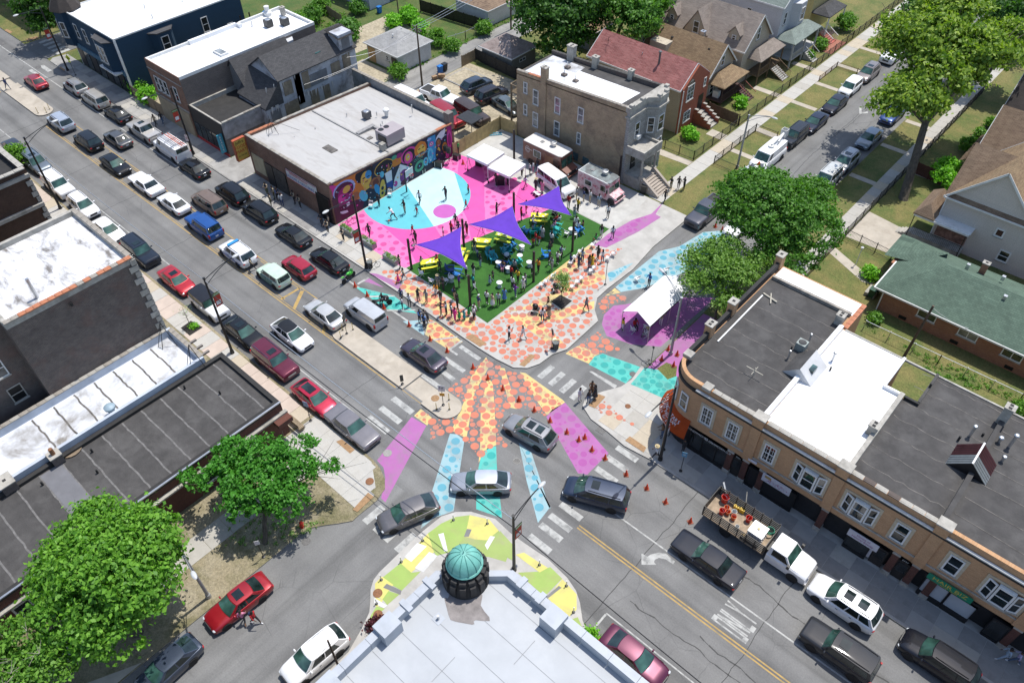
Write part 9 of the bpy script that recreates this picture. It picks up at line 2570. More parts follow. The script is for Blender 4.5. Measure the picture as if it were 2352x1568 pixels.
for k_,x,y,a,lb_ in(('D',990,840,20,'black double stroller on the yellow dots'),('E',85,720,60,'black stroller under the young tree'),('B',735,410,90,'black stroller beside the family table'),('D',606,140,80,'stroller with a pale canopy among the loungers')):
 o=prp('stroller',lb_,'stroller',k_,x,y,.14,rad(a));pc=BKM if'pale'not in lb_ else flat((.4,.48,.55),.6)
 solo(o,'canopy',MB().blob((-.1,0,.85),(.3,.26,.24),10,6),pc);solo(o,'seat',MB().box(-.3,.3,-.22,.22,.42,.62),BKM,0)
 mb=MB()
 for s in(-.26,.26):mb.tube([(-.5,s,1.05),(-.1,s,.5),(.45,s,.12)],.018,5).tube([(.1,s,.6),(-.35,s,.12)],.018,5)
 mb.tube([(-.5,-.26,1.05),(-.5,.26,1.05)],.02,5);solo(o,'frame',mb,STL)
 for q in((.45,-.26),(.45,.26),(-.35,-.26),(-.35,.26)):
  solo(o,'wheel',MB().tube([(q[0],q[1]-.03,.12),(q[0],q[1]+.03,.12)],.12,12),TYRE)
def sign(lab,k,x,y,h,w_,hh,mat,a=0,z=.13,nam='sign_post',cat='sign',txt=None,tm=None,lean=None,shape=None,face=None):
 o=prp(nam,lab,cat,k,x,y,z,rad(a))
 solo(o,'post',MB().tube([(0,0,0),(0,0,h)],.03,6).lathe([(.14,0),(.14,.05),(.04,.08)],10),BKM)
 mb=MB();c=h-hh/2
 if shape=='diamond':r_=w_/2;mb.add([(0,-.03,c-r_),(r_,-.03,c),(0,-.03,c+r_),(-r_,-.03,c),(0,-.05,c-r_),(r_,-.05,c),(0,-.05,c+r_),(-r_,-.05,c)],QN('0123 7654 0451 1562 2673 3740'))
 elif shape=='oct':mb.add([(w_/2*cos(rad(22.5+45*i)),y_,c+w_/2*sin(rad(22.5+45*i)))for y_ in(-.05,-.03)for i in rg(8)],[tuple(rg(8)),tuple(reversed(rg(8,16)))]+[(i,i+8,(i+1)%8+8,(i+1)%8)for i in rg(8)])
 else:mb.box(-w_/2,w_/2,-.05,-.03,h-hh,h)
 pl=solo(o,'sign_plate',mb,mat,0)
 if txt:text(pl,txt,tm[0],TR(0,-.056,c)@FS,tm[1])
 return o,pl
YG=flat((.50,.60,.02),.5)
o,pl=sign('yellow-green diamond crossing sign with a walking figure at the far pavement','00',632,630,3.,.9,.9,YG,20,shape='diamond');solo(pl,'walking_figure',MB().blob((0,-.06,2.78),(.05,.01,.06),8,4).bar((0,-.06,2.7),(0,-.06,2.5),.07,.02).bar((0,-.06,2.5),(.12,-.06,2.28),.05,.02).bar((0,-.06,2.5),(-.12,-.06,2.28),.05,.02).bar((0,-.06,2.66),(.15,-.06,2.52),.04,.02).bar((0,-.06,2.66),(-.14,-.06,2.54),.04,.02),BKM,0);solo(o,'arrow_plate',MB().box(-.2,.2,-.05,-.03,1.9,2.1),YG,0)
o,pl=sign('keep right sign above an orange hazard plate on the median nose','12',1617,668,2.6,.6,.75,WTM,35,.15);solo(pl,'arrow_symbol',MB().bar((.05,-.06,2.),(.05,-.06,2.4),.06,.02).bar((.05,-.06,2.4),(.15,-.06,2.3),.05,.02).bar((-.12,-.06,2.15),(-.12,-.06,2.45),.08,.02),BKM,0);solo(o,'hazard_plate',MB().box(-.22,.22,-.05,-.03,1.25,1.6),flat((.55,.28,.02),.5),0)
sign('narrow dark sign plate on the near end of the median island','12',1275,492,1.2,.3,.8,flat((.06,.06,.05),.6),60,.15);sign('dark-backed sign on the far end of the median island','12',810,72,2.4,.6,.75,flat((.10,.09,.07),.6),120,.15)
sign('blue and white bus stop sign beside the wooden bench','12',508,798,2.5,.45,.6,flat((.25,.35,.50),.5),20,.12,txt='BUS',tm=(.15,WTM));sign('small blue bus stop sign outside the ice cream windows','22',1510,1218,2.5,.4,.55,flat((.08,.25,.4),.5),20,.12,txt='65',tm=(.2,WTM))
sign('stop sign seen from behind beside the litter bin on the dotted plaza','22',432,195,2.5,.75,.75,flat((.30,.27,.23),.6),150,.13,shape='oct');sign('tall thin sign post on the pale kerb by the blue dots','E',742,632,3.2,.12,.3,STL,30,.13);sign('small white sign on a dark post in the lower left verge shade','03',2205,512,2.3,.35,.5,WTM,60,.1);
sign('red and white parking sign on the lamp post by the ladder van','00',1612,1300,2.8,.35,.8,flat((.5,.45,.45),.5),30,.12,txt='NO\nPARKING',tm=(.09,RED_));
sign('bicycle pole beside the teal corner paint','22',1260,330,2.4,.2,.25,BKM,10,.12);sign('white street number sign on the pole at the rounded shop corner','22',1370,1040,2.8,.4,.6,WTM,100,.12)
for i,(k_,x,y,z)in en((('13',1702,205,.11),('13',1985,235,.11),('13',1445,378,.11),('13',1265,555,.11),('13',1098,705,.11),('13',1060,905,.11),('23',330,580,.11),('23',555,755,.11),('23',615,975,.11))):
 o=prp('flex_post',['white flexible post at the very top of the green curve','white flexible post on the lemon curve right of the dome','white flexible post where lime meets lemon on the left curve','white flexible post beside the two white painted bars','white flexible post at the grey painted wedge','white flexible post near the lower rusty drain','white flexible post on the yellow strip below the dome pole','white flexible post at the right bend of the painted corner','white flexible post nearest the parking corner line'][i],'post',k_,x,y,z,0,'flexible posts round the painted corner')
 solo(o,'tube',MB().tube([(0,0,0),(0,0,.75)],.04,8),WHP);solo(o,'base',MB().lathe([(.12,0),(.12,.03),(.06,.05)],10),TRK)
for i,(k_,x,y)in en((('12',1665,625),('12',1560,705),('12',1668,705),('12',775,42),('12',862,38),('12',760,105),('00',320,948),('00',390,942),('00',415,915))):
 o=prp('bollard',['thin yellow marker post at the back right of the median nose','thin yellow marker post at the front left of the median nose','thin yellow marker post at the front right of the median nose','thin yellow marker beside the dark sign on the long island','thin yellow marker nearest the silver delivery van','thin yellow marker at the rounded tip of the long island','thin marker post first on the far island tip','thin marker post second on the far island tip','thin marker post third on the far island tip'][i],'post',k_,x,y,.15,0,'yellow island marker posts')
 solo(o,'tube',MB().tube([(0,0,0),(0,0,.85)],.03,6),flat((.45,.32,.03),.5));solo(o,'base',MB().lathe([(.1,0),(.1,.03),(.04,.05)],8),TRK)
def wbin(lab,k,x,y,z=.13):
 o=prp('litter_bin',lab,'litter bin',k,x,y,z);mb=MB()
 for i in rg(16):
  a=i*PI/8;mb.bar((.26*cos(a),.26*sin(a),.02),(.32*cos(a),.32*sin(a),.95),.03,.012)
 solo(o,'wire_body',mb,TRK,0);solo(o,'rim',MB().tube([(.32*cos(t_),.32*sin(t_),.95)for t_ in[i*PI/8 for i in rg(17)]],.02,5,cap=False),STL);solo(o,'liner',MB().lathe([(.24,.02),(.29,.8),(.01,.8)],14),mk('bin_liner',(.12,.13,.12),.6,.5,5))
wbin('dark wire litter bin with a steel rim on the dotted plaza','22',465,195);wbin('wire litter bin behind the black lamp post at the planters','11',1005,880)
o=prp('bench','weathered slatted bench against the dark red brick corner','bench','12',365,830,.12,rad(0),zc=.4)
for i in rg(4):
 solo(o,'seat_slat',MB().box(-.95,.95,-.05+i*.13,.06+i*.13,.42,.46),WOODG,0)
for i in rg(3):
 solo(o,'back_slat',MB().box(-.95,.95,-.12,-.09,.55+i*.14,.66+i*.14),WOODG,0)
for s in(-1,1):solo(o,'leg',MB().box(s*.8-.05,s*.8+.05,-.1,.45,0,.42),WOODG,0)
o=prp('fire_hydrant','red fire hydrant on the verge beside the glossy-leaved tree','fire hydrant','13',438,262,.09)
solo(o,'barrel',MB().lathe(QL('.17 0 .17 .06 .11 .08 .11 .5 .15 .52 .13 .62 .05 .7 .03 .76'),14),REDP);
for s in(-1,1):solo(o,'nozzle',MB().tube([(0,s*.1,.38),(0,s*.2,.38)],.06,8),REDP)
def wheelie(lab,k,x,y,col,a=0,z=.1):
 o=prp('wheelie_bin',lab,'bin',k,x,y,z,rad(a));solo(o,'body',MB().add(QL('-.24 -.27 .05 .24 -.27 .05 .24 .27 .05 -.24 .27 .05 -.3 -.32 .95 .3 -.32 .95 .3 .32 .95 -.3 .32 .95',3),QN('0321 4567 0154 1265 2376 3047')),col,0);solo(o,'lid',MB().box(-.33,.33,-.36,.36,.95,1.03),col,0)
 for s in(-1,1):solo(o,'wheel',MB().tube([(-.28,s*.25-.03,.1),(-.28,s*.25+.03,.1)],.1,10),TRK)
BLB=flat((.01,.14,.42),.5)
wheelie('blue recycling bin by the crew pickup in the alley','10',1592,610,BLB);wheelie('black bin behind the blue one in the alley','10',1630,590,BKM);wheelie('blue bin against the white clapboard house','10',1085,110,BLB);wheelie('black bin beside the stone steps of the tan brick flats','21',1200,255,BKM,20);wheelie('dark green bin beside the bungalow','31',1010,1120,flat((.01,.06,.03),.6));wheelie('second dark green bin at the bungalow corner','31',1050,1090,flat((.01,.06,.03),.6))
for i,(x,y,s_)in en(((1545,660,.7),(1600,650,.8),(1615,640,.55))):
 o=prp('cardboard_box',['crushed cardboard box left of the alley heap','largest cardboard box of the alley heap','small cardboard box on top of the alley heap'][i],'box','10',x,y,.1 if i<2 else .6,U(0,1.5),'cardboard boxes in the alley');solo(o,'carton',MB().box(-s_/2,s_/2,-s_*.35,s_*.35,0,s_*.6).add([(-s_/2,-s_*.35,s_*.6),(s_/2,-s_*.35,s_*.6),(s_/2,-s_*.6,s_*.75),(-s_/2,-s_*.6,s_*.75)],QN('0123 3210')),mk('cardboard',(.32,.21,.12),.85,.15,3),0)
o=prp('steel_shelter','small cage with a dark corrugated roof by the pine fence','shelter','10',1845,1120,.1,0)
mb=MB()
for i in rg(16):mb.box(-1.3+i*.165,-1.2+i*.165,-1.05,1.05,2.25,2.33)
mb.box(-1.3,1.3,-1.05,1.05,2.2,2.25);solo(o,'roof',mb,mk('dark_corrugated',(.05,.052,.055),.4,.2,3),0)
for sx in(-1.25,1.25):
 for sy in(-1,1):solo(o,'post',MB().box(sx-.03,sx+.03,sy-.03,sy+.03,0,2.2),BKM,0)
o=prp('ladder','blue ladder lying on the pale lot by the pine fence','ladder','10',2000,1130,.14,rad(50));
for s in(-.22,.22):solo(o,'ladder_rail',MB().bar((-1.6,s,.08),(1.6,s,.08),.06,.09),flat((.05,.32,.45),.5),0)
mb=MB()
for i in rg(11):mb.bar((-1.5+i*.3,-.22,.08),(-1.5+i*.3,.22,.08),.035)
solo(o,'ladder_rungs',mb,flat((.05,.32,.45),.5),0)
o=prp('tarp_heap','crumpled blue tarpaulin over a heap on the yard slab','tarpaulin','10',130,170,.1);mb=MB()
for i in rg(6):mb.blob((U(-.8,.8),U(-.8,.8),.5),(U(.5,.9),U(.5,.9),U(.4,.7)),8,5)
solo(o,'tarp',mb,flat((.01,.14,.45),.5),0)
o=prp('lamp_post','short garden lamp post on the parched bungalow lawn','garden lamp','31',885,850,.1);solo(o,'post',MB().tube([(0,0,0),(0,0,1.9)],.04,8),WTM);solo(o,'lantern',MB().lathe(QL('.08 1.9 .14 2.15 .16 2.18 .02 2.3'),8),WTM)
t_=thg('motorcycle','black police motorcycle standing on the teal dotted bay','motorcycle',(*fr('C',95,450,.3),.008),rad(60),loc_=True)
for x in(.72,-.72):w_=link('wheel',wmm,t_,M=Matrix.Translation((x,0,.31))@Matrix.Rotation(PI/2,4,'X'))
solo(t_,'fairing',MB().blob((.45,0,.85),(.3,.3,.35),12,8).blob((.1,0,.8),(.35,.2,.18),10,6),TRK);solo(t_,'seat',MB().blob((-.35,0,.78),(.4,.18,.09),10,6),BKM);solo(t_,'pannier',MB().blob((-.7,.28,.6),(.25,.12,.18),8,5).blob((-.7,-.28,.6),(.25,.12,.18),8,5),TRK);solo(t_,'handlebar',MB().tube([(.35,-.4,1.05),(.45,0,1.1),(.35,.4,1.05)],.025,6).tube([(.5,0,1.),(.72,0,.31)],.05,6),STL)
def person_mesh(nam,lean=0,legs=((3,4),(-3,2)),arms=((5,10,12),(5,10,12)),zsit=None,twist=0):
 V,E,Rr,K=[],[],[],[]
 def add(p,r,par,k):
  V.append(Vector(p));Rr.append(r);K.append(k)
  if par is not None:E.append((par,len(V)-1))
  return len(V)-1
 L=rad(lean)
 pel=add((0,0,0),.135,None,3)
 wai=add((sin(L)*.16,0,cos(L)*.16),.12,pel,1)
 ch=add((sin(L)*.36,0,cos(L)*.36),.15,wai,1)
 ne=add((sin(L)*.52+.01,0,cos(L)*.52),.055,ch,0)
 hd=add(V[ne]+Vector((.035+sin(L)*.08,0,.11)),.092,ne,0)
 add(V[hd]+Vector((.0,0,.10)),.07,hd,0)
 ank=[]
 for s,(a,kb)in zip((1,-1),legs):
  a,kb=rad(a),rad(kb)
  h=add((0,s*.1,-.06),.095,pel,3)
  kn=add(V[h]+Vector((sin(a),0,-cos(a)))*.42,.066,h,3)
  b_=a-kb
  an=add(V[kn]+Vector((sin(b_),0,-cos(b_)))*.41,.042,kn,4)
  add(V[an]+Vector((.05,0,-.045)),.045,an,5);add(V[an]+Vector((.17,0,-.055)),.038,len(V)-1,5)
  ank.append(V[an].z)
 hands=[]
 for s,(p_,ab,eb)in zip((1,-1),arms):
  p_,ab,eb=rad(p_),rad(ab),rad(eb)
  sh=add(V[ch]+Vector((0,s*.19,.07)),.066,ch,1)
  u=Vector((sin(p_)*cos(ab),s*sin(ab),-cos(p_)*cos(ab)))
  el=add(V[sh]+u*.28,.046,sh,1)
  q_=p_+eb
  w_=Vector((sin(q_)*cos(ab*.3),s*sin(ab*.3)-s*.35*min(1,eb),-cos(q_))).normalized()
  wr=add(V[el]+w_*.25,.03,el,2)
  add(V[wr]+w_*.08,.034,wr,0)
  hands.append((V[wr]+w_*.09,w_,s))
 dz=(zsit if zsit is not None else .1-min(ank))
 V=[v+Vector((0,0,dz))for v in V]
 me=bpy.data.meshes.new(nam)
 me.from_pydata([tuple(v)for v in V],E,[])
 o=bpy.data.objects.new('tmp',me);COL.objects.link(o)
 sk=o.modifiers.new('s','SKIN')
 me.skin_vertices[0].data[0].use_root=True
 for i,r in en(Rr):me.skin_vertices[0].data[i].radius=(r,r*(.72 if i in(1,2)else .95))
 sb=o.modifiers.new('u','SUBSURF');sb.levels=1
 dg=bpy.context.evaluated_depsgraph_get();dg.update()
 out=bpy.data.meshes.new_from_object(o.evaluated_get(dg));bpy.data.objects.remove(o)
 mb=MB();mb.v=[tuple(v.co)for v in out.vertices];mb.f=[tuple(p.vertices)for p in out.polygons]
 seg=[(V[a],V[b_],K[b_])for a,b_ in E]
 for f in mb.f:
  c=sum((Vector(mb.v[i])for i in f),Vector())/len(f);best=(9,0)
  for a,b_,k in seg:
   d=b_-a;t=max(0,min(1,(c-a).dot(d)/d.dot(d)));dd=(c-a-d*t).length-(.08 if k in(0,1,3)and d.length>.12 else 0)
   if dd<best[0]:best=(dd,k)
  mb.m.append(best[1])
 h=V[4]
 for s in(-1,1):
  mb.blob((h.x+.082,h.y+s*.032,h.z+.03),.012,5,3,6).blob((h.x,h.y+s*.088,h.z+.01),(.02,.012,.03),5,3,0)
 mb.blob((h.x+.098,h.y,h.z+.0),(.018,.013,.022),5,3,0).blob((h.x+.086,h.y,h.z-.035),(.01,.024,.006),5,3,6)
 for p,w_,s in hands:
  p=p+Vector((0,0,dz));side=w_.cross(Vector((1,0,0))).normalized()if abs(w_.x)<.9 else Vector((0,1,0));side=w_.cross(side).normalized()
  for i,l in en((.055,.068,.072,.06)):
   b_=p+side*(.021*(i-1.5));mb.tube([b_,b_+w_*l*.6,b_+w_*l+Vector((0,-s*.012,0))],[.010,.009,.006],4,0)
  mb.tube([p-w_*.03-side*.03,p-side*.055,p+w_*.03-side*.05],[.012,.010,.007],4,0)
 m=mb.mesh(nam,2)
 for i in rg(7):m.materials.append(TRK)
 return m,(h.x,h.y,h.z)
POSES={'S':{},'F':dict(arms=((25,8,85),(25,8,85))),'W':dict(legs=((24,8),(-20,18)),arms=((-18,8,20),(22,8,25))),'H':dict(arms=((5,10,12),(35,6,95)),legs=((5,4),(-4,2))),'C':dict(arms=((65,8,90),(65,8,90))),'T':dict(legs=((82,85),(80,82)),arms=((25,10,50),(25,10,60)),zsit=.52),'D':dict(lean=38,legs=((45,55),(-15,30)),arms=((35,15,15),(10,30,40))),'B':dict(lean=30,arms=((50,6,30),(50,6,30)),legs=((4,6),(-4,4))),'K':dict(lean=18,legs=((95,125),(60,120)),arms=((50,8,40),(50,8,40))),'A':dict(arms=((70,12,10),(5,12,15)))}
PM={k:person_mesh('body',**v)for k,v in POSES.items()}
PC={'w':(.60,.60,.60),'k':(.03,.03,.034),'n':(.03,.05,.13),'b':(.06,.17,.42),'c':(.2,.42,.5),'t':(.02,.32,.34),'r':(.42,.015,.02),'y':(.62,.42,.02),'o':(.55,.22,.02),'g':(.02,.30,.07),'p':(.60,.22,.34),'m':(.68,.03,.26),'v':(.16,.03,.30),'e':(.24,.25,.26),'s':(.42,.34,.23),'d':(.07,.11,.19),'u':(.16,.09,.045),'f':(.10,.11,.05),'l':(.40,.35,.52),'a':(.28,.36,.44)}
CN={'w':'white','k':'black','n':'navy','b':'blue','c':'pale blue','t':'turquoise','r':'red','y':'yellow','o':'orange','g':'green','p':'pink','m':'hot pink','v':'purple','e':'grey','s':'tan','d':'denim','u':'brown','f':'olive','l':'lilac','a':'light blue'}
SKIN=QL('.10 .05 .028 .16 .08 .045 .07 .035 .02 .24 .13 .075 .42 .24 .16',3)
PNM={'S':'standing','F':'with folded arms','W':'walking','H':'looking at a phone','C':'holding up a camera','T':'seated','D':'dribbling low','B':'bending forward','K':'crouching','A':'pointing ahead'}
CLO={}
def cloth(c):return mk('cloth_'+CN[c].replace(' ','_'),PC[c],.85,.15,12)
HM={}
def hair(knd,h):
 k=(knd,h)
 if k not in HM:
  mb=MB();x,y,z=h
  if knd=='cap':mb.blob((x-.01,y,z+.075),(.108,.10,.075),10,6).blob((x+.1,y,z+.07),(.07,.07,.012),8,3)
  elif knd=='brim':mb.lathe(QL('.2 .06 .2 .07 .1 .085 .1 .15 .02 .17'),14,(x,y,z))
  elif knd=='afro':mb.blob((x-.03,y,z+.07),(.17,.17,.16),10,7)
  else:
   mb.blob((x-.022,y,z+.055),(.102,.104,.105),10,6)
   if knd=='long':mb.blob((x-.085,y,z-.08),(.06,.1,.2),8,6)
  HM[k]=mb.mesh('hair',1)
 return HM[k]
SKM={}
def person(k,x,y,face,pose,top,bot,fl,where,z=.13):
 me,h=PM[pose]
 p=fr(k,x,y,z)
 sc=.70 if'c'in fl else U(.95,1.05)
 o=link('person',me,None);o.location=(p[0],p[1],z);o.rotation_euler=(0,0,rad(face));o.scale=(sc,)*3;o['_local']=1
 sk=SKIN[next((int(c)for c in fl if c.isdigit()),R.choice((0,0,1,2,1)))]
 sm=mk('skin_%d'%SKIN.index(sk),sk,.6,.08,5)
 tm_,bm_=cloth(top),cloth(bot)
 sl=[sm,tm_,tm_ if'l'in fl else sm,bm_,sm if('s'in fl or'd'in fl)else bm_,flat((.02,.02,.02),.6)if R.random()<.6 else WHP,TRK]
 for i,m_ in en(sl):o.material_slots[i].link='OBJECT';o.material_slots[i].material=m_
 kid='child'if'c'in fl else'person'
 extra=''
 if'm'not in fl:
  hk='cap'if'h'in fl else'brim'if'j'in fl else'afro'if'a'in fl else'long'if'g'in fl else'short'
  hm=hair(hk,h)
  if not hm.materials:hm.materials.append(BKM)
  q=link({'cap':'cap','brim':'hat'}.get(hk,'hair'),hm,o);q.material_slots[0].link='OBJECT';q.material_slots[0].material=cloth('w'if R.random()<.4 else'k')if hk=='cap'else(mk('straw',(.45,.36,.2),.8,.1,6)if hk=='brim'else mk('dark_hair',(.012,.009,.008),.8,.3,8))
  extra={'cap':' and cap','brim':' and brimmed hat','afro':' with an afro','long':' with long hair'}.get(hk,'')
 if'd'in fl:
  mb=MB();hz=h[2]-.78
  mb.lathe([(.13,hz+.16),(.17,hz-.02),(.22,hz-.28),(.25,hz-.42)],14,cap=False)if pose!='T'else mb.blob((.2,0,.55),(.3,.2,.1),8,5)
  q=link('skirt',mb.mesh('skirt',1),o);q.data.materials.append(bm_)
 if'v'in fl or'p'in fl or'q'in fl:
  mb=MB();cz=h[2]-.27
  if'v'in fl:mb.blob((.0,0,cz-.06),(.145,.185,.22),12,7);nm,mt='vest',flat((.02,.025,.035),.7)
  elif'p'in fl:mb.blob((-.19,0,cz-.05),(.1,.15,.21),10,6);nm,mt='backpack',flat((.02,.04,.10),.7)if top!='v'else cloth('o')
  else:mb.blob((.05,.24,cz-.35),(.13,.05,.12),8,5).bar((.03,.22,cz-.25),(0,-.08,cz+.15),.02);nm,mt='shoulder_bag',BKM
  link(nm,mb.mesh(nm,1),o).data.materials.append(mt)
  extra+={'vest':' and dark vest','backpack':' and backpack','shoulder_bag':' and shoulder bag'}[nm]
 if pose in'HC':mb=MB().box(.34,.36,-.05,.05,h[2]-.28 if pose=='H'else h[2]-.06,h[2]-.14 if pose=='H'else h[2]+.06);solo(o,'handset',mb,BKM,0)
 lo_={'s':' shorts','d':' skirt'}.get('s'if's'in fl else'd'if'd'in fl else'',' trousers')
 ds=f'{CN[top]} top and {CN[bot]}{lo_}'if not(top==bot and'd'in fl)else f'{CN[top]} dress'
 lb=f'{kid} in {ds}{extra} {PNM[pose]} {where}'
 ws=lb.split()
 if len(ws)>16:lb=f'{kid} in {ds} {where}'
 if len(lb.split())>16:lb=f'{kid} in {CN[top]} top {where}'
 tag(o,lb,'person','people at the plaza')
 return o
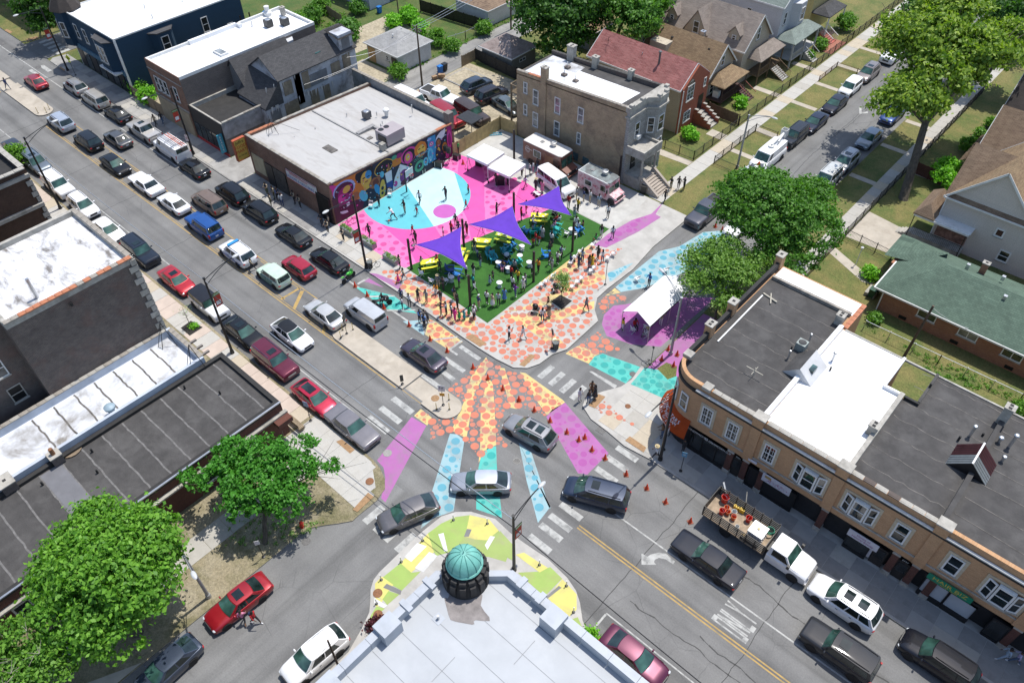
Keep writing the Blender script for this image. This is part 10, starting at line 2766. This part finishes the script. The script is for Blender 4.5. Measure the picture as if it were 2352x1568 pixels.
PEO='''11 150 272 -60 F s f v|leftmost of the officers outside the food mart
11 208 305 -100 S s f v|second of the officers by the food mart gate
11 238 318 20 F n k v|dark-clad one beside the officers at the food mart
11 182 368 80 S s f v|nearest the black wagon outside the food mart
11 276 368 150 H w n |in pale shirt at the officers by the banner
11 378 345 -90 F s k v|leaning left under the liquor banner
11 425 385 -90 F s k v|leaning right under the liquor banner
11 608 535 -60 F k k v|in shade at the barred corner gate
11 655 590 -70 F s k v|at the pavement before the corner gate
11 668 540 -120 S s k v|under the gate lamp against the brick corner
11 785 655 -80 F s k v|beside the nearest planter to the wall
11 1002 622 -60 W k k l|on the dotted pink between planters and court
11 1258 885 -110 H s k v|by the planter at the turf corner
11 1288 985 -120 W s d sg4|stepping off the turf corner
11 1243 1002 -150 W m m dc|holding hands beside the shorts wearer
C 105 440 -60 T k k h|on the police motorcycle in the teal bay
C 372 525 70 S w k lh|seen from behind facing the officers on teal paint
C 360 420 -60 H n k h|between the two white shirts by the teal bay
C 468 490 150 F w k l|right one of the white shirts by the teal bay
C 585 415 10 F k k lm|in black suit on the yellow strip
C 695 435 -80 S e s l|in pale suit beside the black suit
C 885 440 -80 H k e sm|at the turf edge with a raised tablet
C 892 612 40 C k s |photographing at the turf front
C 962 605 -140 F a k s|turned toward the photographer at turf front
C 1032 625 60 S w k vs|with his back to the road in the front row
C 1078 685 90 S m m l|in the hot pink suit at the front row
C 1110 520 80 S k k a|with a big afro at the turf front
C 1135 662 90 S g g dc|small green one left of the teal dress
C 1202 660 100 S t t dc|small one in teal by the green ones
C 1262 610 120 S g g dcg|rightmost small one in green at the front post
C 1328 662 80 S w k q4|with a strap across the back at the post
C 605 702 20 F b k vh|left one of the three officers at the blue bay
C 668 772 100 S b k v|centre back one of the three officers at blue bay
C 715 705 -150 B k k l|bald one leaning to the two officers
12 2168 118 20 C w k g|aiming a camera on the orange dots
12 2285 112 170 W w w sh|striding left on the orange dots
21 720 1238 160 W e k s|alone near the curved plaza kerb
21 355 1330 -30 S w d sg|leaning to the black double stroller
21 412 1292 180 S u s jd|beside the mulch bed
D 1150 800 200 S u d s|in the young tree's shade by the straw hat
E 382 412 80 S n d v|in navy vest seen from behind at the chairs
E 432 335 100 S a n g|at the chair row beside the navy vest
E 275 345 60 T n k |hunched on a chair at the turf edge
E 522 418 90 S u n g|in brown top amid the dotted chairs
E 560 398 90 S y y dg|in the mustard dress behind the brown top
E 640 290 -90 H k k l|facing the camera near the violet ray
E 702 335 150 F w d g|with long dark hair beside the black-clad one
E 615 72 160 T g u |hunched in bright green at the turf corner
21 845 625 -80 S k w sg|in black crop top at the turf corner
21 940 632 -60 W a k g|alone on the violet ray
21 1242 1035 -90 F b k l|waiting behind the marquee ridge
21 1022 1405 60 S y w s|in yellow with a yellow cap at marquee front
21 1125 1385 -30 T r k |slumped on a chair in marquee shade
21 1228 1458 200 T w e j|at the front corner of the marquee
21 1340 1362 100 B s w |in white trousers at the marquee side
22 665 632 -10 S w w g4|in all white at the crosswalk corner
22 765 575 -60 F u u dg|tallest of the group at the crosswalk corner
22 740 655 170 S k d |with back turned at the crosswalk corner
22 792 615 -120 S k k dg|right one of the group at the crosswalk corner
22 1350 935 -120 F u d |in rust top under the orange awning
22 1410 915 -100 S k k l|darkest one under the orange awning
22 1300 1115 200 W w k j|stepping past the black pole at the shop corner
22 1528 1055 -100 H k k lh|with red shoes against the sandwich window
33 2105 1372 200 W a a l|left of the pair cut by the bottom right corner
33 2195 1398 180 W l d l|right of the pair at the bottom right corner
03 2052 1060 140 W p k s3|left one beside the red parked sedan
03 2148 1065 20 W r k sp|right one beside the red parked sedan
21 1425 225 -90 F f f vh|left of the trio on the west pavement
21 1488 222 -80 H k k |middle of the trio on the west pavement
21 1535 225 -110 F k k l|right of the trio on the west pavement
21 1375 328 -90 W k k |stepping onto the violet paint from the pavement
00 1312 1062 -60 W s k g|left of the pair by the boarded shopfront
00 1368 1038 -50 W k d l|right of the pair by the boarded shopfront
00 72 748 20 W n d |crossing the far median
01 2118 905 60 W s k vh|crossing between police wagon and mint boxy car
F 638 280 -80 S k k |against the mural where yellow meets navy
F 795 425 200 D w k s|on the turquoise court
F 915 362 -90 F k s s|on the turquoise behind the dribbler
F 1045 378 -90 W r r sc|on the turquoise right of the dribbler
F 1075 250 -70 W w k |by the hoop shadow on ice blue
11 1640 312 -90 H k k |on ice blue above the purple circle
11 1828 258 200 S r k sc|at the right arc of the court
11 1808 385 190 W r k sc|on the court's right rim
F 1000 575 170 W r r sc|running at the court's lower rim
A 215 412 -80 S k k lg|in black at the near sail's tip
A 205 470 -80 K p w g|at the feet of the black-clad one by the sail tip
A 752 192 -60 S k s sg|with a bag near the purple circle
A 792 300 150 S n r a|with a huge afro behind the near sail
A 900 300 -90 S k r s|tall one right of the middle black post
A 582 318 60 S w k c|left small one behind the near sail
A 692 285 90 S r k |in dark red behind the near sail
H 560 468 80 S s k g|left one queueing at the brown truck
H 655 448 60 S w k |in white polo queueing at the brown truck
H 695 428 50 S w p g|in pink striped trousers at the brown truck
H 745 398 90 S k d |in black right under the serving window
H 825 370 200 B l d |in lilac leaning at the brown truck
H 602 602 80 W l p s|in lilac shirt striding on the pink
H 725 645 90 S k k j|straw-hatted one by the passenger van
H 802 662 100 S p p dg|in floral pink by the van
H 255 582 -80 S k k l|inside the turf-side tent by the draped table
H 392 572 80 S k k l|at the right of the draped table in the tent
A 1300 40 20 C k k |filming with a tripod on the pink dots
B 920 275 -80 S r e |broad one in red before the passenger van
B 1025 165 60 S e s |grey-shirted one at the van's bumper
B 1045 322 80 S y k |in yellow at the turf's far edge
B 1120 185 60 S n s |in navy polo with khakis by the pink truck
B 1205 205 70 S w s l|in white with khakis at the pink truck
B 1325 262 140 S a s |in chambray at the pink truck's wheel
B 1000 405 100 S e a h|in pale clothes at the third sail's tip
21 900 465 -80 S w k |nearer of the two on the pale lot
B 285 440 60 S r k lg4|with blond hair at the far pink edge
B 350 345 60 S r r l|drummer in red behind the family circle
B 455 400 -40 T w k c|on the left bench of the yellow cloth table
B 440 500 20 T w d |at the left of the family circle
B 500 445 60 T f k |on the near bench of the yellow cloth table
B 762 480 190 T r d |in red on a blue lounger
B 802 490 190 T w n |in white beside the red sitter
B 1022 510 -40 T w a g|on the left of the right-post round table
B 1112 560 200 T u k g|long-haired one at the right-post round table
B 1050 575 150 T w e |in white on the blue lounger at right
B 440 610 40 T e k |on the left turquoise lounger
B 568 695 90 S w e dg|in patterned blouse facing the circle
B 735 560 190 T p w |bare-shouldered one by the turquoise lounger
B 690 775 90 S w k dg|in short black skirt and red shoes
B 478 770 60 S r e |in red before the circle, left one
B 525 762 100 W r w c|small one kicking in white socks
B 445 800 110 S r k c|right one of the red pair at the second tip
D 240 225 90 S k a g|in black tank and wide jeans on the turf
D 385 95 -30 T r k |bundled in red on a lounger
D 368 455 80 S e a dcg|small grey-green dress on bare turf
D 412 398 -80 A k k c|small one with raised arms on bare turf
D 145 495 70 S t d l|in a turquoise headscarf and tunic
D 165 580 20 W w k lg|in white shirt holding a red fan
D 220 778 90 S n s h|in navy cap at the front turf
D 330 728 100 S w k lq4|white-haired one with cross strap on front turf
D 405 762 80 S s w d4|in stripes and wide white trousers
D 485 740 -60 S a k l4|silver-haired in pale floral shirt
D 565 685 120 S b b dq|round-shouldered one in the denim frock
D 165 895 90 S w d q4|with a strap at the turf's bottom edge
D 655 385 80 S r k |in bright red beside the grey shirt
D 700 300 90 S e k |grey-shirted one by the turquoise lounger
D 745 435 -90 H y k s|in golden shirt and dark shorts
D 672 525 90 S w k l|in white and black facing the golden shirt
D 710 628 80 H v d |in violet polo near the right turf
D 818 550 150 H w w sh|in white outfit with cap near the turf corner
D 842 490 180 S e d s|in grey tank beside the white outfit
D 935 335 90 S w k r|in white beside the tall post
D 1018 298 -90 H o k s|in yellow-orange leaning over a plate
D 545 260 -60 T u p |on the navy lounger
D 1168 190 10 F k k lm|in black suit by the bright blue lounger
D 1275 190 90 F w k lq|in white shirt with strap near the chairs
D 1328 120 80 H a k lp|in blue shirt and backpack near the chairs
D 1200 265 -90 F e e lh|in grey robe at the turf edge
D 50 350 80 S w k l|left of the group below the first sail tip
D 150 350 100 S k w g|right of the group below the first sail tip
A 290 720 10 T e k |in neon cap at the first yellow table
A 500 690 190 T r k |in dark red at the first yellow table
A 540 800 120 S k k l|leaning over the near bench of the first table
A 1002 535 -60 S k a |in black top at the sunny yellow table
A 1040 605 80 S l n c|small lilac one by the sunny yellow table
C 850 190 -40 T e s j|in pale hat at the shaded turf front
C 830 300 -60 K o w |in orange wrap at the turf edge
C 922 275 -90 F k k l|tall one in black at the turf front
C 1072 395 80 S k s p|in dark cap on the front turf
C 1132 235 60 S v k h|in violet hood with orange bag
B 665 885 0 H k k l|in dark jacket near the bright lounger
10 1738 1290 -60 S g k |in hi-vis green by the pine fence'''
for ln in PEO.split('\n'):
 a_,wh=ln.split('|')
 f_=a_.split(' ')
 k_=f_[0]
 zz=.15 if(k_=='B'and not float(f_[1])>1150)or(k_=='D'and float(f_[2])<800 and float(f_[1])<1400)or k_=='A'else .13
 if k_ in('03','01','12')or(k_=='C'and float(f_[1])<400 or'bay'in wh)or'marquee'in wh and'corner'not in wh:zz=.01 if k_!='12'else .13
 person(k_,float(f_[1]),float(f_[2]),float(f_[3]),f_[4],f_[5],f_[6],f_[7]if len(f_)>7 else'',wh,zz)
